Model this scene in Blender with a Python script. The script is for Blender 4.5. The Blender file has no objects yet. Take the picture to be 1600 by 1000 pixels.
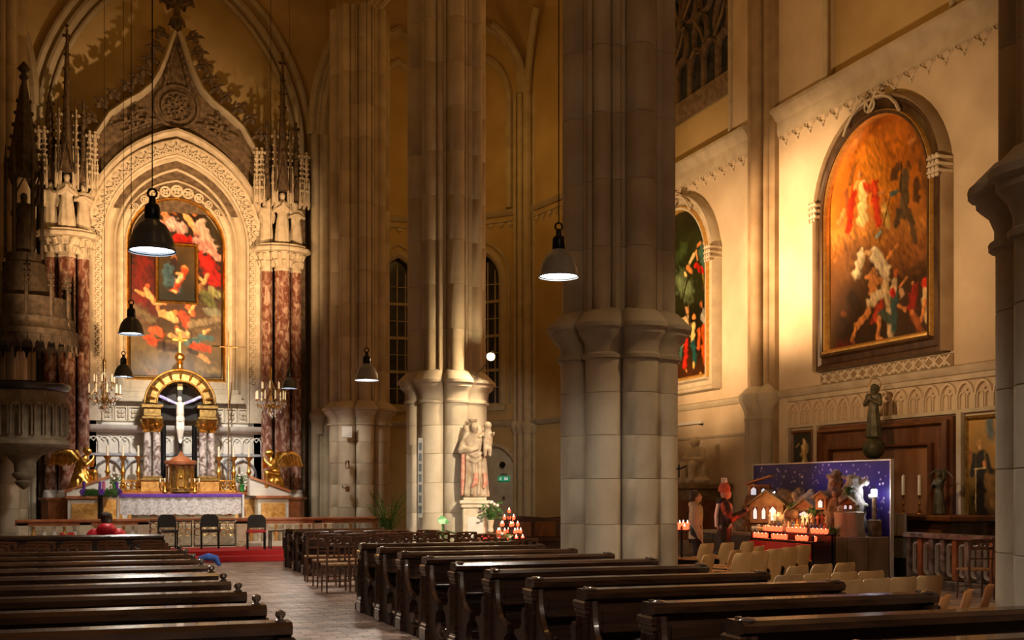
import bpy, bmesh, math, random
import numpy as np
from math import sin, cos, tan, pi, radians, sqrt, atan, atan2
from mathutils import Matrix, Vector

SC = bpy.context.scene
COL = SC.collection
random.seed(7)

# ------------------------------------------------------------------ camera
FPX, ANG, HZ, EYE = 1800.0, radians(19.9), 766.0, 1.65
SA, CA = sin(ANG), cos(ANG)
cam_d = bpy.data.cameras.new('camera')
cam_d.sensor_width = 36.0
cam_d.lens = 36.0 * FPX / 1600.0
cam_d.shift_y = (HZ - 500.0) / 1600.0
cam_d.clip_start = 0.05
cam = bpy.data.objects.new('camera', cam_d)
COL.objects.link(cam)
cam.location = (0, 0, EYE)
cam.rotation_euler = (pi / 2, 0, -ANG)
SC.camera = cam

# ------------------------------------------------------------------ world and exposure
wd = bpy.data.worlds.new('night')
SC.world = wd
wd.use_nodes = True
wd.node_tree.nodes['Background'].inputs[0].default_value = (0.02, 0.03, 0.06, 1)
wd.node_tree.nodes['Background'].inputs[1].default_value = 0.3
SC.view_settings.view_transform = 'Standard'
SC.view_settings.look = 'None'
SC.view_settings.gamma = 1.0
SC.view_settings.use_curve_mapping = False
SC.view_settings.exposure = 0.0
SC.cycles.use_denoising = True
SC.cycles.max_bounces = 6
SC.cycles.diffuse_bounces = 4
SC.cycles.sample_clamp_indirect = 6.0

PEND_POWER = 300
WARM = (1.0, 0.60, 0.29)
AMBER = (1.0, 0.50, 0.10)
COOL = (1.0, 0.88, 0.72)

def spot(loc, target, power, size=60, blend=0.8, color=WARM, radius=0.15):
    l = bpy.data.lights.new('floodlight', 'SPOT')
    l.energy = power; l.spot_size = radians(size); l.spot_blend = blend
    l.color = color; l.shadow_soft_size = radius
    o = bpy.data.objects.new('spot_beam', l); COL.objects.link(o)
    o.location = loc
    o.rotation_euler = (Vector(target) - Vector(loc)).to_track_quat('-Z', 'Y').to_euler()
    return o

def point(loc, power, color=WARM, radius=0.1):
    l = bpy.data.lights.new('glow', 'POINT')
    l.energy = power; l.color = color; l.shadow_soft_size = radius
    o = bpy.data.objects.new('point_glow', l); COL.objects.link(o); o.location = loc
    return o

# ------------------------------------------------------------------ floodlights of the church and added fill lights; most have no housing
LA = [  # location, target, power, cone, blend, colour
    ((8.3, 23.2, 4.8), (15.2, 22.5, 7.2), 8000, 46, 1.0, WARM),      # wash on the right wall beside the big painting
    ((8.1, 14.9, 4.6), (15.2, 19.6, 7.0), 1500, 75, .9, WARM),       # big painting
    ((8.2, 24.9, 4.6), (15.2, 26.6, 6.6), 4300, 66, 1.0, WARM),      # second painting
    ((6.0, 24.6, 4.4), (2.4, 34.5, 8.8), 6500, 48, .9, WARM),        # altar
    ((-1.4, 24.6, 4.4), (1.9, 34.5, 8.0), 5200, 46, .9, WARM),
    ((2.2, 29.3, 6.5), (2.2, 33.8, 2.4), 1900, 70, .9, (1, .90, .78)), # chancel light over the altar table
    ((8.05, 16.1, 4.5), (7.1, 23.2, 1.8), 3300, 36, .8, (1, .80, .56)), # statue pillar
    ((10.5, 9.0, 9.5), (8.5, 13.0, .5), 1150, 60, .9, (1, .68, .36)),  # added fill on the seats of the right aisle
    ((9.0, 15.6, 5.0), (15.2, 17.0, 1.8), 500, 40, .9, (1, .66, .36)),  # added to brighten the chapel pictures
    ((2.2, -3.0, 8.0), (5.0, 14.0, 1.5), 450, 75, .9, (1, .84, .66), .6),  # added soft fill from behind the camera, no lamp seen
    ((10.6, 30.0, 5.0), (13.6, 39.0, 2.2), 420, 50, .9, (1, .76, .52)), # added to lift the dim aisle end door
]
for a in LA: spot(*a)
point((7.72, 22.52, 4.44), 140, (1, .74, .42), .05)                  # the star-like lamp over the statue
for y in (2, 12, 21, 30):
    point((2.25, y, 13.5), 75, AMBER, .5)  # unseen ambient fill added high in the nave
for y in (6, 19.7, 29, 36): point((11.2, y, 13.0), 85, AMBER, .5)  # same added ambient fill, high in the right aisle


# ------------------------------------------------------------------ pixel to place helpers (used only to measure the photograph)
def ray(px):
    u = (px - 800.0) / FPX
    return SA + CA * u, CA - SA * u
def atD(px, py, d):
    dx, dy = ray(px); return Vector((d * dx, d * dy, EYE - (py - HZ) * d / FPX))
def atY(px, py, Y):
    return atD(px, py, Y / ray(px)[1])
def atX(px, py, X):
    return atD(px, py, X / ray(px)[0])
def atZ(px, py, Z):
    return atD(px, py, (EYE - Z) * FPX / (py - HZ))

# ------------------------------------------------------------------ materials
MATS = {}
def mat(name, c1, c2=None, rough=0.7, metal=0.0, scale=4.0, detail=4.0, bump=0.0, bscale=None,
        vary=0.0, stretch=(1, 1, 1), emit=None, estr=1.0, alpha=None, trans=0.0, coat=0.0, contrast=(0.35, 0.65), kind='noise', dist=0.0, spec=0.5):
    m = bpy.data.materials.new(name); m.use_nodes = True
    nt = m.node_tree; N = nt.nodes; L = nt.links
    b = N['Principled BSDF']
    b.inputs['Roughness'].default_value = rough
    b.inputs['Metallic'].default_value = metal
    b.inputs['Specular IOR Level'].default_value = spec
    b.inputs['Coat Weight'].default_value = coat
    if trans: b.inputs['Transmission Weight'].default_value = trans
    tc = N.new('ShaderNodeTexCoord'); mp = N.new('ShaderNodeMapping')
    L.new(tc.outputs['Object'], mp.inputs[0]); mp.inputs['Scale'].default_value = stretch
    if vary:
        oi = N.new('ShaderNodeObjectInfo')
        ad = N.new('ShaderNodeVectorMath'); ad.operation = 'SCALE'; ad.inputs[3].default_value = 13.0
        cx = N.new('ShaderNodeCombineXYZ')
        for k in range(3): L.new(oi.outputs['Random'], cx.inputs[k])
        L.new(cx.outputs[0], ad.inputs[0]); L.new(ad.outputs[0], mp.inputs['Location'])
    out = None
    if c2 is None: c2 = c1
    if kind == 'voronoi':
        tx = N.new('ShaderNodeTexVoronoi'); tx.inputs['Scale'].default_value = scale
        fac = tx.outputs['Distance']
    elif kind == 'wave':
        tx = N.new('ShaderNodeTexWave'); tx.inputs['Scale'].default_value = scale
        tx.inputs['Distortion'].default_value = dist; tx.inputs['Detail'].default_value = detail
        fac = tx.outputs['Fac']
    else:
        tx = N.new('ShaderNodeTexNoise'); tx.inputs['Scale'].default_value = scale
        tx.inputs['Detail'].default_value = detail; tx.inputs['Distortion'].default_value = dist
        fac = tx.outputs['Fac']
    L.new(mp.outputs[0], tx.inputs['Vector'])
    cr = N.new('ShaderNodeValToRGB')
    cr.color_ramp.elements[0].position, cr.color_ramp.elements[1].position = contrast
    cr.color_ramp.elements[0].color = (*c1, 1); cr.color_ramp.elements[1].color = (*c2, 1)
    L.new(fac, cr.inputs[0]); out = cr.outputs[0]
    if vary:
        hs = N.new('ShaderNodeHueSaturation')
        mr = N.new('ShaderNodeMapRange'); mr.inputs[3].default_value = 1 - vary; mr.inputs[4].default_value = 1 + vary
        L.new(oi.outputs['Random'], mr.inputs[0]); L.new(mr.outputs[0], hs.inputs['Value'])
        mr2 = N.new('ShaderNodeMath'); mr2.operation = 'MULTIPLY_ADD'; mr2.inputs[1].default_value = vary * .9; mr2.inputs[2].default_value = 1 - vary * .45
        fr = N.new('ShaderNodeMath'); fr.operation = 'FRACT'; m7 = N.new('ShaderNodeMath'); m7.operation = 'MULTIPLY'; m7.inputs[1].default_value = 7.31
        L.new(oi.outputs['Random'], m7.inputs[0]); L.new(m7.outputs[0], fr.inputs[0]); L.new(fr.outputs[0], mr2.inputs[0]); L.new(mr2.outputs[0], hs.inputs['Saturation'])
        L.new(out, hs.inputs['Color']); out = hs.outputs[0]
    L.new(out, b.inputs['Base Color'])
    if bump:
        t2 = N.new('ShaderNodeTexNoise'); t2.inputs['Scale'].default_value = bscale or scale * 3; t2.inputs['Detail'].default_value = 3
        L.new(mp.outputs[0], t2.inputs['Vector'])
        bp = N.new('ShaderNodeBump'); bp.inputs['Strength'].default_value = bump; bp.inputs['Distance'].default_value = 0.02
        L.new(t2.outputs['Fac'], bp.inputs['Height']); L.new(bp.outputs[0], b.inputs['Normal'])
    if emit:
        b.inputs['Emission Color'].default_value = (*emit, 1); b.inputs['Emission Strength'].default_value = estr
    MATS[name] = m
    return m

STONE = mat('pillar_sandstone', (.40, .33, .24), (.52, .45, .34), .85, scale=1.6, bump=.25, bscale=22, vary=.16)
STONEU = mat('pillar_shaft_stone', (.38, .30, .20), (.50, .42, .30), .85, scale=1.2, bump=.2, bscale=20, vary=.07)
STONE2 = mat('grey_sandstone', (.42, .36, .27), (.55, .49, .38), .85, scale=1.3, bump=.2, bscale=18)
BRST = mat('brown_shaft_stone', (.26, .18, .10), (.38, .28, .17), .85, scale=1.5, bump=.2, bscale=20)
GOLDP = mat('gilded_wood', (.75, .42, .10), (.92, .58, .18), .35, metal=.55, scale=10)
CARVED = mat('carved_limestone', (.50, .42, .30), (.64, .56, .43), .8, scale=5, bump=.2, bscale=30)
FRAMEW = mat('dark_frame_wood', (.045, .022, .010), (.10, .055, .025), .35, scale=6, stretch=(1, 1, .3))
CARVDK = mat('shaded_carved_stone', (.07, .045, .025), (.17, .115, .065), .75, scale=7, bump=.3, bscale=30)  # carved limestone coloured darker for the shade on the altar crown
PLAST = mat('cream_plaster', (.56, .45, .31), (.70, .58, .42), .9, scale=.9, detail=6, bump=.15, bscale=6)
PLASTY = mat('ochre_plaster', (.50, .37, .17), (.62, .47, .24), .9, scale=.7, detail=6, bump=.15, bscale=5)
PALE = mat('pale_painted_stone', (.58, .55, .50), (.70, .68, .62), .7, scale=3, bump=.08)
LEDGE = mat('moulded_stone', (.46, .39, .28), (.58, .51, .38), .85, scale=2.5, bump=.2, bscale=20)
MARBLE = mat('red_veined_marble', (.20, .075, .05), (.58, .40, .31), .25, scale=5.5, detail=9, contrast=(.44, .66), dist=.8, stretch=(1.4, 1.4, .8))
MARBLE2 = mat('grey_veined_marble', (.17, .11, .09), (.62, .56, .52), .2, scale=6, detail=8, contrast=(.40, .62), dist=1.4)
RMARB = mat('rust_marble', (.30, .09, .03), (.44, .17, .07), .3, scale=5, detail=6)
YMARB = mat('yellow_marble', (.45, .20, .04), (.70, .40, .12), .3, scale=7, detail=6, dist=.8)
GOLD = mat('polished_gilding', (.62, .34, .06), (.95, .60, .16), .28, metal=1.0, scale=10, bump=.25, bscale=40)
GOLDD = mat('dull_gilding', (.22, .13, .04), (.45, .29, .09), .45, metal=.85, scale=12, bump=.3, bscale=40)
BRASS = mat('brass', (.75, .5, .18), (.85, .62, .28), .25, metal=1.0)
WOODK = mat('dark_pew_oak', (.018, .008, .005), (.05, .022, .012), .27, scale=5, detail=6, stretch=(.3, 2.5, 3), coat=.5, bump=.04, bscale=30, dist=1)
WOODR = mat('matt_pew_oak', (.018, .008, .005), (.045, .02, .011), .6, scale=5, detail=6, stretch=(.3, 2.5, 3), bump=.04, bscale=30, dist=1, spec=.2)
WOODT = mat('worn_pew_rail', (.018, .008, .005), (.06, .026, .012), .27, scale=3, detail=7, stretch=(.6, 4, 3), coat=.4, dist=1)
WOODB = mat('brown_oak', (.10, .035, .012), (.20, .075, .026), .4, scale=4, detail=6, stretch=(1, 1, .25), dist=1.5)
WOODC = mat('bentwood_brown', (.06, .022, .010), (.13, .05, .02), .3, scale=6, detail=5, coat=.4)
PLY = mat('pale_varnished_plywood', (.42, .24, .09), (.62, .40, .18), .38, scale=3, detail=6, stretch=(1, 1, .2), vary=.07)
PLYO = mat('orange_plywood', (.50, .20, .06), (.66, .30, .10), .38, scale=3, detail=6, stretch=(1, 1, .2))
BLACK = mat('black_metal', (.012, .012, .013), (.02, .02, .02), .35, metal=.6)
BLKW = mat('black_lacquer', (.012, .010, .010), (.03, .025, .022), .3, coat=.3)
ENAM = mat('lamp_enamel', (.05, .06, .07), (.08, .09, .10), .3, spec=.6)
ENAMG = mat('grey_lamp_enamel', (.24, .24, .22), (.32, .32, .30), .35)
ENAMW = mat('white_lamp_lining', (.8, .8, .8), (.85, .85, .85), .5)
LAMPW = mat('lamp_diffuser', (.9, .9, .9), (.9, .9, .9), .5, emit=(.93, .95, 1), estr=22)
TILE = mat('floor_tile_clay', (.22, .15, .12), (.50, .39, .33), .33, scale=2.2, detail=5, vary=.32, bump=.1, bscale=20)
GROUT = mat('floor_mortar', (.07, .05, .04), (.12, .09, .07), .8, scale=8)
CARPET = mat('red_carpet', (.35, .012, .015), (.46, .02, .022), .95, scale=60, bump=.2)
GLASSN = mat('night_window_pane', (.015, .02, .03), (.05, .06, .08), .12, scale=2, spec=.6)
PAINTW = mat('white_paint', (.72, .70, .66), (.78, .76, .72), .5, scale=3)
WHITE = mat('white_cloth', (.78, .76, .78), (.84, .83, .84), .85, scale=20)
LEAF = mat('green_leaf', (.02, .07, .012), (.05, .16, .03), .4, scale=8)
LEAFB = mat('bright_green_leaf', (.02, .20, .03), (.04, .34, .06), .35, scale=8)
RED = mat('red_fabric', (.42, .01, .012), (.52, .02, .02), .6, scale=20)
SKIN = mat('skin', (.50, .27, .17), (.56, .31, .21), .55, scale=10)

# ------------------------------------------------------------------ mesh builder
MESHMAT = {}
class MB:
    def __init__(s): s.v = []; s.f = []; s.M = Matrix.Identity(4)
    def add(s, vs, fs):
        n = len(s.v); M = s.M
        s.v += [tuple(M @ Vector(p)) for p in vs]
        s.f += [tuple(i + n for i in f) for f in fs]
        return s
    def box(s, x0, x1, y0, y1, z0, z1, c=0.0):
        if c <= 0:
            vs = [(x, y, z) for z in (z0, z1) for y in (y0, y1) for x in (x0, x1)]
            return s.add(vs, [(0, 2, 3, 1), (4, 5, 7, 6), (0, 1, 5, 4), (2, 6, 7, 3), (0, 4, 6, 2), (1, 3, 7, 5)])
        R = []
        for z, i in ((z0, c), (z0 + c, 0), (z1 - c, 0), (z1, c)):
            R.append([(x0 + i, y0 + i, z), (x1 - i, y0 + i, z), (x1 - i, y1 - i, z), (x0 + i, y1 - i, z)])
        return s.rings(R)
    def rings(s, R, closed=True, cap0=True, cap1=True):
        n = len(R[0]); vs = [p for r in R for p in r]; fs = []
        m = n if closed else n - 1
        for k in range(len(R) - 1):
            for i in range(m):
                j = (i + 1) % n
                fs.append((k * n + i, k * n + j, (k + 1) * n + j, (k + 1) * n + i))
        if closed and cap0: fs.append(tuple(range(n - 1, -1, -1)))
        if closed and cap1: fs.append(tuple((len(R) - 1) * n + i for i in range(n)))
        return s.add(vs, fs)
    def lathe(s, prof, n=12, c=(0, 0, 0), sx=1, sy=1, wav=None, a0=0, a1=2 * pi, cap=True):
        R = []
        full = abs(a1 - a0 - 2 * pi) < 1e-6
        m = n if full else n + 1
        for r, z in prof:
            ring = []
            for i in range(m):
                t = a0 + (a1 - a0) * i / n
                q = r * (wav(t, z) if wav else 1)
                ring.append((c[0] + q * cos(t) * sx, c[1] + q * sin(t) * sy, c[2] + z))
            R.append(ring)
        return s.rings(R, closed=full, cap0=cap, cap1=cap)
    def cyl(s, p, q, r0, r1=None, n=8):
        if r1 is None: r1 = r0
        p = Vector(p); q = Vector(q); d = (q - p)
        if d.length < 1e-7: return s
        d.normalize(); a = d.orthogonal().normalized(); b = d.cross(a)
        R = [[tuple(c + a * (r * cos(2 * pi * i / n)) + b * (r * sin(2 * pi * i / n))) for i in range(n)] for c, r in ((p, r0), (q, r1))]
        return s.rings(R)
    def tube(s, pts, r, n=6, closed=False):
        P = [Vector(p) for p in pts]; R = []; k = len(P)
        rr = r if isinstance(r, (list, tuple)) else [r] * k
        up = None
        for i in range(k):
            if closed: d = P[(i + 1) % k] - P[i - 1]
            else: d = P[min(i + 1, k - 1)] - P[max(i - 1, 0)]
            if d.length < 1e-9: d = Vector((0, 0, 1))
            d.normalize()
            if up is None: up = d.orthogonal().normalized()
            up = (up - d * up.dot(d))
            up = up.normalized() if up.length > 1e-6 else d.orthogonal().normalized()
            b = d.cross(up)
            R.append([tuple(P[i] + up * (rr[i] * cos(2 * pi * j / n)) + b * (rr[i] * sin(2 * pi * j / n))) for j in range(n)])
        if closed: R.append(R[0]); return s.rings(R, cap0=False, cap1=False)
        return s.rings(R)
    def ball(s, c, r, n=8, m=6, s3=(1, 1, 1)):
        prof = [(max(1e-4, r * sin(pi * k / m)), -r * cos(pi * k / m)) for k in range(m + 1)]
        R = [[(c[0] + a * cos(2 * pi * i / n) * s3[0], c[1] + a * sin(2 * pi * i / n) * s3[1], c[2] + z * s3[2]) for i in range(n)] for a, z in prof]
        return s.rings(R)
    def prism(s, poly, O, U, V, W, t):
        """polygon (u,v) in the plane O+uU+vV, thickened t along W"""
        O, U, V, W = map(Vector, (O, U, V, W))
        R = [[tuple(O + U * a + V * b + W * w) for a, b in poly] for w in (0, t)]
        return s.rings(R)
    def sweep(s, path, prof, O, U, V, W, closed=False):
        """planar path (u,v); profile (a,b): a along the path's left normal, b along W"""
        O, U, V, W = map(Vector, (O, U, V, W)); k = len(path); R = []
        for i in range(k):
            if closed: p0, p1 = path[i - 1], path[(i + 1) % k]
            else: p0, p1 = path[max(i - 1, 0)], path[min(i + 1, k - 1)]
            if 0 < i < k - 1 or closed:
                a = Vector((path[i][0] - p0[0], path[i][1] - p0[1])); b = Vector((p1[0] - path[i][0], p1[1] - path[i][1]))
                if a.length < 1e-9: a = b
                if b.length < 1e-9: b = a
                a.normalize(); b.normalize(); t = (a + b)
                t = t.normalized() if t.length > 1e-6 else a
                sc = 1.0 / max(.35, t.dot(a))
            else:
                t = Vector((p1[0] - p0[0], p1[1] - p0[1])).normalized(); sc = 1
            nx, ny = -t.y * sc, t.x * sc
            R.append([tuple(O + U * (path[i][0] + nx * a) + V * (path[i][1] + ny * a) + W * b) for a, b in prof])
        if closed: R.append(R[0])
        return s.rings(R, cap0=not closed, cap1=not closed)
    def mesh(s, name, m, smooth=False):
        me = bpy.data.meshes.new(name)
        me.from_pydata(s.v, [], s.f); me.materials.append(m)
        bm = bmesh.new(); bm.from_mesh(me); bmesh.ops.recalc_face_normals(bm, faces=bm.faces); bm.to_mesh(me); bm.free()
        if smooth:
            me.polygons.foreach_set('use_smooth', [True] * len(me.polygons))
            me.set_sharp_from_angle(angle=radians(42))
        return me
    def build(s, name, m, parent=None, smooth=False, **kw):
        return link(name, s.mesh(name, m, smooth), parent, **kw)

def link(name, data, parent=None, loc=None, rz=None, label=None, cat=None, group=None, kind=None):
    o = bpy.data.objects.new(name, data); COL.objects.link(o)
    if parent is not None: o.parent = parent
    if loc is not None: o.location = loc
    if rz is not None: o.rotation_euler.z = rz
    if label: o['label'] = label
    if cat: o['category'] = cat
    if group: o['group'] = group
    if kind: o['kind'] = kind
    return o
def thing(name, label, cat, loc=(0, 0, 0), rz=0, group=None):
    return link(name, None, None, loc, rz, label, cat, group)
def struct(name, mb, m, smooth=False, label=None, parent=None):
    return mb.build(name, m, parent, smooth, label=label, kind='structure')
def copy_tree(o, loc=None, rz=None, label=None, parent=None):
    c = o.copy(); COL.objects.link(c)
    if parent is not None: c.parent = parent
    if loc is not None: c.location = loc
    if rz is not None: c.rotation_euler.z = rz
    if label: c['label'] = label
    for ch in list(o.children): copy_tree(ch, parent=c)
    return c

def arch_pts(cx, z0, hw, R=None, n=10):
    """pointed arch centre line from left springing over the apex to right springing; R=None -> round"""
    if R is None: return [(cx - hw * cos(pi * i / (2 * n)), z0 + hw * sin(pi * i / (2 * n))) for i in range(2 * n + 1)]
    ta = math.acos((R - hw) / R)
    L = [(cx - hw + R - R * cos(ta * i / n), z0 + R * sin(ta * i / n)) for i in range(n + 1)]
    return L + [(2 * cx - x, z) for x, z in L[-2::-1]]

# moulded rounded figure made of tapered limbs, fused into one continuous skin
def fuse(name, mb, m, parent=None, voxel=0.03, smooth=2, **kw):
    me = mb.mesh(name + '_raw', m)
    tmp = bpy.data.objects.new('tmp', me); COL.objects.link(tmp)
    r = tmp.modifiers.new('r', 'REMESH'); r.mode = 'VOXEL'; r.voxel_size = voxel
    if smooth:
        sm = tmp.modifiers.new('s', 'SMOOTH'); sm.factor = .5; sm.iterations = smooth
    dg = bpy.context.evaluated_depsgraph_get()
    ev = tmp.evaluated_get(dg)
    me2 = bpy.data.meshes.new_from_object(ev); me2.name = name
    me2.polygons.foreach_set('use_smooth', [True] * len(me2.polygons))
    if not me2.materials: me2.materials.append(m)
    bpy.data.objects.remove(tmp)
    return link(name, me2, parent, **kw)
def limb(mb, pts, rs, n=10):
    for (p, r), (q, s) in zip(list(zip(pts, rs))[:-1], list(zip(pts, rs))[1:]):
        mb.cyl(p, q, r, s, n)
    for p, r in zip(pts, rs): mb.ball(p, r, n, 8)

# ------------------------------------------------------------------ the place: dimensions
XC, RP = 7.2, 0.89            # arcade line and pillar radius
PY = [6.53, 15.29, 24.05, 32.81]
XW = 15.2                     # right aisle wall
NX = 2.25                     # nave axis
XL0 = 2 * NX - XC             # left arcade
Z_LEDGE = 3.95
Z_TOP = 21.3

# floor slab under the tiles
mb = MB(); mb.box(-12, 17, -4, 46, -.30, -.02)
floor = struct('floor', mb, GROUT, label='worn clay floor of the church with mortar joints')
# tiles: staggered rectangular clay pavers; the nearest are single pieces
tl, tw = .30, .15
tmesh = []
for k in range(6):
    t = MB(); j = random.uniform
    t.rings([[( -tl/2+.004, -tw/2+.004, -.02), (tl/2-.004, -tw/2+.004, -.02), (tl/2-.004, tw/2-.004, -.02), (-tl/2+.004, tw/2-.004, -.02)],
             [( -tl/2+.004, -tw/2+.004, -.002), (tl/2-.004, -tw/2+.004, -.002+j(-.002, .002)), (tl/2-.004, tw/2-.004, -.002), (-tl/2+.004, tw/2-.004, -.002+j(-.002, .002))],
             [( -tl/2+.009, -tw/2+.009, .0), (tl/2-.009, -tw/2+.009, .001), (tl/2-.009, tw/2-.009, .0), (-tl/2+.009, tw/2-.009, .001)]])
    tmesh.append(t.mesh('floor_tile', TILE))
cells = []
r = 0
y = 4.4
while y < 27.0:
    x = -12.0 + (r % 2) * tl / 2
    while x < 16.6:
        cells.append((x, y)); x += tl
    y += tw; r += 1
vis = [c for c in cells if 1.0 < c[0] < 3.6 and c[1] > 8.2]
vis.sort(key=lambda c: c[1]); near = set(vis[:295])
for c in near:
    o = link('floor_tile', random.choice(tmesh), floor); o.location = (c[0], c[1], 0)
rest = MB()
for c in cells:
    if c in near or not (-1.5 < c[0] < 14.5 or c[1] < 14): continue
    x, yy = c; h = random.uniform(-.003, .001)
    rest.v += [(x-tl/2+.004, yy-tw/2+.004, h), (x+tl/2-.004, yy-tw/2+.004, h), (x+tl/2-.004, yy+tw/2-.004, h), (x-tl/2+.004, yy+tw/2-.004, h)]
    n = len(rest.v); rest.f.append((n-4, n-3, n-2, n-1))
me = bpy.data.meshes.new('tile_field'); me.from_pydata(rest.v, [], rest.f)
ca = me.color_attributes.new('tone', 'FLOAT_COLOR', 'CORNER')
tone = np.repeat(np.random.RandomState(3).rand(len(rest.f)), 4)
ca.data.foreach_set('color', np.stack([tone, tone, tone, np.ones_like(tone)], 1).ravel())
TILEF = mat('floor_tile_field', (.22, .15, .12), (.50, .39, .33), .33, scale=2.2, detail=5, bump=.1, bscale=20)
nt = TILEF.node_tree; at = nt.nodes.new('ShaderNodeAttribute'); at.attribute_name = 'tone'
hs = nt.nodes.new('ShaderNodeHueSaturation'); mr = nt.nodes.new('ShaderNodeMapRange'); mr.inputs[3].default_value = .68; mr.inputs[4].default_value = 1.32
bs = nt.nodes['Principled BSDF']; src = bs.inputs['Base Color'].links[0].from_socket
nt.links.new(at.outputs['Fac'], mr.inputs[0]); nt.links.new(mr.outputs[0], hs.inputs['Value']); nt.links.new(src, hs.inputs['Color']); nt.links.new(hs.outputs[0], bs.inputs['Base Color'])
me.materials.append(TILEF)
link('tile_field', me, floor, kind='stuff')

# outer walls and vault
mb = MB(); mb.box(XW, XW + .5, -4, 33.4, 0, 3.9); mb.box(XW, XW + .5, -4, 33.4, 3.9, 10.6)
# above the cornice: wall with recessed fields
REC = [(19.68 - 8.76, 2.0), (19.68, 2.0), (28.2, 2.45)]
yy = -4
for c, h in REC:
    mb.box(XW, XW + .5, yy, c - h, 10.6, Z_TOP); yy = c + h
mb.box(XW, XW + .5, yy, 33.4, 10.6, Z_TOP)
struct('wall_right', mb, PLAST, label='cream plastered wall of the right aisle')
mb = MB()
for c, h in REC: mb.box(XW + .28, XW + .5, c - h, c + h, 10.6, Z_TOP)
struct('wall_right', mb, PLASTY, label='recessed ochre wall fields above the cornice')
mb = MB(); mb.box(-10.6, -10.2, -4, 40, 0, Z_TOP)
struct('wall_left', mb, PLAST, label='plastered wall of the left aisle')
mb = MB(); mb.box(-10.6, XW + .5, -4.4, -4, 0, Z_TOP)
struct('wall_back', mb, PLAST, label='plastered entrance wall behind the pews')
# chancel end wall behind the altar, and end walls
YA = 35.6
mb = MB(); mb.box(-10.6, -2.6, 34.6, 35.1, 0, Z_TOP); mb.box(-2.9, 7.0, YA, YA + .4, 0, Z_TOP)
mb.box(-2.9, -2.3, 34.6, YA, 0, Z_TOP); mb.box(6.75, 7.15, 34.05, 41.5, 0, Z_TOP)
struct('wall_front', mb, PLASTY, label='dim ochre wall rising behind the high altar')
# polygonal end of the right aisle
AP = [(XW, 33.4), (14.4, 38.0), (12.0, 40.8), (8.8, 41.0), (6.9, 39)]
def wall_panel(p, q):
    """frame for a wall panel: origin p, U along, V up, W towards the church"""
    P = Vector((p[0], p[1], 0)); Q = Vector((q[0], q[1], 0)); U = (Q - P).normalized(); V = Vector((0, 0, 1))
    W = Vector((-U.y, U.x, 0))
    return P, U, V, W, (Q - P).length
for k in range(4):
    O, U, V, W, Ln = wall_panel(AP[k], AP[k + 1])
    mb = MB()
    if k in (1, 2):
        hw = .62; c = Ln / 2; z0, z1 = 4.75, 9.2
        outl = [(c - hw, z0)] + [(c - hw, z1)] + arch_pts(c, z1, hw, 1.0, 6)[1:-1] + [(c + hw, z1), (c + hw, z0)]
        # left, right, below and above the opening
        mb.prism([(0, 0), (c - hw, 0), (c - hw, Z_TOP), (0, Z_TOP)], O, U, V, -W, .4)
        mb.prism([(c + hw, 0), (Ln, 0), (Ln, Z_TOP), (c + hw, Z_TOP)], O, U, V, -W, .4)
        mb.prism([(c - hw, 0), (c + hw, 0), (c + hw, z0), (c - hw, z0)], O, U, V, -W, .4)
        ap = outl[1:-1]
        mb.prism([(c - hw, Z_TOP)] + ap + [(c + hw, Z_TOP)], O, U, V, -W, .4)
    else:
        mb.prism([(0, 0), (Ln, 0), (Ln, Z_TOP), (0, Z_TOP)], O, U, V, -W, .4)
    struct('wall_front', mb, PLASTY, label='ochre wall panel of the polygonal aisle end')
    if k in (1, 2):
        win = link('window_%d' % k, None, None, kind='structure', label='tall arched night window with gridded panes in the aisle end')
        fr = MB()
        fr.sweep(outl, [(0, -.3), (0, .03), (.12, .10), (.24, .03), (.30, -.02), (.30, -.1)], O, U, V, W)
        fr.sweep(outl, [(.36, -.02), (.40, .06), (.46, .06), (.50, -.02)], O, U, V, W)
        fr.build('window_frame', LEDGE, win, True)
        gl = MB(); gl.prism(outl, O - W * .30, U, V, W, .02); gl.build('pane_backing', GLASSN, win)
        bars = MB()
        for a in (-hw, -hw / 2, 0, hw / 2, hw):
            bars.prism([(c + a - .02, z0), (c + a + .02, z0), (c + a + .02, z1 + (.7 if a == 0 else .4 if abs(a) < .5 else 0)), (c + a - .02, z1 + (.7 if a == 0 else .4 if abs(a) < .5 else 0))], O - W * .28, U, V, W, .05)
        z = z0
        i = 0
        while z < z1 + .3:
            t = .05 if i % 2 == 0 else .015
            bars.prism([(c - hw, z - t), (c + hw, z - t), (c + hw, z + t), (c - hw, z + t)], O - W * .28, U, V, W, .06); z += .62; i += 1
        bars.build('glazing_bar', LEDGE, win)
        sl = MB(); sl.prism([(c - hw - .3, z0 - .25), (c + hw + .3, z0 - .25), (c + hw + .3, z0 - .05), (c - hw - .3, z0 - .05)], O, U, V, W, .12); sl.build('window_sill', LEDGE, win)
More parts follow.
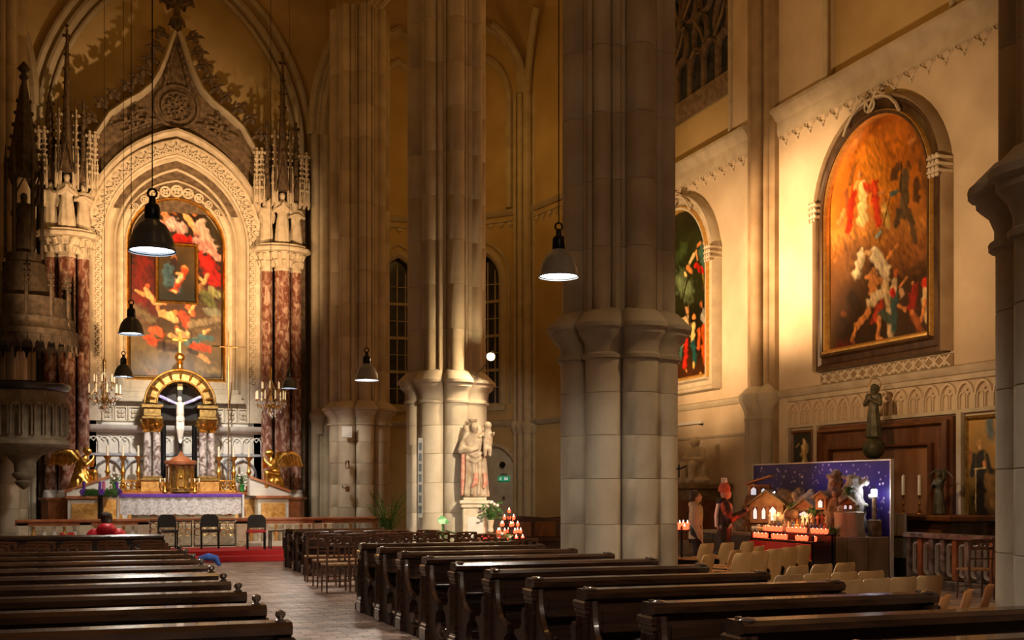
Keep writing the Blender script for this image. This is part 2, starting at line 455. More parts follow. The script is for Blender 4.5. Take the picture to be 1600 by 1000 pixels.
# mouldings of the aisle end
def band(O, U, V, W, Ln, z, prof):
    m_ = MB(); m_.sweep([(0, z), (Ln, z)], prof, O, U, V, W); return m_
SC_PROF = [(-.12, 0), (-.12, .05), (-.02, .14), (.05, .16), (.12, .02), (.12, 0)]
for k in range(4):
    O, U, V, W, Ln = wall_panel(AP[k], AP[k + 1])
    for z, pr in ((4.05, SC_PROF), (11.55, SC_PROF), (11.25, [(-.03, 0), (-.03, .05), (.03, .05), (.03, 0)])):
        struct('trim_1', band(O, U, V, W, Ln, z, pr), LEDGE, True, label='stone string course of the aisle end')
    fz = MB(); x = .3
    while x < Ln - .2:
        fz.prism([(x - .13, 11.2), (x - .09, 11.08), (x - .03, 11.1), (x, 10.98), (x + .03, 11.1), (x + .09, 11.08), (x + .13, 11.2)], O, U, V, W, .05); x += .42
    fz.build('hanging_frieze', CARVED, None, label='row of small hanging leaf ornaments below the string', kind='structure')
    # blind arch above and wall rib
    if k in (1, 2):
        for hw, z1, R_, pr in ((.95, 15.6, 1.7, [(-.05, 0), (0, .12), (.10, .16), (.2, .12), (.24, 0)]), (1.45, 15.9, 2.6, [(-.05, 0), (0, .16), (.12, .22), (.26, .16), (.32, 0)])):
            pts = [(Ln / 2 - hw, 11.7)] + arch_pts(Ln / 2, z1, hw, R_, 8) + [(Ln / 2 + hw, 11.7)]
            m_ = MB(); m_.sweep(pts, pr, O, U, V, W); struct('trim_2', m_, LEDGE, True, label='moulded blind arch on the aisle end wall')
for k in (0, 1, 2, 3, 4):
    x, y = AP[k]; m_ = MB()
    cx, cy = x + (11 - x) * .03, y - .12
    for a, rr in ((0, .17), (.28, .11), (-.28, .11), (.48, .07), (-.48, .07)):
        tx, ty = (-.75, .66) if k else (0, 1)
        m_.lathe([(rr, 0), (rr, 15.6)], 10, (cx + a * abs(tx) * (-1 if k else 0), cy + a * ty, 0))
        m_.lathe([(rr, 3.6), (rr + .1, 3.85), (rr + .1, 3.95), (rr, 4.1)], 10, (cx + a * abs(tx) * (-1 if k else 0), cy + a * ty, 0))
    # ribs leaving the bundle
    for sgn in (-1, 1):
        pts = []
        O, U, V, W, Ln = wall_panel(AP[max(0, k - 1)] if sgn < 0 and k else AP[min(k, 3)], AP[k] if sgn < 0 and k else AP[min(k + 1, 4)])
        for i in range(9):
            t = i / 8 * 1.0
            dx = 2.6 * (1 - cos(t)) * sgn; dz = 2.6 * sin(t) * 1.3
            pts.append((cx + U.x * dx + W.x * dx * sgn * .3, cy + U.y * dx + W.y * dx * sgn * .3, 15.3 + dz))
        m_.tube(pts, .13, 8)
    struct('trim_3', m_, LEDGE, True, label='bundle of slender stone shafts with vault ribs at the aisle end')

# ceiling vaults
mb = MB()
def vault(x0, x1, y0, y1):
    c = (x0 + x1) / 2; hw = (x1 - x0) / 2
    P = arch_pts(c, 15.5, hw, hw * 1.15, 8)
    P = [(x, min(z, 20.5)) for x, z in P]
    mb.rings([[(x, y, z) for x, z in P] for y in (y0, y1)], closed=False)
vault(XL0, XC, -4.2, 36.2); vault(XC, XW + .3, -4.2, 41.5); vault(-10.4, XL0, -4.2, 36.2)
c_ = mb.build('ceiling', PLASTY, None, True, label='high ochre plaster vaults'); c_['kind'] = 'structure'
mb = MB(); mb.box(-11, 16, -5, 42.5, 21.3, 21.6); struct('ceiling', mb, PLASTY, label='roof slab above the vaults')

# nave end: responds with arch mouldings beside the altar
def respond(x0, x1, y, sgn):
    o = []
    w = (x1 - x0)
    m_ = MB()
    for i, (a, rr) in enumerate(((.12, .12), (.34, .09), (.55, .13), (.80, .10), (.95, .08))):
        m_.lathe([(rr * w / .75, 0), (rr * w / .75, 12.2)], 10, (x0 + a * w, y + (.0 if i % 2 else -.06), 0))
    m_.box(x0, x1, y, y + .5, 0, 12.2)
    for a in (.25, .75):
        m_.lathe([(.16, 3.3), (.18, 3.45), (.16, 3.5), (.2, 3.62), (.29, 3.8), (.29, 3.92), (.15, 4.08)], 12, (x0 + a * w, y - .06, 0))
    struct('trim_4', m_, LEDGE, True, label='moulded respond pier beside the high altar')
    m_ = MB()
    for i, (a, rr) in enumerate(((.0, .12), (.22, .09), (.43, .13), (.68, .10), (.9, .10))):
        R_ = 7.0; x = (x0 + a * w) if sgn > 0 else (x1 - a * w)
        m_.tube([(x + sgn * (R_ - R_ * cos(t * .09)), y, 12.2 + R_ * sin(t * .09)) for t in range(12)], rr * 1.15, 8)
    struct('trim_5', m_, LEDGE, True, label='arch moulding springing from the respond pier')
respond(6.05, 6.85, 34.2, 1); respond(-2.3, -1.55, 34.2, -1)
# wall arch of the chancel
for hw, rr, dy in ((3.72, .13, 0), (4.0, .10, -.1), (3.48, .07, -.05)):
    m_ = MB(); pts = [(NX - hw, 2.0)] + arch_pts(NX, 12.0, hw, 6.0 * hw / 3.7, 14) + [(NX + hw, 2.0)]
    m_.tube([(x, YA - .1 + dy, z) for x, z in pts], rr, 8)
    struct('trim_6', m_, LEDGE, True, label='pointed wall arch moulding over the high altar')

# ------------------------------------------------------------------ compound pillars, each dressed block a piece
def lobe_profile(upper):
    """8 sectors; each an outline from groove to groove, in local polar form"""
    secs = []
    for s in range(8):
        th = s * pi / 4; big = s % 2 == 0
        pts = []
        if not upper:
            if big: loc = [(-.245, .61), (-.255, .70), (-.22, .81), (-.12, .875), (0, .89), (.12, .875), (.22, .81), (.255, .70), (.245, .61)]
            else:   loc = [(-.25, .61), (-.26, .69), (-.22, .79), (-.12, .85), (0, .87), (.12, .85), (.22, .79), (.26, .69), (.25, .61)]
        else:
            if big: loc = [(-.26, .56), (-.27, .64), (-.22, .66), (-.19, .62), (-.17, .72), (-.15, .80), (-.09, .86), (0, .88), (.09, .86), (.15, .80), (.17, .72), (.19, .62), (.22, .66), (.27, .64), (.26, .56)]
            else:   loc = [(-.24, .56), (-.26, .66), (-.21, .72), (-.15, .70), (-.13, .64), (-.11, .76), (-.06, .83), (0, .85), (.06, .83), (.11, .76), (.13, .64), (.15, .70), (.21, .72), (.26, .66), (.24, .56)]
        for t, rr in loc:
            pts.append((rr * cos(th) - t * sin(th), rr * sin(th) + t * cos(th)))
        secs.append(pts)
    return secs
def block_mesh(pts, th, z0, z1, ch=.007):
    inner = [(.28 * cos(th + d), .28 * sin(th + d)) for d in (pi / 9, -pi / 9)]
    poly = pts + inner
    cx = sum(p[0] for p in pts) / len(pts); cy = sum(p[1] for p in pts) / len(pts)
    def ring(k, z):
        return [(x * (1 - k), y * (1 - k), z) for x, y in poly]
    m_ = MB(); m_.rings([ring(ch * 1.6, z0 + .001), ring(0, z0 + ch), ring(0, z1 - ch), ring(ch * 1.6, z1 - .001)])
    return m_.mesh('stone_block', STONE, True)
LOW, UPP = lobe_profile(False), lobe_profile(True)
HLOW = [0, .55, 1.17, 1.81, 2.42, 3.02, 3.5]
low_m = [[block_mesh(LOW[s], s * pi / 4, 0, HLOW[k + 1] - HLOW[k]) for k in range(6)] for s in range(8)]
upp_m = [block_mesh(UPP[s], s * pi / 4, 0, .94, .005) for s in range(8)]
for m_ in upp_m: m_.materials[0] = STONEU
def offset_poly(k):
    """continuous outline scaled outward for the moulded ledge"""
    out = []
    for s in range(8):
        for x, y in LOW[s]:
            r0 = math.hypot(x, y); f = (r0 + k) / r0; out.append((x * f, y * f))
    return out
led = MB()
led.rings([[(x, y, z) for x, y in offset_poly(k)] for k, z in ((-.02, 3.49), (.05, 3.50), (.055, 3.55), (.01, 3.58), (.01, 3.66), (.05, 3.76), (.14, 3.84), (.145, 3.90), (.20, 3.92), (.205, 3.98), (.17, 4.01), (.02, 4.16), (-.14, 4.22))])
led_mesh = led.mesh('ledge', STONE, True)
core = MB(); core.lathe([(.50, 0), (.50, 15.4)], 8)
core_mesh = core.mesh('core', GROUT)
plinth = MB(); plinth.rings([[(x, y, z) for x, y in offset_poly(k)] for k, z in ((.12, 0), (.12, .22), (.06, .30), (.01, .36))])
plinth_mesh = plinth.mesh('plinth', STONE, True)
def pillar(x, y, label):
    t = thing('stone_pillar', label, 'pillar', (x, y, 0), 0, 'compound stone pillars of the nave arcade')
    t['kind'] = 'thing'
    link('core', core_mesh, t)
    link('ledge', led_mesh, t); link('plinth', plinth_mesh, t)
    for s in range(8):
        for k in range(6):
            link('stone_block', low_m[s][k], t).location = (0, 0, HLOW[k])
        for k in range(12):
            link('stone_block', upp_m[s], t).location = (0, 0, 4.12 + .94 * k)
    return t
pillar(XC, PY[0], 'massive stone pillar at the right edge, beside the folding seats')
pillar(XC, PY[1], 'large stone pillar in the middle between pews and painted wall')
pillar(XC, PY[2], 'brightly lit stone pillar carrying the statue of mother and child')
pillar(XC, PY[3], 'far dim stone pillar with a small white panel, next to the altar rail end')
pillar(XL0 + .15, PY[3], 'dark stone pillar at the left edge behind the pulpit')

# ------------------------------------------------------------------ painted canvases: colours laid down stroke by stroke on a fine grid
def lin(c): return tuple(((v / 255) / 12.92 if v <= 10 else ((v / 255 + .055) / 1.055) ** 2.4) for v in c)
PAINT = None
def canvas_material(rough=.35):
    m = bpy.data.materials.new('oil_paint'); m.use_nodes = True; nt = m.node_tree
    b = nt.nodes['Principled BSDF']; b.inputs['Roughness'].default_value = rough
    a = nt.nodes.new('ShaderNodeVertexColor'); a.layer_name = 'paint'
    nt.links.new(a.outputs[0], b.inputs['Base Color'])
    t = nt.nodes.new('ShaderNodeTexNoise'); t.inputs['Scale'].default_value = 30
    bp = nt.nodes.new('ShaderNodeBump'); bp.inputs['Strength'].default_value = .1; bp.inputs['Distance'].default_value = .01
    nt.links.new(t.outputs[0], bp.inputs['Height']); nt.links.new(bp.outputs[0], b.inputs['Normal'])
    return m
PAINT = canvas_material()
def smooth_noise(x, y, seed, f):
    rs = np.random.RandomState(seed); g = rs.rand(64, 64)
    u = (x * f) % 63; v = (y * f) % 63
    i = u.astype(int); j = v.astype(int); fu = u - i; fv = v - j
    fu = fu * fu * (3 - 2 * fu); fv = fv * fv * (3 - 2 * fv)
    return (g[i, j] * (1 - fu) + g[i + 1, j] * fu) * (1 - fv) + (g[i, j + 1] * (1 - fu) + g[i + 1, j + 1] * fu) * fv
def canvas(name, frame, cx, z0, zs, hw, bg, strokes, nx, ny, parent=None, R=None, seed=1, off=0.0, rect=None, gain=1.0, fq=1.0):
    """frame = (O,U,V,W); strokes are in plane metres: (x0,y0,x1,y1,r,(rgb)[,soft])"""
    O, U, V, W = map(Vector, frame)
    H_ = rect if rect else (sqrt(R * R - (R - hw) ** 2) if R else hw)
    top = zs + H_ if not rect else rect
    ts = np.linspace(0, 1, ny); zz = z0 + (top - z0) * ts
    if rect: ww = np.full(ny, hw)
    else:
        q = np.clip((zz - zs), 0, None)
        ww = np.sqrt(np.clip(R * R - q * q, 0, None)) - (R - hw) if R else np.sqrt(np.clip(hw * hw - q * q, 0, None))
        ww = np.clip(ww, .001, hw)
    s = np.linspace(-1, 1, nx)
    X = cx + s[None, :] * ww[:, None]; Z = np.repeat(zz[:, None], nx, 1)
    C = bg(X, Z).astype(float)
    n1 = smooth_noise(X + 20, Z + 20, seed, 2.2); n2 = smooth_noise(X + 20, Z + 20, seed + 1, 9.0)
    n3 = smooth_noise(X + 20 + .3 * Z, Z + 20, seed + 2, 11.0 * fq); n4 = smooth_noise((X + 20) * 1.6 + .7 * Z, (Z + 20) * .7, seed + 3, 13.0 * fq)
    C *= (.6 + .8 * n1)[..., None]
    for st in strokes:
        x0, y0, x1, y1, r, col = st[:6]; soft = st[6] if len(st) > 6 else .25
        dx, dy = x1 - x0, y1 - y0; L2 = dx * dx + dy * dy + 1e-9
        t = np.clip(((X - x0) * dx + (Z - y0) * dy) / L2, 0, 1)
        ex = X - (x0 + t * dx); ey = Z - (y0 + t * dy)
        d = np.sqrt(ex * ex + ey * ey) / r
        a = np.clip((1 + soft - d * (1 + .9 * (n3 - .5))) / (2 * soft), 0, 1)
        sh = .62 + .6 * np.clip(.5 - .5 * (ex * .8 - ey * .5) / r, 0, 1) + .9 * (n4 - .5)
        c = np.array(lin(col))[None, None, :] * sh[..., None]
        C = C * (1 - a[..., None]) + c * a[..., None]
    C = np.clip(C * (.88 + .24 * n2)[..., None] * gain, 0, 1)
    P = [tuple(O + U * float(X[j, i]) + V * float(Z[j, i]) + W * off) for j in range(ny) for i in range(nx)]
    F = [(j * nx + i, j * nx + i + 1, (j + 1) * nx + i + 1, (j + 1) * nx + i) for j in range(ny - 1) for i in range(nx - 1)]
    # thin stretcher behind the paint so the canvas has depth
    edge = [j * nx for j in range(ny)] + [(ny - 1) * nx + i for i in range(1, nx)] + [j * nx + nx - 1 for j in range(ny - 2, -1, -1)] + [i for i in range(nx - 2, 0, -1)]
    n0 = len(P)
    for e in edge: P.append(tuple(Vector(P[e]) - W * .03))
    k = len(edge)
    for i in range(k): F.append((edge[i], edge[(i + 1) % k], n0 + (i + 1) % k, n0 + i))
    me = bpy.data.meshes.new(name); me.from_pydata(P, [], F)
    ca = me.color_attributes.new('paint', 'FLOAT_COLOR', 'POINT')
    col = np.zeros((len(P), 4)); col[:, 3] = 1; col[:nx * ny, :3] = C.reshape(-1, 3)
    ca.data.foreach_set('color', col.ravel()); me.materials.append(PAINT)
    me.polygons.foreach_set('use_smooth', [True] * len(me.polygons))
    return link(name, me, parent)
def grad(stops):
    zs = [a for a, _ in stops]; cs = np.array([lin(c) for _, c in stops])
    def f(X, Z):
        return np.stack([np.interp(Z, zs, cs[:, k]) for k in range(3)], -1)
    return f

RW = (Vector((XW, 0, 0)), Vector((0, -1, 0)), Vector((0, 0, 1)), Vector((-1, 0, 0)))
def rbox(mb, y0, y1, z0, z1, t, c=.01, w0=0.0):
    mb.box(XW - w0 - t, XW - w0, y0, y1, z0, z1, c)

# --- mouldings along the wall
def run(y0, y1, z, prof, name, label, m=LEDGE):
    m_ = MB(); m_.sweep([(-y1, z), (-y0, z)], prof, *RW); return struct(name, m_, m, True, label=label)
COR = [(-.42, 0), (-.42, .03), (-.36, .05), (-.1, .06), (-.06, .12), (.06, .2), (.10, .26), (.18, .26), (.22, .10), (.22, 0)]
STR = [(-.10, 0), (-.10, .04), (-.03, .10), (.04, .12), (.08, .02), (.08, 0)]
for y0, y1 in ((15.9, 23.45), (24.65, 33.0)):
    run(y0, y1, 10.42, COR, 'trim_7', 'moulded stone cornice above the painting')
    run(y0, y1, 3.92, STR, 'trim_8', 'stone string course below the painting')
# hanging leaf frieze: every drop a piece
drop = MB()
drop.sweep([(-.23, .12), (-.18, .03), (-.08, -.02), (0, -.10)], [(-.014, 0), (-.014, .05), (.014, .05), (.014, 0)], (0, 0, 0), *RW[1:])
drop.sweep([(.23, .12), (.18, .03), (.08, -.02), (0, -.10)], [(-.014, 0), (-.014, .05), (.014, .05), (.014, 0)], (0, 0, 0), *RW[1:])
for a, b, r in ((0, -.13, .045), (-.05, -.06, .035), (.05, -.06, .035), (-.11, .05, .025), (.11, .05, .025)):
    drop.ball((-.03, -a, b), r, 6, 4, (.9, 1, 1))
dm = drop.mesh('leaf_drop', CARVED, True)
for y0, y1 in ((15.95, 23.4), (24.7, 30.0)):
    bd = MB(); bd.sweep([(-y1, 10.0), (-y0, 10.0)], [(-.015, 0), (-.015, .06), (.015, .06), (.015, 0)], *RW)
    fr = bd.build('hanging_frieze', CARVED, kind='structure', label='narrow moulding with hanging leaf ornaments under the cornice')
    n = int((y1 - y0) / .47)
    for i in range(n):
        o = link('leaf_drop', dm, fr); o.location = (XW, y1 - .24 - i * (y1 - y0 - .1) / n, 9.88)
# pilaster bundles between bays
for yc in (24.05, 15.29):
    m_ = MB()
    for a, rr, zt in ((0, .16, 14), (.27, .10, 14), (-.27, .10, 14), (.46, .06, 14), (-.46, .06, 14)):
        m_.lathe([(rr, 4.0), (rr, 18.5)], 12, (XW - .22 + abs(a) * .42, yc + a, 0))
    m_.box(XW - .12, XW, yc - .60, yc + .60, 0, 18.5, .01)
    struct('trim_9', m_, BRST, True, label='bundle of slender wall shafts between the two painted bays')
    m_ = MB()
    for a, rr in ((0, .22), (.36, .17), (-.36, .17)):
        m_.lathe([(rr + .06, 0), (rr + .05, .35), (rr, .4), (rr, 3.32), (rr + .03, 3.36), (rr, 3.4), (rr + .02, 3.55), (rr + .14, 3.82), (rr + .15, 3.95), (rr - .02, 4.12), (.02, 4.2)], 14, (XW - .22 + abs(a) * .2, yc + a, 0))
    struct('trim_10', m_, STONE2, True, label='stout lower shafts with moulded caps between the wall bays')
# upper recess jambs
for y in (21.68, 17.68, 25.75):
    m_ = MB(); m_.lathe([(.06, 10.62), (.06, 19)], 8, (XW - .03, y - .12, 0)); m_.lathe([(.04, 10.62), (.04, 19)], 8, (XW + .05, y, 0))
    struct('trim_11', m_, LEDGE, True, label='slim jamb moulding of the recessed wall field')

# --- traceried window high in the second bay
win = link('window_3', None, None, kind='structure', label='dark traceried window high above the second painting')
wc, whw, wz0, wz1 = 28.05, 2.25, 12.3, 19.0
gb = MB(); gb.box(XW + .22, XW + .25, wc - whw, wc + whw, wz0, wz1); gb.build('pane_backing', GLASSN, win)
fr = MB(); DKS = mat('tracery_stone', (.15, .10, .06), (.27, .19, .12), .8, scale=6, bump=.2)
PW = (Vector((XW + .22, 0, 0)),) + RW[1:]
bar = [(-.06, 0), (-.06, .08), (0, .16), (.06, .08), (.06, 0)]
fr.sweep([(-wc - whw, wz0), (-wc - whw, wz1)], bar, *PW)
fr.sweep([(-wc + whw, wz0), (-wc + whw, wz1)], bar, *PW)
fr.sweep([(-wc - whw, wz0), (-wc + whw, wz0)], [(-.35, 0), (-.35, .03), (.1, .2), (.14, .05), (.14, 0)], *PW)
fr.build('window_frame', DKS, win)
for i in range(1, 6):
    b_ = MB(); u = -wc - whw + i * 2 * whw / 6; b_.sweep([(u, wz0), (u, wz0 + .9)], bar, *PW); b_.build('mullion', DKS, win)
for i in range(6):
    b_ = MB(); u = -wc - whw + (i + .5) * 2 * whw / 6
    b_.sweep(arch_pts(u, wz0 + .85, whw / 6, whw / 4.6, 4), [(a * .7, b) for a, b in bar], *PW); b_.build('lancet_head', DKS, win)
random.seed(5)
for j, z in enumerate((1.7, 2.75, 3.8, 4.9)):
    for i in range(5 if j % 2 else 4):
        u = -wc - whw * .75 + i * whw * (1.5 / (4 if j % 2 else 3)); b_ = MB()
        # flowing dagger shapes
        s_ = 1 if (i + j) % 2 else -1
        pts = [(u + s_ * (.42 * sin(t * 1.0)) * (1 - abs(t - 3.14) / 9), wz0 + z + .55 * cos(t)) for t in [k * 2 * pi / 14 for k in range(14)]]
        b_.sweep(pts, [(a * .6, b * .9) for a, b in bar], *PW, closed=True)
        b_.tube([(XW + .1, -(u - .3 * s_), wz0 + z - .4), (XW + .1, -(u + .08), wz0 + z), (XW + .1, -(u + .3 * s_), wz0 + z + .45)], .045, 5)
        b_.build('tracery_bar', DKS, win, True)

# --- framed altar paintings on the wall
def wall_painting(label, yc, strokes, bg, nx, ny, seed, FR=FRAMEW, gain=1.0, dark=True):
    t = thing('altar_painting', label, 'painting', (0, 0, 0), 0, 'arched altar paintings in the right aisle')
    c = -yc; hwo, hwi, z0, zs = 2.02, 1.67, 4.28, 7.62
    out = lambda hw, zb: [(c - hw, zb)] + arch_pts(c, zs, hw, None, 12) + [(c + hw, zb)]
    m_ = MB()   # stone outer moulding (open at the foot)
    pr = [(-.02, 0), (-.02, .20), (.03, .26), (.07, .18), (.10, .06), (.10, 0)]
    m_.sweep(out(hwo, z0), pr, *RW); m_.build('outer_moulding', BRST if dark else LEDGE, t, True)
    m_ = MB()
    pr = [(0, 0), (0, .26), (.06, .28), (.10, .18), (.2, .14), (.25, .20), (.33, .20), (.36, .12), (.36, 0)]
    pts = out(hwo - .34, z0 + .34) + [(c - hwo + .34, z0 + .34)]
    pts = pts[:-1]
    m_.sweep(pts, pr, *RW, closed=True); m_.build('frame', FR if dark else LEDGE, t, True)
    m_ = MB(); pts2 = [(c - hwi, z0 + .42)] + arch_pts(c, zs, hwi, None, 12) + [(c + hwi, z0 + .42)]
    m_.sweep(pts2, [(-.015, .02), (-.01, .21), (.04, .27), (.09, .26), (.11, .2), (.11, .02)], *RW, closed=True); m_.build('gilded_fillet', GOLDP, t, True)
    for s_ in (-1, 1):
        m_ = MB()
        for k in range(3):
            m_.box(XW - .36, XW - .02, yc + s_ * (hwo - .06) - .17, yc + s_ * (hwo - .06) + .17, zs + .02 + k * .13, zs + .07 + k * .13, .01)
        for k in range(4):
            for q in (-.1, 0, .1): m_.ball((XW - .34, yc + s_ * (hwo - .06) + q, zs - .03 + k * .12), .045, 6, 4)
        m_.build('capital', CARVED, t, True)
    # carved ornament in the head of the arch
    m_ = MB()
    for s_ in (-1, 1):
        m_.tube([(XW - .28, yc + s_ * (.1 + .9 * sin(a) * 1.0), zs + hwo + .02 - .42 * a * a) for a in (0, .3, .6, .9, 1.1)], .035, 5)
        m_.tube([(XW - .28, yc + s_ * .45, zs + hwo - .02), (XW - .3, yc + s_ * .2, zs + hwo + .12), (XW - .3, yc - s_ * .05, zs + hwo - .25)], .03, 5)
    m_.tube([(XW - .3, yc + .16 * cos(a), zs + hwo - .12 + .13 * sin(a)) for a in [k * pi / 5 for k in range(10)]], .025, 5, closed=True)
    m_.build('head_ornament', CARVED, t, True)
    canvas('canvas', RW, c, z0 + .42, zs, hwi, bg, strokes, nx, ny, t, None, seed, .08, gain=gain)
    return t
def px_strokes(L, pxl, pxr, Yl, Yr, zfun):
    """photo pixel coordinates to wall metres"""
    out = []
    for s_ in L:
        x0, y0, x1, y1, r, c = s_[:6]
        def cv(px, py):
            p = atX(px, py, XW - .08); return -p.y, p.z
        a = cv(x0, y0); b = cv(x1, y1)
        d = Vector(atX(x0, y0, XW - .08)); dd = d.x * SA + d.y * CA
        out.append((a[0], a[1], b[0], b[1], r * dd / FPX * .98, c) + tuple(s_[6:]))
    return out
SK = (214, 140, 72); SKD = (150, 80, 35)
P1 = [(1305, 230, 1330, 215, 18, (110, 60, 15), .8), (1440, 200, 1465, 240, 22, (90, 50, 15), .8), (1455, 290, 1465, 380, 22, (95, 58, 22), .9),
      (1335, 235, 1400, 230, 22, (214, 120, 24), .9), (1360, 255, 1390, 300, 24, (226, 140, 34), .9),
      (1315, 370, 1450, 362, 24, (190, 124, 52), .5), (1400, 395, 1446, 385, 24, (150, 92, 40), .6), (1330, 400, 1350, 400, 26, (120, 78, 40), .7),
      (1322, 300, 1326, 320, 6, SKD), (1316, 335, 1312, 350, 5, SK), (1318, 328, 1318, 330, 4, SK),
      (1334, 262, 1328, 285, 6, (150, 90, 30)), (1430, 215, 1425, 235, 9, (150, 86, 30)), (1440, 255, 1448, 300, 8, (120, 74, 32)), (1421, 222, 1428, 218, 4, SK),
      (1348, 292, 1348, 345, 11, (236, 205, 130)), (1334, 300, 1326, 356, 9, (196, 50, 16)), (1366, 288, 1372, 350, 8, (206, 56, 20)), (1352, 290, 1370, 300, 6, (214, 70, 24)),
      (1372, 302, 1382, 301, 3, SK), (1344, 273, 1344, 274, 5, SK), (1340, 285, 1338, 292, 5, (226, 180, 90)),
      (1402, 262, 1396, 275, 9, (104, 64, 32)), (1414, 275, 1412, 330, 12, (104, 84, 56)), (1432, 282, 1430, 310, 8, (92, 58, 30)), (1418, 256, 1418, 257, 5, (120, 66, 30)), (1409, 252, 1407, 300, 1.3, (60, 36, 14)),
      (1420, 330, 1430, 376, 6, (92, 70, 44)), (1404, 330, 1400, 352, 6, (96, 76, 52)), (1400, 300, 1392, 304, 4, (90, 120, 110)),
      (1382, 322, 1388, 352, 6, (230, 190, 100)), (1382, 313, 1382, 314, 4, SK), (1391, 308, 1373, 380, 1.2, (100, 66, 30)), (1376, 362, 1370, 370, 3, (150, 180, 180)),
      (1330, 465, 1340, 485, 12, (48, 30, 16)), (1312, 500, 1325, 530, 12, (54, 34, 18)), (1316, 490, 1320, 492, 4, (120, 70, 36)),
      (1346, 400, 1340, 425, 9, (222, 200, 156)), (1366, 398, 1384, 425, 12, (240, 222, 180)), (1386, 404, 1402, 384, 3.2, SK), (1353, 394, 1360, 396, 5, (200, 160, 100)), (1384, 440, 1392, 520, 7, (206, 176, 130)),
      (1362, 430, 1366, 462, 10, SK), (1356, 432, 1376, 438, 5, SK), (1363, 416, 1363, 418, 6, (60, 36, 18)), (1364, 421, 1366, 423, 3.5, SK),
      (1360, 472, 1378, 458, 8, (230, 206, 160)), (1376, 478, 1368, 498, 8, (186, 60, 24)), (1378, 490, 1392, 500, 8, (60, 80, 70)),
      (1358, 486, 1338, 512, 6, SK), (1338, 512, 1331, 532, 4, SK), (1374, 500, 1371, 527, 4.5, SK), (1330, 534, 1334, 536, 3, SK), (1371, 529, 1378, 530, 3, SK),
      (1397, 462, 1397, 512, 8, (54, 92, 90)), (1397, 440, 1396, 452, 7, (230, 200, 150)), (1399, 427, 1399, 429, 5, (214, 110, 50)), (1406, 448, 1417, 434, 2.6, SK), (1394, 456, 1396, 460, 5, (200, 40, 30)), (1408, 455, 1410, 460, 5, (190, 150, 110)),
      (1430, 450, 1424, 480, 9, (150, 34, 20)), (1428, 436, 1429, 438, 6, (54, 30, 16)), (1426, 442, 1426, 443, 3, SK), (1444, 440, 1450, 446, 7, (200, 50, 26)),
      (1448, 460, 1450, 495, 10, (206, 176, 128)), (1456, 440, 1456, 442, 5, (220, 190, 150)), (1440, 500, 1446, 470, 4, SK),
      (1424, 490, 1440, 518, 7, SKD), (1425, 489, 1425, 490, 5, (190, 110, 56)), (1404, 478, 1414, 484, 3, SK),
      (1308, 545, 1330, 540, 8, (96, 22, 18), .6), (1340, 552, 1400, 542, 6, (70, 44, 22), .7), (1420, 535, 1462, 520, 9, (40, 24, 12), .7)]
wall_painting('large arched oil painting of saints on clouds above a man carrying a woman', 19.68,
              px_strokes(P1, 0, 0, 0, 0, None), grad([(4.6, (44, 26, 12)), (5.6, (62, 38, 18)), (6.4, (98, 62, 28)), (7.2, (176, 108, 38)), (8.2, (206, 116, 26)), (9.3, (150, 80, 20))]), 120, 250, 11)
P2 = [(1062, 440, 1075, 455, 12, (110, 130, 90), .7), (1060, 400, 1070, 390, 10, (60, 80, 40), .7), (1096, 395, 1104, 415, 9, (70, 110, 90), .7), (1110, 385, 1116, 400, 6, (70, 120, 60), .6),
      (1104, 366, 1108, 360, 5, SK), (1100, 378, 1103, 368, 3.5, SK), (1112, 352, 1108, 364, 3, (190, 150, 90)), (1096, 352, 1100, 362, 2, (150, 110, 50)), (1090, 384, 1094, 380, 3, SK),
      (1078, 410, 1084, 400, 4, (216, 190, 130)), (1074, 418, 1080, 424, 4, SK), (1088, 394, 1090, 405, 3, (222, 160, 90)), (1088, 414, 1098, 424, 5, (200, 30, 20)), (1070, 428, 1072, 430, 3, (230, 210, 140)),
      (1098, 430, 1100, 450, 2.5, (130, 120, 40)), (1108, 430, 1110, 452, 2.5, (150, 130, 50)), (1090, 395, 1104, 480, 2, (50, 40, 16)), (1076, 430, 1066, 470, 2, (40, 34, 14)), (1116, 420, 1118, 480, 2.5, (44, 34, 14)),
      (1072, 500, 1074, 512, 7, (222, 190, 140)), (1073, 484, 1074, 486, 4.5, (206, 150, 100)), (1073, 522, 1071, 570, 6, (196, 40, 26)), (1066, 500, 1066, 540, 4, (190, 160, 110)), (1064, 540, 1063, 560, 4, (70, 120, 110)),
      (1084, 508, 1082, 530, 6, (226, 196, 120)), (1084, 494, 1085, 495, 4, SK), (1083, 536, 1086, 565, 6, (30, 84, 80)), (1084, 568, 1084, 574, 2.5, (210, 180, 100)),
      (1098, 492, 1102, 506, 6.5, (150, 150, 140)), (1095, 476, 1096, 478, 4, (170, 96, 50)), (1100, 512, 1102, 560, 8, (190, 76, 20)), (1092, 515, 1092, 545, 4, (196, 90, 40)), (1072, 578, 1073, 580, 2, SK), (1094, 583, 1095, 584, 2, SK),
      (1040, 470, 1048, 560, 12, (34, 28, 14), .8), (1044, 420, 1050, 360, 14, (30, 44, 18), .9), (1115, 547, 1115, 549, 1.6, (240, 220, 160))]
wall_painting('arched oil painting of a family walking under dark green trees, partly behind the pillar', 28.2,
              px_strokes(P2, 0, 0, 0, 0, None), grad([(4.6, (74, 40, 18)), (5.4, (44, 28, 12)), (6.2, (26, 26, 10)), (8, (34, 42, 16)), (9.3, (28, 30, 14))]), 90, 220, 23, dark=False)
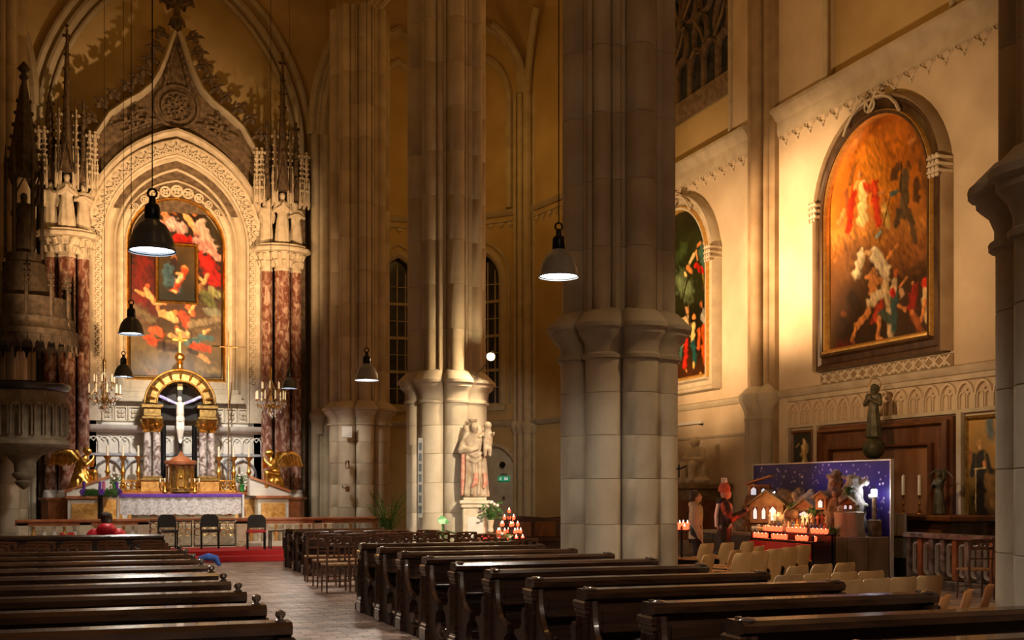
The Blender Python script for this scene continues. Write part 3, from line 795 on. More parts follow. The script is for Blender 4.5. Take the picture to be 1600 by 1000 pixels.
# lattice panel under the first painting
lat = thing('lattice_panel', 'carved stone lattice band directly under the large arched painting', 'panel')
m_ = MB(); rbox(m_, 17.55, 21.75, 4.0, 4.24, .03, .005); m_.build('backing', BRST, lat)
n = 14
for i in range(n):
    y0 = 17.6 + i * (4.1 / n); w = 4.1 / n
    m_ = MB()
    for a, b in ((y0, y0 + w), (y0 + w, y0)):
        m_.cyl((XW - .045, a, 4.0), (XW - .045, b, 4.22), .024, n=5)
    m_.ball((XW - .05, y0 + w / 2, 4.17), .04, 6, 4); m_.ball((XW - .05, y0 + w / 2, 4.05), .04, 6, 4)
    m_.build('lattice_cell', CARVED, lat, True)
# blind arcade, each arch a piece
ar = thing('blind_arcade', 'long row of small pointed blind arches above the brown reredos', 'arcade')
m_ = MB(); rbox(m_, 15.95, 23.0, 3.08, 3.16, .09); rbox(m_, 15.95, 23.0, 3.70, 3.80, .07); m_.build('rail', LEDGE, ar)
am = MB()
am.sweep([(-.215, 3.16), (-.215, 3.42)] + arch_pts(0, 3.42, .20, .24, 4) + [(.215, 3.42), (.215, 3.16)], [(-.02, 0), (-.02, .07), (.02, .07), (.02, 0)], (0, 0, 0), *RW[1:])
for q in (-.1, .1):
    am.sweep([(q - .075, 3.17)] + arch_pts(q, 3.38, .075, .09, 3) + [(q + .075, 3.17)], [(-.012, 0), (-.012, .045), (.012, .045), (.012, 0)], (0, 0, 0), *RW[1:])
am.ball((-.035, 0, 3.52), .03, 6, 4)
arm_ = am.mesh('small_arch', PLAST, True)
for i in range(15):
    link('small_arch', arm_, ar).location = (XW, 22.75 - i * .463, 0)
# --- chapel altar on the wall below: reredos, side paintings
rd = thing('wooden_reredos', 'large brown panelled wood reredos on the wall behind the crib', 'reredos')
m_ = MB(); rbox(m_, 17.45, 21.70, .2, 3.05, .12, .02); m_.build('board', WOODB, rd)
m_ = MB(); pts = [(-21.7, 1.0), (-21.7, 3.0), (-17.45, 3.0), (-17.45, 1.0)]
for q, w_ in ((0, .10), (.42, .06)):
    P = [(-21.62 + q, .9), (-21.62 + q, 2.98 - q), (-17.53 - q, 2.98 - q), (-17.53 - q, .9)]
    m_.sweep(P, [(0, .1), (0, .2), (-w_ * .6, .26), (-w_, .14), (-w_, .1)], *RW)
m_.build('moulding', WOODB, rd)
m_ = MB(); rbox(m_, 18.05, 21.1, 1.0, 2.46, .05, .02, .12); m_.build('raised_panel', mat('amber_panel', (.22, .09, .03), (.32, .14, .05), .4, scale=3, stretch=(1, 1, .3)), rd)
for y in (22.95, 21.84, 17.3, 15.98):
    m_ = MB(); rbox(m_, y - .06, y + .06, 0, 3.1, .12, .015); struct('trim_12', m_, LEDGE, label='slim vertical stone strip framing the chapel wall')
def small_painting(label, y0, y1, z0, z1, bg, strokes, nx, ny, seed, fm):
    t = thing('framed_painting', label, 'painting')
    c = -(y0 + y1) / 2; hw = (y1 - y0) / 2
    m_ = MB(); m_.sweep([(c - hw, z0), (c - hw, z1), (c + hw, z1), (c + hw, z0)], [(0, 0), (0, .07), (-.05, .11), (-.09, .05), (-.09, 0)], *RW, closed=True)
    m_.build('frame', fm, t)
    canvas('canvas', RW, c, z0 + .08, 0, hw - .08, bg, strokes, nx, ny, t, seed=seed, off=.05, rect=z1 - .08)
    return t
small_painting('small dark painting of a pale veiled figure in a brown frame above the crib', 21.95, 22.85, 1.3, 3.02,
    grad([(1.3, (24, 20, 14)), (3, (46, 50, 40))]), px_strokes([(1255, 735, 1255, 700, 9, (190, 160, 96)), (1246, 760, 1250, 720, 7, (26, 20, 16)), (1264, 720, 1266, 760, 7, (26, 20, 16)), (1255, 692, 1255, 700, 4.5, (210, 184, 130)), (1255, 720, 1255, 770, 7, (200, 180, 120)), (1243, 698, 1247, 694, 2, (170, 150, 90))], 0, 0, 0, 0, None), 40, 80, 31, WOODB)
small_painting('tall painting of a friar in a dark habit on golden ground', 16.1, 17.2, .95, 3.02,
    grad([(1, (46, 34, 16)), (1.8, (120, 92, 40)), (3, (206, 160, 74))]), px_strokes([
     (1500, 670, 1510, 720, 9, (200, 120, 50), .7), (1508, 700, 1502, 716, 4, (190, 70, 30)), (1544, 655, 1546, 680, 8, (90, 110, 110), .6), (1500, 760, 1512, 800, 12, (70, 56, 30), .7), (1548, 740, 1550, 790, 8, (120, 90, 40)),
     (1529, 715, 1530, 735, 12, (34, 28, 20)), (1520, 712, 1517, 740, 5, (34, 28, 20)), (1540, 712, 1545, 736, 5, (34, 28, 20)), (1530, 740, 1530, 802, 10, (36, 28, 18)), (1522, 780, 1538, 805, 9, (30, 22, 14)),
     (1528, 690, 1528, 693, 5, (206, 150, 90)), (1529, 698, 1529, 700, 3.5, (220, 170, 110)), (1535, 722, 1537, 726, 3, SK), (1521, 733, 1538, 731, 1.2, (210, 190, 130)), (1523, 733, 1522, 800, .9, (210, 190, 130))], 0, 0, 0, 0, None), 50, 110, 37, GOLDD)
# second bay: panel mouldings and the wall lamp tube
for a, b, z in ((24.7, 29.6, 3.05), (24.7, 24.75, 3.05)):
    run(a, b, z, [(-.03, 0), (-.03, .04), (.03, .06), (.03, 0)], 'trim_13', 'thin horizontal wall moulding in the second bay')
m_ = MB(); rbox(m_, 24.72, 24.80, 0, 3.75, .05, .01); rbox(m_, 24.78, 24.84, 0, 3.05, .04, .01); struct('trim_14', m_, LEDGE, label='vertical panel moulding in the second bay')
tb = thing('strip_lamp', 'slim horizontal strip fixture on the wall under the forest painting', 'lamp')
m_ = MB(); rbox(m_, 27.0, 28.9, 3.42, 3.5, .1, .01); m_.build('housing', PAINTW, tb)
m_ = MB(); rbox(m_, 27.05, 27.1, 3.38, 3.42, .09, .005); m_.build('bracket', BLACK, tb)

# ------------------------------------------------------------------ the high altar
YB = 34.4
AX = 2.2
AF = (Vector((0, YB, 0)), Vector((1, 0, 0)), Vector((0, 0, 1)), Vector((0, -1, 0)))
def A(px, py, Y=YB):
    p = atY(px, py, Y); return p.x, p.z
alt = thing('high_altar', 'towering carved gothic high altar with arched painting and marble columns', 'altar')
alt['kind'] = 'thing'
# masonry body behind
zs = 8.65
m_ = MB()
poly = [(AX - 2.55, .3)] + arch_pts(AX, zs, 2.55, 3.35, 10) + [(AX + 2.55, .3)]
m_.prism(poly, AF[0] + Vector((0, .35, 0)), *AF[1:], .3); m_.build('body', CARVED, alt)
def archline(hw, zb, R): return [(AX - hw, zb)] + arch_pts(AX, zs, hw, R, 12) + [(AX + hw, zb)]
def aswp(name, path, prof, m, closed=False, sm=True, Y=None):
    m_ = MB(); O = AF[0] if Y is None else Vector((0, Y, 0)); m_.sweep(path, prof, O, *AF[1:], closed=closed); return m_.build(name, m, alt, sm)
aswp('outer_arch_moulding', archline(2.46, 4.4, 3.25), [(-.02, 0), (-.02, .42), (.04, .50), (.12, .46), (.14, .30), (.14, 0)], CARVED)
aswp('leaf_band', archline(2.04, 3.6, 2.65), [(-.04, 0), (-.04, .22), (.0, .30), (.38, .34), (.42, .30), (.42, 0)], CARVED)
aswp('bead_band', archline(1.98, 3.6, 2.6), [(-.02, 0), (-.02, .30), (.03, .34), (.07, .28), (.07, 0)], CARVED)
aswp('cove_moulding', archline(1.62, 3.6, 2.2), [(0, 0), (0, .10), (.07, .18), (.12, .10), (.2, .04), (.28, .10), (.33, .18), (.36, .22), (.36, 0)], LEDGE)
aswp('inner_arch_moulding', archline(1.33, 4.4, 1.62), [(0, 0), (0, .12), (.05, .17), (.1, .10), (.22, .10), (.26, .19), (.30, .14), (.30, 0)], CARVED)
# shell scales of the broad band, leaf knots of the inner one
sc1 = MB(); sc1.sweep([(.15 * cos(t), .15 * sin(t)) for t in [pi * (1 + k / 7) for k in range(8)]], [(-.02, 0), (-.02, .05), (.02, .05), (.02, 0)], (0, 0, 0), *AF[1:])
sc1.cyl((0, -.02, -.10), (0, -.02, .06), .035, .02, 5); sc1.cyl((-.06, -.02, .04), (0, -.03, -.08), .02, n=4); sc1.cyl((.06, -.02, .04), (0, -.03, -.08), .02, n=4)
scm = sc1.mesh('shell', CARVED, True)
sc2 = MB(); sc2.sweep([(.085 * cos(t), .085 * sin(t)) for t in [pi * (.8 + k * 1.4 / 7) for k in range(8)]], [(-.02, 0), (-.02, .06), (.02, .06), (.02, 0)], (0, 0, 0), *AF[1:])
sc2.ball((0, -.03, -.04), .045, 6, 4); sc2.ball((.05, -.03, .04), .03, 5, 4); sc2.ball((-.05, -.03, .04), .03, 5, 4)
sc2m = sc2.mesh('leaf_knot', CARVED, True)
def along(path, step, fn):
    acc = step / 2
    for (x0, z0), (x1, z1) in zip(path[:-1], path[1:]):
        L = math.hypot(x1 - x0, z1 - z0); t = acc
        while t < L:
            fn(x0 + (x1 - x0) * t / L, z0 + (z1 - z0) * t / L, atan2(z1 - z0, x1 - x0)); t += step
        acc = t - L
def put(mesh, name, off, dy=0.0):
    def f(x, z, a):
        o = link(name, mesh, alt); o.location = (x - sin(a) * off, YB - .34 - dy, z + cos(a) * off); o.rotation_euler = (0, -a, 0)
    return f
along(arch_pts(AX, zs, 2.25, 2.95, 16), .30, put(scm, 'shell', .03, -.01))
along([(AX - 2.14, 4.7)] + arch_pts(AX, zs, 2.14, 2.8, 16) + [(AX + 2.14, 4.7)], .21, put(sc2m, 'leaf_knot', -.02, -.02))
# roundels over the painting
for k, t in enumerate(range(-4, 5)):
    a = t * .205; rr = .19 - .022 * abs(t)
    x = AX + 1.5 * sin(a) * 1.02; z = zs + 1.50 * cos(a) + .06 * (1 - abs(t) / 4)
    m_ = MB(); m_.tube([(x + rr * .8 * cos(q), YB - .16, z + rr * .8 * sin(q)) for q in [i * pi / 5 for i in range(10)]], rr * .2, 5, closed=True)
    for i in range(4): m_.ball((x + rr * .33 * cos(i * pi / 2 + .78), YB - .14, z + rr * .33 * sin(i * pi / 2 + .78)), rr * .27, 6, 4)
    m_.build('roundel', CARVED, alt, True)
gz0 = 4.86
aswp('gilded_frame', [(AX - 1.29, gz0)] + arch_pts(AX, zs, 1.29, None, 12) + [(AX + 1.29, gz0)], [(0, .0), (0, .14), (.04, .19), (.09, .14), (.09, 0)], GOLD, closed=True)
m_ = MB()
for k, (z0, z1, t, w) in enumerate(((4.14, 4.26, .42, 1.86), (4.26, 4.42, .34, 1.80), (4.42, 4.56, .26, 1.72), (4.56, 4.78, .16, 1.62))):
    m_.box(AX - w, AX + w, YB - t, YB, z0, z1, .015)
m_.build('frame_sill', LEDGE, alt)
# the canvas
RP_ = [('x', 0)]
def ap(L):
    out = []
    for s_ in L:
        a = A(s_[0], s_[1]); b = A(s_[2], s_[3]); out.append((a[0], a[1], b[0], b[1], s_[4] * .0155, s_[5]) + tuple(s_[6:]))
    return out
fl = (226, 168, 108)
S_ = [(225, 360, 230, 420, 18, (40, 28, 18), .8), (330, 350, 338, 380, 12, (52, 44, 26), .8), (226, 410, 224, 470, 18, (110, 22, 14), .6), (236, 420, 238, 500, 10, (84, 18, 14), .7),
      (262, 318, 272, 326, 9, (196, 110, 50)), (280, 318, 290, 330, 6, (210, 140, 80)), (258, 334, 262, 342, 7, (206, 140, 90)), (268, 350, 284, 358, 10, (220, 180, 170)), (252, 352, 262, 362, 6, (214, 150, 140)),
      (292, 340, 304, 358, 6, fl), (306, 362, 320, 366, 6, (226, 150, 120)), (300, 330, 304, 336, 5, (190, 110, 60)), (312, 350, 332, 392, 9, (210, 180, 160)), (322, 380, 340, 404, 7, (214, 150, 136)), (306, 376, 318, 392, 6, (216, 150, 140)),
      (276, 372, 292, 376, 8, (190, 24, 16)), (286, 384, 300, 390, 9, (160, 18, 14)), (324, 410, 336, 440, 13, (168, 16, 12)), (312, 400, 330, 420, 7, (200, 30, 20)), (318, 450, 330, 470, 9, (80, 22, 14)),
      (248, 388, 304, 388, 3, (176, 112, 30)), (248, 468, 304, 468, 3, (176, 112, 30))]
S_ += [(229, 452, 232, 462, 5, fl), (230, 446, 231, 448, 4, (190, 90, 50)), (232, 462, 244, 474, 5, fl), (246, 475, 258, 474, 3, fl), (212, 454, 226, 462, 3, (200, 150, 90)), (314, 448, 316, 456, 6, (150, 110, 60)), (324, 430, 318, 444, 3, fl), (308, 432, 318, 440, 2.5, fl),
       (320, 462, 332, 478, 8, (90, 96, 50)), (330, 452, 340, 462, 6, (140, 140, 90)), (324, 486, 340, 492, 7, (120, 124, 104)), (300, 472, 320, 476, 4, (70, 60, 30)),
       (252, 490, 268, 496, 6, fl), (266, 494, 272, 500, 7, (236, 196, 130)), (274, 488, 275, 490, 4.5, (196, 120, 60)), (246, 480, 250, 494, 3, fl), (294, 480, 302, 492, 5, (214, 110, 60)), (304, 476, 296, 488, 2.6, fl), (284, 492, 290, 506, 8, (190, 70, 36)),
       (210, 482, 236, 500, 8, (110, 96, 70), .5), (300, 508, 340, 500, 7, (130, 116, 90), .5), (306, 518, 342, 512, 5, (96, 80, 56), .5),
       (276, 512, 277, 514, 5, (150, 80, 36)), (280, 520, 292, 528, 7, (230, 190, 134)), (266, 524, 284, 532, 4, fl), (292, 536, 310, 532, 6, (70, 110, 120)), (312, 526, 330, 530, 5, (60, 100, 110)), (320, 520, 326, 516, 3.5, fl),
       (232, 528, 250, 538, 7, (196, 70, 30)), (240, 516, 252, 522, 7, (206, 96, 50)), (252, 540, 270, 544, 8, (60, 40, 26)), (302, 542, 326, 546, 7, (190, 70, 24)), (306, 552, 322, 562, 4, (220, 160, 100)), (322, 560, 326, 568, 2.5, fl), (296, 548, 306, 552, 5, (60, 46, 30)),
       (215, 555, 232, 575, 12, (90, 78, 52), .8), (228, 585, 240, 585, 8, (110, 80, 40)), (262, 580, 290, 584, 8, (80, 68, 40), .6), (312, 578, 340, 582, 9, (118, 102, 60), .7), (330, 590, 345, 592, 6, (40, 34, 20), .7), (215, 592, 226, 588, 7, (34, 26, 16), .7)]
canvas('canvas', AF, AX, 4.90, zs, 1.25, grad([(4.9, (70, 54, 30)), (5.6, (98, 84, 54)), (6.6, (70, 48, 30)), (7.6, (44, 22, 14)), (8.6, (42, 26, 16)), (10, (34, 24, 14))]), ap(S_), 110, 220, alt, None, 51, .06)
# the small framed picture set inside the canvas
xi0, zi0 = A(243, 474); xi1, zi1 = A(309, 384)
sp = canvas('inner_picture', AF, (xi0 + xi1) / 2, zi0 + .07, 0, (xi1 - xi0) / 2 - .07, grad([(6, (22, 24, 20)), (7.2, (30, 32, 26)), (8.4, (74, 56, 28))]),
       ap([(272, 405, 273, 407, 5, (180, 110, 60)), (271, 412, 268, 424, 8, (50, 30, 26)), (264, 420, 262, 442, 8, (60, 92, 104)), (268, 440, 276, 450, 8, (56, 80, 92)), (289, 418, 290, 420, 4, (210, 140, 80)), (288, 426, 282, 436, 6, (190, 70, 30)), (280, 440, 272, 454, 5, (170, 60, 26)), (282, 432, 278, 440, 4, (226, 200, 150)), (276, 428, 284, 430, 3, fl), (270, 455, 274, 457, 2, fl)]),
       44, 66, alt, None, 52, .10, rect=zi1 - .07)
aswp('picture_frame', [(xi0, zi0), (xi0, zi1), (xi1, zi1), (xi1, zi0)], [(0, .05), (0, .16), (-.05, .20), (-.09, .14), (-.09, .05)], GOLD, closed=True)
# ogee gable with crockets and finial
GP = [(136, 330), (134, 275), (130, 248), (122, 228), (100, 190), (78, 171), (55, 155), (38, 138), (26, 116), (17, 92), (9, 66), (4, 52)]
gx = lambda d: d * .01825
gpL = [(AX - gx(d), EYE + (HZ - y) * .01825) for d, y in GP]; gpR = [(2 * AX - x, z) for x, z in gpL]
aswp('gable_moulding', gpL, [(-.07, 0), (-.07, .42), (0, .5), (.07, .42), (.07, 0)], LEDGE)
aswp('gable_moulding', gpR, [(-.07, 0), (-.07, .42), (0, .5), (.07, .42), (.07, 0)], LEDGE)
m_ = MB(); m_.prism(gpL + gpR[::-1], AF[0], *AF[1:], .12)
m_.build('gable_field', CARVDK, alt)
def crocket():
    m_ = MB()
    m_.tube([(0, 0, 0), (.02, -.02, .14), (-.05, -.02, .26), (-.14, -.02, .22)], [.05, .06, .07, .04], 6)
    m_.tube([(0, 0, .1), (.12, 0, .2), (.16, 0, .34)], [.05, .05, .015], 5)
    m_.ball((-.10, -.02, .24), .08, 6, 5); m_.ball((.05, -.03, .30), .06, 6, 4); m_.tube([(0, 0, .22), (-.02, 0, .40), (-.08, 0, .48)], [.05, .04, .01], 5)
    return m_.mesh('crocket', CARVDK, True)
ck = crocket()
for gp, s_ in ((gpL, 1), (gpR, -1)):
    acc = []
    along(gp, .42, lambda x, z, a: acc.append((x, z, a)))
    for x, z, a in acc:
        o = link('crocket', ck, alt); nx_, nz_ = -sin(a) * s_, cos(a) * s_
        o.location = (x + nx_ * .08, YB - .3, z + nz_ * .08); o.rotation_euler = (0, (-a if s_ > 0 else -a + pi), 0)
        if s_ < 0: o.scale = (-1, 1, 1); o.rotation_euler = (0, -(a - pi), 0)
        o.scale = (s_ * 1.15, 1.15, 1.15)
# gable tracery
cz = EYE + (HZ - 166) * .01825
m_ = MB()
for rr, t in ((.60, .05), (.42, .03)):
    m_.tube([(AX + rr * cos(q), YB - .2, cz + rr * sin(q)) for q in [i * pi / 12 for i in range(24)]], t, 6, closed=True)
m_.build('gable_ring', CARVDK, alt, True)
for i in range(6):
    a = i * pi / 3 + .5; m_ = MB(); x, z = AX + .25 * cos(a), cz + .25 * sin(a)
    m_.tube([(x + .17 * cos(q), YB - .18, z + .17 * sin(q)) for q in [j * pi / 5 for j in range(10)]], .03, 5, closed=True)
    m_.ball((x, YB - .16, z), .08, 6, 4); m_.build('rosette', CARVDK, alt, True)
for s_ in (-1, 1):
    for (a, b), (c, d), (e, f) in (((60, 168), (85, 180), (118, 230)), ((30, 190), (60, 196), (95, 205)), ((20, 140), (12, 110), (3, 70)), ((34, 190), (58, 206), (80, 214)), ((48, 176), (66, 190), (62, 206))):
        p0, p1, p2 = [Vector((AX + s_ * gx(u_), YB - .2, EYE + (HZ - v_) * .01825)) for u_, v_ in ((a, b), (c, d), (e, f))]
        mid = p1 + (p1 - (p0 + p2) / 2) * 1.2 + Vector((0, 0, .12))
        P_ = [p0 * (1 - t) ** 2 + mid * 2 * t * (1 - t) + p2 * t * t for t in [k / 8 for k in range(9)]]
        m_ = MB(); m_.tube(P_, .045, 5)
        for k in (2, 4, 6): m_.ball(P_[k] + Vector((0, -.03, .08)), .07, 6, 4); m_.ball(P_[k] + Vector((.06, -.02, -.07)), .05, 6, 4)
        m_.build('gable_tracery', CARVDK, alt, True)
m_ = MB(); fz = EYE + (HZ - 52) * .01825
m_.cyl((AX, YB - .25, fz - .3), (AX, YB - .25, fz + 2.2), .10, .07, 8)
for dz, rr in ((.35, .2), (.95, .44), (1.9, .28)):
    for i in range(6):
        a = i * pi / 3; m_.tube([(AX + .08 * cos(a), YB - .25 + .08 * sin(a), fz + dz - .15), (AX + rr * cos(a), YB - .25 + rr * sin(a), fz + dz), (AX + rr * 1.05 * cos(a), YB - .25 + rr * sin(a) * 1.05, fz + dz - .14)], [.06, .09, .04], 6)
m_.ball((AX, YB - .25, fz + 2.3), .16, 8, 6)
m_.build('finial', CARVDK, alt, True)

# statue of small draped figure (fused single surface)
def figure_mb(m_, x, y, z, h, rz=0, arms='pray', wings=0, lean=0, hair=True, folds=9):
    k = h / 1.7; R_ = Matrix.Rotation(rz, 4, 'Z'); M0 = m_.M.copy()
    m_.M = M0 @ Matrix.Translation((x, y, z)) @ R_ @ Matrix.Scale(k, 4)
    w = lambda t, zz: 1 + .13 * cos(folds * t + zz * 2.5) * max(0, min(1, (1.1 - zz) / .5))
    m_.lathe([(.001, 0), (.27, .01), (.25, .3), (.21, .7), (.17, .98), (.19, 1.2), (.20, 1.36), (.10, 1.45), (.06, 1.50)], 28, (0, 0, 0), 1, .72, w)
    m_.ball((0, -.01, 1.60), .105, 12, 10, (.85, 1, 1.15)); m_.cyl((0, 0, 1.4), (0, 0, 1.55), .055, n=8)
    m_.ball((0, -.115, 1.59), .02, 6, 4); 
    if hair: m_.ball((0, .03, 1.62), .115, 12, 8, (.95, 1, 1.1)); m_.ball((0, .07, 1.5), .09, 8, 6)
    for s_ in (-1, 1):
        sh = (s_ * .19, 0, 1.36)
        if arms == 'pray': P = [sh, (s_ * .27, -.06, 1.08), (s_ * .04, -.24, 1.22), (s_ * .02, -.26, 1.34)]
        elif arms == 'down': P = [sh, (s_ * .27, -.03, 1.08), (s_ * .24, -.16, .86), (s_ * .22, -.2, .78)]
        elif arms == 'raise' and s_ > 0: P = [sh, (.36, -.1, 1.5), (.40, -.2, 1.78), (.42, -.22, 1.88)]
        elif arms == 'raise': P = [sh, (-.28, -.08, 1.1), (-.1, -.24, 1.2), (-.04, -.27, 1.22)]
        else: P = [sh, (s_ * .30, -.08, 1.1), (s_ * .12, -.26, 1.16), (s_ * .02, -.30, 1.2)]
        limb(m_, P, [.085, .075, .05, .035])
        if wings: 
            m_.tube([(s_ * .07, .12, 1.2), (s_ * .28, .2, 1.6), (s_ * .42, .22, 1.4), (s_ * .40, .2, .8), (s_ * .34, .18, .5)], [.06, .12, .13, .10, .03], 8)
    m_.M = M0
# column clusters and everything that stands on them
def cluster(s_):
    x0 = AX + s_ * 2.92
    for q, rr, dy in ((0, .22, -.1), (.42, .16, .08), (-.42, .16, .08)):
        m_ = MB(); m_.lathe([(rr * 1.02, 1.62), (rr, 1.9), (rr, 7.9), (rr * .96, 8.05)], 18, (x0 + q, YB - .55 + dy, 0)); m_.build('column', MARBLE, alt, True)
        m_ = MB(); m_.lathe([(rr * 1.35, 1.45), (rr * 1.35, 1.52), (rr * 1.2, 1.56), (rr * 1.25, 1.6), (rr * 1.02, 1.66)], 16, (x0 + q, YB - .55 + dy, 0)); m_.build('column_base', PALE, alt, True)
        m_ = MB(); n_ = 8
        m_.lathe([(rr * .98, 8.0), (rr * 1.1, 8.04), (rr, 8.1), (rr * 1.2, 8.4), (rr * 1.45, 8.55)], 12, (x0 + q, YB - .55 + dy, 0))
        for row, z in enumerate((8.14, 8.34)):
            for i in range(n_):
                a = (i + row * .5) * 2 * pi / n_; r1 = rr * (1.05 + .15 * row)
                m_.tube([(x0 + q + r1 * cos(a), YB - .55 + dy + r1 * sin(a), z), (x0 + q + r1 * 1.25 * cos(a), YB - .55 + dy + r1 * 1.25 * sin(a), z + .17), (x0 + q + r1 * 1.5 * cos(a), YB - .55 + dy + r1 * 1.5 * sin(a), z + .13)], [.04, .05, .03], 5)
        m_.build('capital', CARVED, alt, True)
    m_ = MB(); m_.lathe([(.82, 8.56), (.86, 8.6), (.86, 8.66), (.74, 8.72), (.74, 8.76)], 12, (x0, YB - .5, 0), 1, .7); m_.build('abacus', CARVED, alt)
    m_ = MB(); m_.lathe([(.74, .3), (.74, .42), (.66, .5), (.66, 1.32), (.74, 1.40), (.74, 1.45)], 8, (x0, YB - .5, 0), 1, .75); m_.build('pedestal', RMARB, alt)
    m_ = MB(); m_.box(x0 - .75, x0 + .75, YB - .15, YB + .3, .3, 11.4, .02); m_.build('back_pier', CARVDK, alt)
    # figures
    for q, dy, h, ar_, wg in ((0, -.12, 1.45, 'pray', 1 if s_ > 0 else 0), (.42, .08, 1.25, 'cross', 0), (-.42, .08, 1.25, 'down', 0)):
        m_ = MB(); m_.lathe([(.17, 0), (.17, .08)], 8, (x0 + q, YB - .55 + dy, 8.76))
        figure_mb(m_, x0 + q, YB - .55 + dy, 8.82, h, 0, ar_, wg); fuse('saint_figure', m_, CARVED, alt, .028, 1)
    # canopies: little spires
    def spire(x, y, z, w, h, mm, name='canopy'):
        m_ = MB()
        for i in range(4):
            a = i * pi / 2 + pi / 4; m_.cyl((x + w * cos(a), y + w * sin(a), z - .1), (x + w * cos(a), y + w * sin(a), z + h * .35), .03, .02, 5)
            m_.cyl((x + w * cos(a), y + w * sin(a), z + h * .35), (x + w * cos(a), y + w * sin(a), z + h * .5), .035, .005, 5)
        for i in range(4):
            a = i * pi / 2; x1, y1 = x + w * .72 * cos(a), y + w * .72 * sin(a)
            m_.tube([(x1 - w * .5 * sin(a), y1 + w * .5 * cos(a), z), (x1, y1, z + h * .22), (x1 + w * .5 * sin(a), y1 - w * .5 * cos(a), z)], .028, 5)
            m_.ball((x1, y1, z + h * .27), .05, 6, 4)
        m_.lathe([(w * .75, z - .02), (w * .75, z + .06), (w * .55, z + h * .15), (w * .32, z + h * .36), (w * .34, z + h * .4), (.05, z + h * .9)], 8, (x, y, 0))
        for j in range(5):
            zz = z + h * (.42 + .1 * j); r_ = w * .32 * (1 - j / 6) + .03
            for i in range(4):
                a = i * pi / 2; m_.ball((x + r_ * cos(a), y + r_ * sin(a), zz), .038, 5, 4)
        m_.cyl((x, y, z + h * .85), (x, y, z + h), .035, n=6)
        for i in range(4):
            a = i * pi / 2; m_.ball((x + .08 * cos(a), y + .08 * sin(a), z + h * .95), .05, 6, 4)
        m_.ball((x, y, z + h * 1.02), .05, 6, 4)
        m_.build(name, mm, alt, True)
    spire(x0, YB - .67, 10.36, .30, 3.9, CARVDK)
    spire(x0 + .42, YB - .47, 10.15, .22, 2.2, CARVDK); spire(x0 - .42, YB - .47, 10.15, .22, 2.2, CARVDK)
    for q in (-.72, -.22, .22, .72, -.58, .58): spire(x0 + q, YB - .75 + abs(q) * .3, 10.0, .09, 1.5 + .5 * (abs(q) < .3), CARVED, 'pinnacle')
for s_ in (-1, 1): cluster(s_)

# lower zone: carved frieze, blind arcade, open tracery
m_ = MB(); m_.box(AX - 2.62, AX + 2.62, YB - .15, YB + .2, .3, 4.14, .01); m_.build("lower_wall", PALE, alt)
m_ = MB(); m_.sweep([(AX - 2.42, 3.38), (AX + 2.42, 3.38)], [(-.1, 0), (-.1, .16), (0, .3), (.1, .34), (.12, 0)], *((Vector((0, YB - .15, 0)),) + AF[1:])); m_.build('cornice', PALE, alt, True)
for s_ in (-1, 1):
    for i in range(4):
        cx = AX + s_ * (1.15 + i * .36); m_ = MB(); q = .15
        m_.sweep([(cx - q, 3.62), (cx - q, 4.0), (cx + q, 4.0), (cx + q, 3.62)], [(-.02, 0), (-.02, .06), (.02, .06), (.02, 0)], *((Vector((0, YB - .15, 0)),) + AF[1:]), closed=True)
        for j in range(4):
            m_.ball((cx + .065 * cos(j * pi / 2 + .78), YB - .17, 3.81 + .085 * sin(j * pi / 2 + .78)), .06, 6, 4)
        m_.build('frieze_square', CARVED, alt, True)
bl = MB(); bl.sweep([(-.13, 2.72), (-.13, 3.0)] + arch_pts(0, 3.0, .13, .17, 4) + [(.13, 3.0), (.13, 2.72)], [(-.015, 0), (-.015, .06), (.015, .06), (.015, 0)], (0, YB - .15, 0), *AF[1:])
bl.sweep([(-.13, 3.2), (0, 3.04), (.13, 3.2)], [(-.01, 0), (-.01, .04), (.01, .04), (.01, 0)], (0, YB - .15, 0), *AF[1:])
blm = bl.mesh('small_arch', PALE, True)
for i in range(17): link('small_arch', blm, alt).location = (AX - 2.24 + i * .28, 0, 0)
GREYST = mat('grey_painted_tracery', (.26, .27, .30), (.36, .37, .40), .7, scale=5)
m_ = MB(); m_.box(AX - 2.42, AX + 2.42, YB - .2, YB - .15, 2.62, 2.70, .01); m_.build('rail', GREYST, alt)
for s_ in (-1, 1):
    for c_, w_ in ((1.05, .38), (1.85, .38)):
        cx = AX + s_ * c_; m_ = MB()
        m_.sweep([(cx - w_, 1.3), (cx - w_, 2.05)] + arch_pts(cx, 2.05, w_, .48, 6) + [(cx + w_, 2.05), (cx + w_, 1.3)], [(-.035, 0), (-.035, .05), (0, .10), (.035, .05), (.035, 0)], *((Vector((0, YB - .15, 0)),) + AF[1:]))
        m_.build('tracery_arch', GREYST, alt, True)
    m_ = MB(); cx = AX + s_ * 1.45
    m_.tube([(cx + .15 * cos(q), YB - .2, 2.42 + .15 * sin(q)) for q in [i * pi / 7 for i in range(14)]], .035, 5, closed=True)
    m_.tube([(cx + .06 * cos(q), YB - .2, 2.42 + .06 * sin(q)) for q in [i * pi / 4 for i in range(8)]], .02, 5, closed=True)
    m_.build('tracery_ring', GREYST, alt, True)
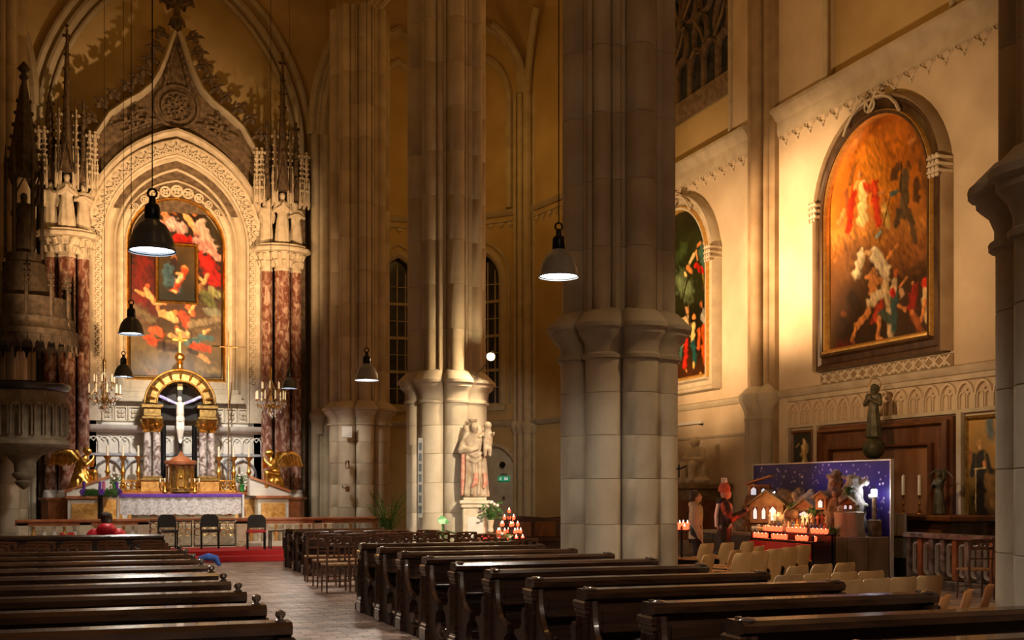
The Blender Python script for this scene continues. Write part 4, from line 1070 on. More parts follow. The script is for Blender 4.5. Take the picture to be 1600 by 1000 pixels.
# dais, mensa with steps
m_ = MB()
m_.box(AX - 3.7, AX + 3.95, 30.65, YB, .0, .62, .01); m_.box(AX - 3.65, AX + 3.9, 30.9, YB, .62, .75, .01)
struct('floor', m_, LEDGE, label='raised stone dais under the high altar')
m_ = MB(); m_.box(AX - 2.45, AX + 2.45, 33.15, YB - .15, .75, 1.5, .02); m_.build('altar_block', PALE, alt)
m_ = MB(); m_.box(AX - 2.5, AX + 2.5, 33.05, YB - .15, 1.5, 1.6, .02); m_.build('altar_shelf', RMARB, alt)
for i in range(5):
    m_ = MB(); x = AX - 2.3 + i * .95; m_.box(x, x + .8, 33.11, 33.15, .85, 1.4, .01); m_.build('marble_panel', YMARB, alt)
# side altars with sloped marble tops
for s_ in (-1, 1):
    x0 = AX + s_ * 2.45
    sa = thing('side_pedestal', 'yellow marble pedestal with sloping rust top under the %s gilded angel' % ('left' if s_ < 0 else 'right'), 'pedestal', (0, 0, 0), 0, 'marble pedestals beside the altar')
    m_ = MB(); m_.box(x0 - .42, x0 + .42, 32.3, 33.1, .75, 1.42, .02); m_.build('block', PALE, sa)
    m_ = MB(); m_.box(x0 - .33, x0 + .33, 32.26, 32.3, .88, 1.3, .01); m_.build('marble_panel', YMARB, sa)
    m_ = MB(); m_.box(x0 - .47, x0 + .47, 32.22, 33.12, 1.42, 1.5, .015); m_.build('shelf', RMARB, sa)
    m_ = MB(); xa, xb = x0 - s_ * .62, x0 + s_ * .45
    m_.prism([(xb, 1.5), (xb, 1.58), (xa, 1.98), (xa, 1.5)], (0, 33.0, 0), (1, 0, 0), (0, 0, 1), (0, -1, 0), .5); m_.build('sloping_block', PALE, sa)
    m_ = MB(); m_.prism([(xb + s_ * .06, 1.585), (xb + s_ * .06, 1.65), (xa, 2.05), (xa, 1.985)], (0, 33.02, 0), (1, 0, 0), (0, 0, 1), (0, -1, 0), .56); m_.build('sloping_top', RMARB, sa)
    m_ = MB(); m_.box(x0 - .45, x0 + .45, 32.0, 32.28, .75, .86, .03); m_.build('kneeling_cushion', WHITE, sa)
    # kneeling gilded angel
    m_ = MB(); M0 = Matrix.Translation((x0 + s_ * .04, 32.74, 1.80)) @ Matrix.Rotation(-s_ * 1.15, 4, 'Z') @ Matrix.Scale(.78, 4)
    m_.M = M0   # local -Y is where the angel looks (to the tabernacle)
    m_.lathe([(.001, -.12), (.30, -.10), (.29, .15), (.2, .4), (.17, .6)], 24, (0, .1, 0), 1, 1.15, lambda t, z: 1 + .1 * cos(8 * t + 5 * z))
    limb(m_, [(0, .10, .5), (0, .0, .78), (0, -.06, .92)], [.18, .19, .10]); limb(m_, [(0, -.06, .92), (0, -.12, 1.04)], [.06, .06])
    m_.ball((0, -.17, 1.13), .12, 12, 10, (.9, 1.05, 1.1)); m_.ball((0, -.10, 1.17), .125, 10, 8); m_.ball((0, -.29, 1.11), .025, 6, 4)
    for q in (-1, 1):
        limb(m_, [(q * .16, .0, .86), (q * .22, -.2, .66), (q * .04, -.34, .86), (q * .01, -.36, .98)], [.085, .075, .055, .04])
    limb(m_, [(.12, .1, .35), (.14, -.32, .42), (.14, -.34, -.05)], [.15, .12, .09]); limb(m_, [(-.12, .1, .3), (-.12, -.2, -.02), (-.12, .45, -.1)], [.15, .11, .07])
    ang = fuse('gilded_angel', m_, GOLD, None, .022, 1, label='gilded kneeling angel with raised wings %s of the altar' % ('left' if s_ < 0 else 'right'), cat='statue', group='gilded kneeling angels')
    for q in (-1, 1):
        w_ = MB(); w_.M = M0
        w_.tube([(q * .07, .14, .82), (q * .2, .34, 1.12), (q * .3, .62, 1.16), (q * .36, .98, 1.0)], [.05, .09, .08, .02], 7)
        for i in range(7):
            t = i / 6; x_, y_, z_ = q * (.12 + .22 * t), .24 + .66 * t, 1.08 - .04 * t
            w_.tube([(x_, y_, z_), (x_ + q * .04, y_ + .12, z_ - .26 - .1 * t), (x_ + q * .06, y_ + .22 + .08 * t, z_ - .46 + .16 * t)], [.05, .055, .012], 5)
        w_.build('wing', GOLD, ang, True)

# baldachin over the tabernacle
bd = thing('baldachin', 'gilded domed canopy on grey marble columns over the tabernacle', 'canopy')
BY = 33.45; BX = A(281, 700, BY)[0]
for s_ in (-1, 1):
    for q, dy in ((.62, -.05), (.86, .12)):
        x = BX + s_ * q
        m_ = MB(); m_.lathe([(.115, 2.02), (.11, 2.3), (.10, 3.28)], 14, (x, BY + dy, 0)); m_.build('column', MARBLE2, bd, True)
        m_ = MB(); m_.lathe([(.10, 3.26), (.14, 3.30), (.11, 3.34), (.15, 3.5), (.19, 3.58), (.19, 3.62)], 12, (x, BY + dy, 0))
        for i in range(8):
            a = i * pi / 4; m_.tube([(x + .11 * cos(a), BY + dy + .11 * sin(a), 3.34), (x + .17 * cos(a), BY + dy + .17 * sin(a), 3.48), (x + .21 * cos(a), BY + dy + .21 * sin(a), 3.44)], [.03, .035, .02], 5)
        m_.build('capital', GOLD, bd, True)
    m_ = MB(); m_.box(BX + s_ * .74 - .30, BX + s_ * .74 + .30, BY - .25, BY + .30, 1.6, 1.90, .015); m_.build('column_block', YMARB, bd)
    m_ = MB(); m_.box(BX + s_ * .74 - .33, BX + s_ * .74 + .33, BY - .28, BY + .33, 1.90, 1.98, .02); m_.box(BX + s_ * .74 - .26, BX + s_ * .74 + .26, BY - .2, BY + .26, 1.98, 2.04, .01); m_.build('base_slab', GOLDD, bd)
    m_ = MB(); m_.lathe([(.07, 1.6), (.07, 3.5)], 10, (BX + s_ * .42, BY + .35, 0)); m_.build('rear_column', BLACK, bd, True)
    m_ = MB(); m_.box(BX + s_ * .74 - .26, BX + s_ * .74 + .26, BY - .24, BY + .28, 3.62, 3.70, .015); m_.box(BX + s_ * .74 - .22, BX + s_ * .74 + .22, BY - .2, BY + .24, 3.70, 3.92, .01); m_.box(BX + s_ * .74 - .28, BX + s_ * .74 + .28, BY - .26, BY + .3, 3.92, 4.03, .02); m_.build('entablature', GOLDD, bd, True)
m_ = MB(); Ob = (Vector((0, BY - .28, 0)), Vector((1, 0, 0)), Vector((0, 0, 1)), Vector((0, 1, 0)))
m_.sweep(arch_pts(BX, 4.05, .62, None, 9), [(0, 0), (0, .6), (.20, .6), (.30, .5), (.30, .1), (.20, 0)], *Ob); m_.build('dome_arch', GOLDD, bd, True)
for i in range(9):
    a = pi * (.06 + i * .11); m_ = MB(); m_.tube([(BX + r_ * cos(a), BY - .30 + dy, 4.05 + r_ * sin(a)) for r_, dy in ((.68, 0), (.8, -.03), (.9, 0))], [.02, .04, .02], 6); m_.build('rib', GOLD, bd, True)
m_ = MB(); m_.tube([(BX + .63 * cos(t), BY - .3, 4.05 + .63 * sin(t)) for t in [pi * k / 14 for k in range(15)]], .025, 6); m_.tube([(BX + .95 * cos(t), BY - .26, 4.05 + .95 * sin(t)) for t in [pi * k / 14 for k in range(15)]], .025, 6); m_.build('bead', GOLD, bd, True)
m_ = MB(); m_.lathe([(.2, 4.92), (.16, 5.0), (.08, 5.06), (.07, 5.16), (.11, 5.2), (.04, 5.24), (.001, 5.25)], 12, (BX, BY, 0)); m_.build('finial_foot', GOLD, bd, True)
m_ = MB(); m_.ball((BX, BY, 5.36), .14, 14, 10); m_.build('orb', GOLD, bd, True)
m_ = MB(); m_.box(BX - .025, BX + .025, BY - .025, BY + .025, 5.48, 6.05, .005); m_.box(BX - .2, BX + .2, BY - .025, BY + .025, 5.82, 5.87, .005); m_.build('top_cross', GOLD, bd)
# dark back of the niche and crucifix
m_ = MB(); m_.prism([(BX - .60, 3.62), (BX - .60, 4.05)] + arch_pts(BX, 4.05, .60, None, 8)[1:-1] + [(BX + .60, 4.05), (BX + .60, 3.62)], (0, BY + .30, 0), (1, 0, 0), (0, 0, 1), (0, 1, 0), .03); m_.build('niche_back', BLKW, bd)
cr = thing('crucifix', 'dark wooden crucifix with a pale corpus under the gilded dome', 'crucifix')
m_ = MB(); m_.box(BX - .06, BX + .06, BY - .06, BY, 2.4, 4.75, .01); m_.box(BX - .6, BX + .6, BY - .055, BY - .005, 4.02, 4.14, .01); m_.build('cross', BLKW, cr)
m_ = MB(); m_.box(BX - .07, BX + .07, BY - .08, BY - .06, 4.45, 4.62, .005); m_.build('title_plate', mat('parchment_plate', (.6, .5, .25), None, .6), cr)
m_ = MB(); y = BY - .16
limb(m_, [(BX, y, 4.02), (BX, y, 3.80), (BX, y + .02, 3.62)], [.10, .11, .095], 10); m_.ball((BX - .02, y - .03, 4.18), .075, 10, 8, (.9, 1, 1.15)); m_.cyl((BX, y, 4.0), (BX, y, 4.14), .035, n=8)
for s_ in (-1, 1):
    limb(m_, [(BX + s_ * .09, y, 4.05), (BX + s_ * .3, y + .02, 4.14), (BX + s_ * .52, y + .06, 4.27), (BX + s_ * .57, y + .06, 4.29)], [.045, .04, .028, .03], 8)
    limb(m_, [(BX + s_ * .05, y + .02, 3.62), (BX + s_ * .06, y - .06, 3.35), (BX + s_ * .02, y + .04, 3.05), (BX + s_ * .01, y - .03, 2.97)], [.065, .055, .038, .03], 8)
m_.lathe([(.11, 3.56), (.12, 3.62), (.11, 3.70)], 14, (BX, y, 0), 1, .8, lambda t, z: 1 + .06 * cos(7 * t))
fuse('corpus', m_, mat('ivory_painted_wood', (.72, .66, .56), (.8, .74, .64), .5), cr, .014, 1)
m_ = MB()
for s_ in (-1, 1): m_.tube([(BX + s_ * .12, y - .04, 4.06), (BX + s_ * .35, y - .03, 4.16), (BX + s_ * .6, y + .0, 4.28), (BX + s_ * .64, y, 4.1)], [.035, .045, .05, .02], 6)
m_.build('violet_cloth', mat('violet_white_cloth', (.22, .18, .55), (.65, .65, .85), .8, scale=6), cr, True)
# tabernacle
tb = thing('tabernacle', 'round gilded tabernacle with small columns and a marble pediment', 'tabernacle')
m_ = MB(); m_.lathe([(.36, 1.6), (.36, 1.68), (.30, 1.72), (.30, 2.32), (.34, 2.36)], 12, (BX, BY - .18, 0)); m_.build('drum', GOLDD, tb, True)
for i in range(6):
    a = -pi + i * pi / 5; m_ = MB(); m_.lathe([(.045, 1.70), (.03, 1.76), (.028, 2.25), (.05, 2.34)], 8, (BX + .35 * cos(a), BY - .18 + .35 * sin(a), 0)); m_.build('colonnette', GOLD, tb, True)
m_ = MB(); m_.box(BX - .14, BX + .14, BY - .52, BY - .46, 1.74, 2.22, .02); m_.ball((BX, BY - .53, 2.0), .05, 8, 6); m_.build('door', GOLD, tb, True)
m_ = MB(); m_.lathe([(.42, 2.36), (.44, 2.40), (.44, 2.46), (.38, 2.48)], 12, (BX, BY - .18, 0)); m_.prism([(BX - .28, 2.48), (BX - .2, 2.56), (BX - .08, 2.6), (BX, 2.74), (BX + .08, 2.6), (BX + .2, 2.56), (BX + .28, 2.48)], (0, BY - .5, 0), (1, 0, 0), (0, 0, 1), (0, 1, 0), .5); m_.build('pediment', RMARB, tb, True)
# candlesticks
def candlestick(label, x, y, z, h, group, candle=.28, bm_=GOLD):
    t = thing('candlestick', label, 'candlestick', (x, y, z), 0, group); k = h
    m_ = MB(); m_.lathe([(a_ * k, b_ * k) for a_, b_ in ((.13, 0), (.14, .03), (.08, .10), (.10, .16), (.045, .2), (.075, .26), (.04, .32), (.05, .5), (.085, .56), (.045, .62), (.04, .88), (.10, .95), (.11, 1.0), (.03, 1.0))], 12)
    for i in range(3):
        a = i * 2 * pi / 3; m_.ball((.09 * k * cos(a), .09 * k * sin(a), .03 * k), .035 * k, 6, 4)
    m_.build('stick', bm_, t, True)
    m_ = MB(); m_.lathe([(.032, k), (.032, k + candle), (.004, k + candle + .01), (.003, k + candle + .03)], 8); m_.build('candle', mat('wax', (.75, .68, .5), None, .5) if 'wax' not in MATS else MATS['wax'], t, True)
    return t
nm = ['outermost', 'middle', 'innermost']
for k, px in enumerate((168, 192, 216)):
    x = A(px, 740, 33.6)[0]; candlestick('tall gilded candlestick, %s of three on the left half of the altar' % nm[k], x, 33.6, 1.6, 1.0, 'tall altar candlesticks')
for k, px in enumerate((389, 365, 342)):
    x = A(px, 740, 33.6)[0]; candlestick('tall gilded candlestick, %s of three on the right half of the altar' % nm[k], x, 33.6, 1.6, 1.0, 'tall altar candlesticks')
# low gilded arabesque stands on the shelf between candlesticks
for px, lb in ((205, 'left'), (352, 'right')):
    x = A(px, 755, 33.35)[0]; t = thing('reliquary', 'low gilded openwork stand on the %s side of the altar shelf' % lb, 'reliquary', (x, 33.35, 1.6))
    m_ = MB(); m_.box(-.28, .28, -.08, .08, 0, .06, .02); m_.build('foot', GOLD, t)
    for i in range(4):
        m_ = MB(); c_ = -.21 + i * .14; m_.tube([(c_ + .06 * cos(q), -.02, .18 + .11 * sin(q)) for q in [j * pi / 5 for j in range(10)]], .017, 5, closed=True); m_.ball((c_, -.02, .18), .035, 6, 5); m_.build('openwork', GOLD, t, True)
    m_ = MB(); m_.box(-.27, .27, -.05, .05, .30, .34, .01); m_.build('top_rail', GOLD, t)
for px, lb in ((258, 'left'), (305, 'right')):
    x = A(px, 760, 32.95)[0]; t = thing('oil_lamp', 'small gilded footed candelabrum %s of the tabernacle' % lb, 'candelabrum', (x, 33.1, 1.6), 0, 'small candelabra on the altar')
    m_ = MB(); m_.lathe([(.09, 0), (.08, .02), (.025, .08), (.02, .2), (.06, .24), (.02, .28)], 10)
    for s_ in (-1, 1): m_.tube([(0, 0, .14), (s_ * .09, 0, .16), (s_ * .12, 0, .28)], .015, 6)
    m_.build('stem', GOLD, t, True)
    m_ = MB()
    for s_ in (-1, 0, 1): m_.lathe([(.018, .27), (.018, .37), (.002, .39)], 7, (s_ * .12, 0, 0))
    m_.build('candles', MATS['wax'], t, True)
# flowers on the altar
def bouquet(label, x, y, z, h=.45, pot=GOLD, fl_=PAINTW, nfl=7, cat='flowers', sp=.16, seed=1, leafm=LEAF, nl=26):
    rs = random.Random(seed); t = thing('flower_vase', label, cat, (x, y, z))
    m_ = MB(); m_.lathe([(.05, 0), (.07, .03), (.05, .12), (.08, h * .4), (.07, h * .42), (.02, h * .4)], 10); m_.build('vase', pot, t, True)
    m_ = MB()
    for i in range(nl):
        a = rs.uniform(0, 6.28); r_ = rs.uniform(.3, 1) * sp; hh = h * rs.uniform(.45, .95)
        p = Vector((r_ * cos(a), r_ * sin(a), hh)); m_.tube([(0, 0, h * .35), p * .6 + Vector((0, 0, h * .2)), p], .006, 4)
        d = Vector((cos(a + rs.uniform(-1, 1)), sin(a), rs.uniform(-.3, .6))).normalized() * .09; n_ = d.orthogonal().normalized() * .028
        m_.add([p, p + d * .5 + n_, p + d, p + d * .5 - n_], [(0, 1, 2, 3)])
    m_.build('foliage', leafm, t, kind='stuff')
    for i in range(nfl):
        a = rs.uniform(0, 6.28); r_ = rs.uniform(.2, 1) * sp; m2 = MB()
        m2.ball((r_ * cos(a), r_ * sin(a), h * rs.uniform(.7, 1.05)), .035, 7, 5); m2.build('blossom', fl_, t, True)
    return t
for px, lb in ((180, 'left'), (378, 'right')):
    bouquet('small vase of white flowers among candlesticks on the altar, %s side' % lb, A(px, 755, 33.3)[0], 33.25, 1.6, .5, LEAFB, PAINTW, 6, sp=.12, seed=px)
# people's altar with lace cloth
pa = thing('altar_table', 'long free-standing altar with violet and white lace cloth', 'table')
TX0, TX1 = A(184, 790, 31.6)[0], A(380, 790, 31.6)[0]
TZ1 = atY(280, 773, 31.6).z
m_ = MB(); m_.box(TX0 + .35, TX1 - .2, 31.75, 32.15, .75, TZ1 - .06, .02); m_.build('table_base', CARVED, pa)
for i in range(6):
    m_ = MB(); x = TX0 + .65 + i * .48; m_.sweep([(x - .19, .95)] + arch_pts(x, 1.1, .19, .24, 4) + [(x + .19, .95)], [(-.03, 0), (-.03, .06), (.03, .06), (.03, 0)], (0, 31.75, 0), (1, 0, 0), (0, 0, 1), (0, -1, 0)); m_.build('relief_arch', RMARB, pa, True)
m_ = MB(); m_.box(TX0 + .03, TX1 - .03, 31.62, 32.4, TZ1 - .08, TZ1, .02); m_.build('table_slab', RMARB, pa)
tc = thing('altar_cloth', 'white lace altar cloth with a violet upper border', 'tablecloth')
def curtain(x0, x1, y, z0, z1, n, amp, m, name, par, t=.012, fr=30, dz=0.0):
    m_ = MB(); P = []
    for i in range(n + 1):
        u = i / n; P.append((x0 + (x1 - x0) * u, y + amp * sin(u * fr), z0 - dz * abs(sin(u * fr * .5))))
    vs = []; fs = []
    for k, (x, yy, zb) in enumerate(P):
        vs += [(x, yy, zb), (x, yy - 0, z1), (x, yy + t, z1), (x, yy + t, zb)]
    for k in range(n):
        a, b = 4 * k, 4 * (k + 1)
        fs += [(a, b, b + 1, a + 1), (a + 1, b + 1, b + 2, a + 2), (a + 2, b + 2, b + 3, a + 3), (a + 3, b + 3, b, a)]
    m_.add(vs, fs); return m_.build(name, m, par, True)
LACE = mat('white_lace', (.56, .55, .58), (.82, .80, .84), .9, scale=16, contrast=(.4, .55))
curtain(TX0 + .05, TX1 - .05, 31.57, TZ1 - .50, TZ1 - .06, 60, .012, LACE, 'lace_hanging', tc, fr=70, dz=.035)
VIO = mat('violet_cloth', (.13, .035, .42), (.20, .07, .55), .8, scale=20)
m_ = MB(); m_.box(TX0, TX1, 31.54, 32.45, TZ1 + .002, TZ1 + .02, .005); m_.box(TX0, TX1, 31.535, 31.55, TZ1 - .06, TZ1 + .01, .003); m_.build('violet_border', VIO, tc)
for x in (TX0 - .02, TX1 - .03):
    m_ = MB(); m_.box(x, x + .05, 31.53, 32.45, .86, TZ1 + .005, .008); m_.build('side_fall', WHITE, tc)
# advent wreath
wx, wz = A(157, 770, 31.2); wr = thing('advent_wreath', 'green wreath with pink and violet candles left of the lace altar', 'wreath', (wx, 31.2, wz))
m_ = MB(); rs = random.Random(4)
for i in range(420):
    a = rs.uniform(0, 2 * pi); b = rs.uniform(0, 2 * pi); R0, r0 = .40, .09
    p = Vector(((R0 + r0 * cos(b)) * cos(a), (R0 + r0 * cos(b)) * sin(a), r0 * sin(b) + .0)); d = Vector((rs.uniform(-1, 1), rs.uniform(-1, 1), rs.uniform(-.6, .8))).normalized() * .09; n_ = d.orthogonal().normalized() * .012
    m_.add([p - n_, p + d, p + n_], [(0, 1, 2)])
m_.tube([(.40 * cos(q), .40 * sin(q), 0) for q in [i * pi / 12 for i in range(24)]], .085, 8, closed=True)
m_.build('greenery', LEAF, wr)
PINK = mat('pink_wax', (.75, .16, .42), None, .45)
VWAX = mat('violet_wax', (.16, .05, .40), None, .45)
for a, mm in ((4.9, PINK), (3.3, VWAX), (1.6, VWAX), (.1, VWAX)):
    m_ = MB(); m_.lathe([(.038, .05), (.038, .28), (.005, .29)], 10, (.40 * cos(a), .40 * sin(a), 0)); m_.build('candle', mm, wr, True)
for a in (4.75, 3.7, 5.9):
    m_ = MB()
    for k in range(5): m_.ball((.48 * cos(a) + .05 * cos(k * 1.25), .48 * sin(a), .02 + .05 * sin(k * 1.25)), .04, 6, 4)
    m_.build('bow', VIO, wr, True)
m_ = MB(); m_.cyl((0, 0, -.05), (0, 0, .76 - wz), .07, .07, 8); m_.lathe([(.001, .77 - wz), (.2, .77 - wz), (.2, .75 - wz), (.001, .75 - wz)], 12); m_.cyl((-.4, 0, -.04), (.4, 0, -.04), .02, n=6); m_.cyl((0, -.4, -.04), (0, .4, -.04), .02, n=6); m_.build('stand', BLKW, wr, True)
# processional cross leaning beside the frame
pcx, pcz = A(357, 550, 33.8); pc = thing('processional_cross', 'slim dark cross on a tall pole right of the altar painting', 'cross')
m_ = MB(); m_.cyl((pcx, 33.8, 1.6), (pcx, 33.8, 6.2), .02, n=6); m_.cyl((pcx - .25, 33.8, 5.75), (pcx + .25, 33.8, 5.75), .02, n=6); m_.build('pole', BRASS, pc, True)

# crystal chandeliers
def chandelier(label, px, py, Y, zt):
    p = atY(px, py, Y); t = thing('chandelier', label, 'chandelier', (p.x, Y, p.z), 0, 'crystal chandeliers beside the altar')
    m_ = MB(); m_.cyl((0, 0, .9), (0, 0, zt - p.z), .008, n=5); m_.build('chain', BLACK, t)
    m_ = MB(); m_.lathe([(.02, -.5), (.09, -.42), (.03, -.34), (.07, -.2), (.05, 0), (.02, .2), (.09, .35), (.03, .5), (.05, .8), (.01, .9)], 12); m_.build('stem', BRASS, t, True)
    cry = mat('cut_crystal', (.8, .76, .68), (.9, .86, .8), .08, spec=1.0, metal=.35) if 'cut_crystal' not in MATS else MATS['cut_crystal']
    arm = MB(); arm.tube([(.03, 0, -.1), (.2, 0, -.28), (.36, 0, -.22), (.40, 0, -.06)], .014, 6); arm.lathe([(.05, -.07), (.06, -.05), (.02, -.05)], 8, (.40, 0, 0)); am_ = arm.mesh('arm', BRASS, True)
    arm2 = MB(); arm2.tube([(.03, 0, .2), (.14, 0, .08), (.24, 0, .12), (.26, 0, .24)], .012, 6); arm2.lathe([(.04, .23), (.05, .25), (.02, .25)], 8, (.26, 0, 0)); am2 = arm2.mesh('arm', BRASS, True)
    cd = MB(); cd.lathe([(.018, -.05), (.018, .16), (.004, .2)], 8, (.40, 0, 0)); cdm = cd.mesh('candle_bulb', mat('candle_bulb_wax', (.9, .8, .6), None, .5, emit=(1, .7, .35), estr=.6) if 'candle_bulb_wax' not in MATS else MATS['candle_bulb_wax'], True)
    cd2 = MB(); cd2.lathe([(.016, .25), (.016, .42), (.004, .46)], 8, (.26, 0, 0)); cdm2 = cd2.mesh('candle_bulb', MATS['candle_bulb_wax'], True)
    for i in range(9):
        for me_ in (am_, cdm):
            link(me_.name.split('.')[0], me_, t).rotation_euler.z = i * 2 * pi / 9
        if i < 6:
            for me_ in (am2, cdm2): link(me_.name.split('.')[0], me_, t).rotation_euler.z = i * pi / 3 + .3
    rs = random.Random(px); dr = MB(); dr.lathe([(.001, 0), (.022, .03), (.012, .08), (.001, .10)], 5); 
    drm = dr.mesh('crystal_drop', cry)
    for i in range(60):
        a = rs.uniform(0, 2 * pi); k = rs.random(); r_ = .08 + .34 * k; zz = -.55 + .30 * k + rs.uniform(-.05, .12)
        link('crystal_drop', drm, t).location = (r_ * cos(a), r_ * sin(a), zz)
    for i in range(24):
        a = i * 2 * pi / 24; link('crystal_drop', drm, t).location = (.42 * cos(a), .42 * sin(a), -.20)
    m_ = MB(); 
    for i in range(12):
        a = i * pi / 6; m_.tube([(.03 * cos(a), .03 * sin(a), .5), (.14 * cos(a), .14 * sin(a), .22), (.38 * cos(a), .38 * sin(a), -.1)], .008, 4)
    m_.build('crystal_strings', cry, t, kind='stuff')
chandelier('crystal chandelier hanging left of the altar painting', 163, 612, 32.3, 15.9)
chandelier('crystal chandelier hanging right of the altar, before the marble columns', 423, 622, 32.3, 15.9)

KNOB = mat('polished_knob', (.10, .07, .05), (.2, .16, .13), .18, metal=.6)
# ------------------------------------------------------------------ sanctuary steps and communion rail
m_ = MB(); m_.box(-1.5, 6.1, 27.05, 30.6, 0, .11, .01); m_.box(-1.5, 6.1, 27.5, 30.6, .11, .22, .01)
struct('floor', m_, LEDGE, label='two low steps before the communion rail')
cpt = thing('red_carpet', 'red carpet covering the steps before the altar rail', 'carpet')
m_ = MB(); x0, x1 = .9, 5.6
m_.rings([[(x, 27.03, .005), (x, 27.03, .125), (x, 27.48, .125), (x, 27.48, .235), (x, 29.45, .235), (x, 29.45, .221), (x, 27.50, .221), (x, 27.50, .111), (x, 27.045, .111), (x, 27.045, .005)] for x in (x0, x1)])
m_.build('carpet', CARPET, cpt)
RY = 29.7; rail = thing('communion_rail', 'long low marble balustrade with wooden handrail before the altar', 'balustrade')
rx0, rx1 = -1.75, 7.2
bal = MB(); bal.lathe([(.05, .36), (.035, .40), (.03, .44), (.062, .54), (.065, .58), (.03, .68), (.03, .72), (.05, .78)], 10)
balm = bal.mesh('baluster', PALE, True); balm2 = bal.mesh('baluster', YMARB, True)
piers = [rx0, -.35, 2.0 - 1.02, 2.0 + 1.35, 5.3, rx1 - .16]
for i, x in enumerate(piers):
    m_ = MB(); m_.box(x, x + (.26 if i != 4 else .2), RY - .13, RY + .13, .22 if x > -1.5 and x < 6 else 0, .88, .015); m_.box(x + .04, x + .2, RY - .145, RY - .13, .36, .78, .008); m_.build('pier', CARVED if i < 5 else MARBLE2, rail)
for a, b in ((rx0 + .26, piers[1]), (piers[1] + .26, piers[2]), (piers[3] + .26, piers[4]), (piers[4] + .2, piers[5])):
    zb = .22 if a > -1.5 else 0
    m_ = MB(); m_.box(a, b, RY - .1, RY + .1, zb if b < 6.2 else .0, .36, .01); m_.build('base_course', PALE, rail)
    n = max(2, int((b - a) / .20))
    for k in range(n):
        link('baluster', balm if k % 3 else balm2, rail).location = (a + (k + .5) * (b - a) / n, RY, 0)
for a, b in ((rx0 - .03, piers[2] + .26), (piers[3], rx1 + .13)):
    m_ = MB(); m_.box(a, b, RY - .17, RY + .17, .88, .95, .02); m_.box(a, b, RY - .13, RY + .13, .80, .88, .01); m_.build('handrail', RMARB, rail)
gate = thing('iron_gate', 'black and gold wrought iron gate in the middle of the rail', 'gate')
ga, gb_ = piers[2] + .27, piers[3] - .01
for k, (a, b) in enumerate(((ga, (ga + gb_) / 2 - .01), ((ga + gb_) / 2 + .01, gb_))):
    m_ = MB(); 
    m_.tube([(a + .02, RY, .26), (b - .02, RY, .26), (b - .02, RY, .88), (a + .02, RY, .88)], .018, 5, closed=True); m_.build('gate_frame', BLACK, gate)
    n = 5
    for i in range(n):
        c_ = a + (i + .5) * (b - a) / n
        for z in (.40, .60, .77):
            m_ = MB(); m_.tube([(c_ + .075 * cos(q), RY, z + .085 * sin(q)) for q in [j * pi / 5 for j in range(10)]], .012, 5, closed=True); m_.build('scroll', PALE if z < .5 else BRASS, gate, True)
m_ = MB(); m_.box(ga, gb_, RY - .05, RY + .05, .9, .95, .01); m_.build('gate_top', RMARB, gate)
for px, lb, fm in ((97, 'left', RED), (110, 'right', RED)):
    x = A(px, 820, RY - .3)[0]; t = thing('red_flower_pot', 'red potted blossom at the left rail, %s of the pair' % lb, 'flower', (x, RY - .35, .22))
    m_ = MB(); m_.lathe([(.07, 0), (.1, .2), (.09, .22), (.02, .2)], 10); m_.build('pot', PALE, t, True)
    m_ = MB(); rs = random.Random(px)
    for i in range(9): m_.ball((rs.uniform(-.08, .08), rs.uniform(-.08, .08), .33 + rs.uniform(-.06, .07)), .042, 7, 5)
    m_.build('blossoms', fm, t, True)
    m_ = MB(); 
    for i in range(8): a = i * .8; m_.tube([(0, 0, .2), (.1 * cos(a), .1 * sin(a), .28), (.15 * cos(a), .15 * sin(a), .24)], [.02, .025, .005], 5)
    m_.build('leaves', LEAF, t, True)

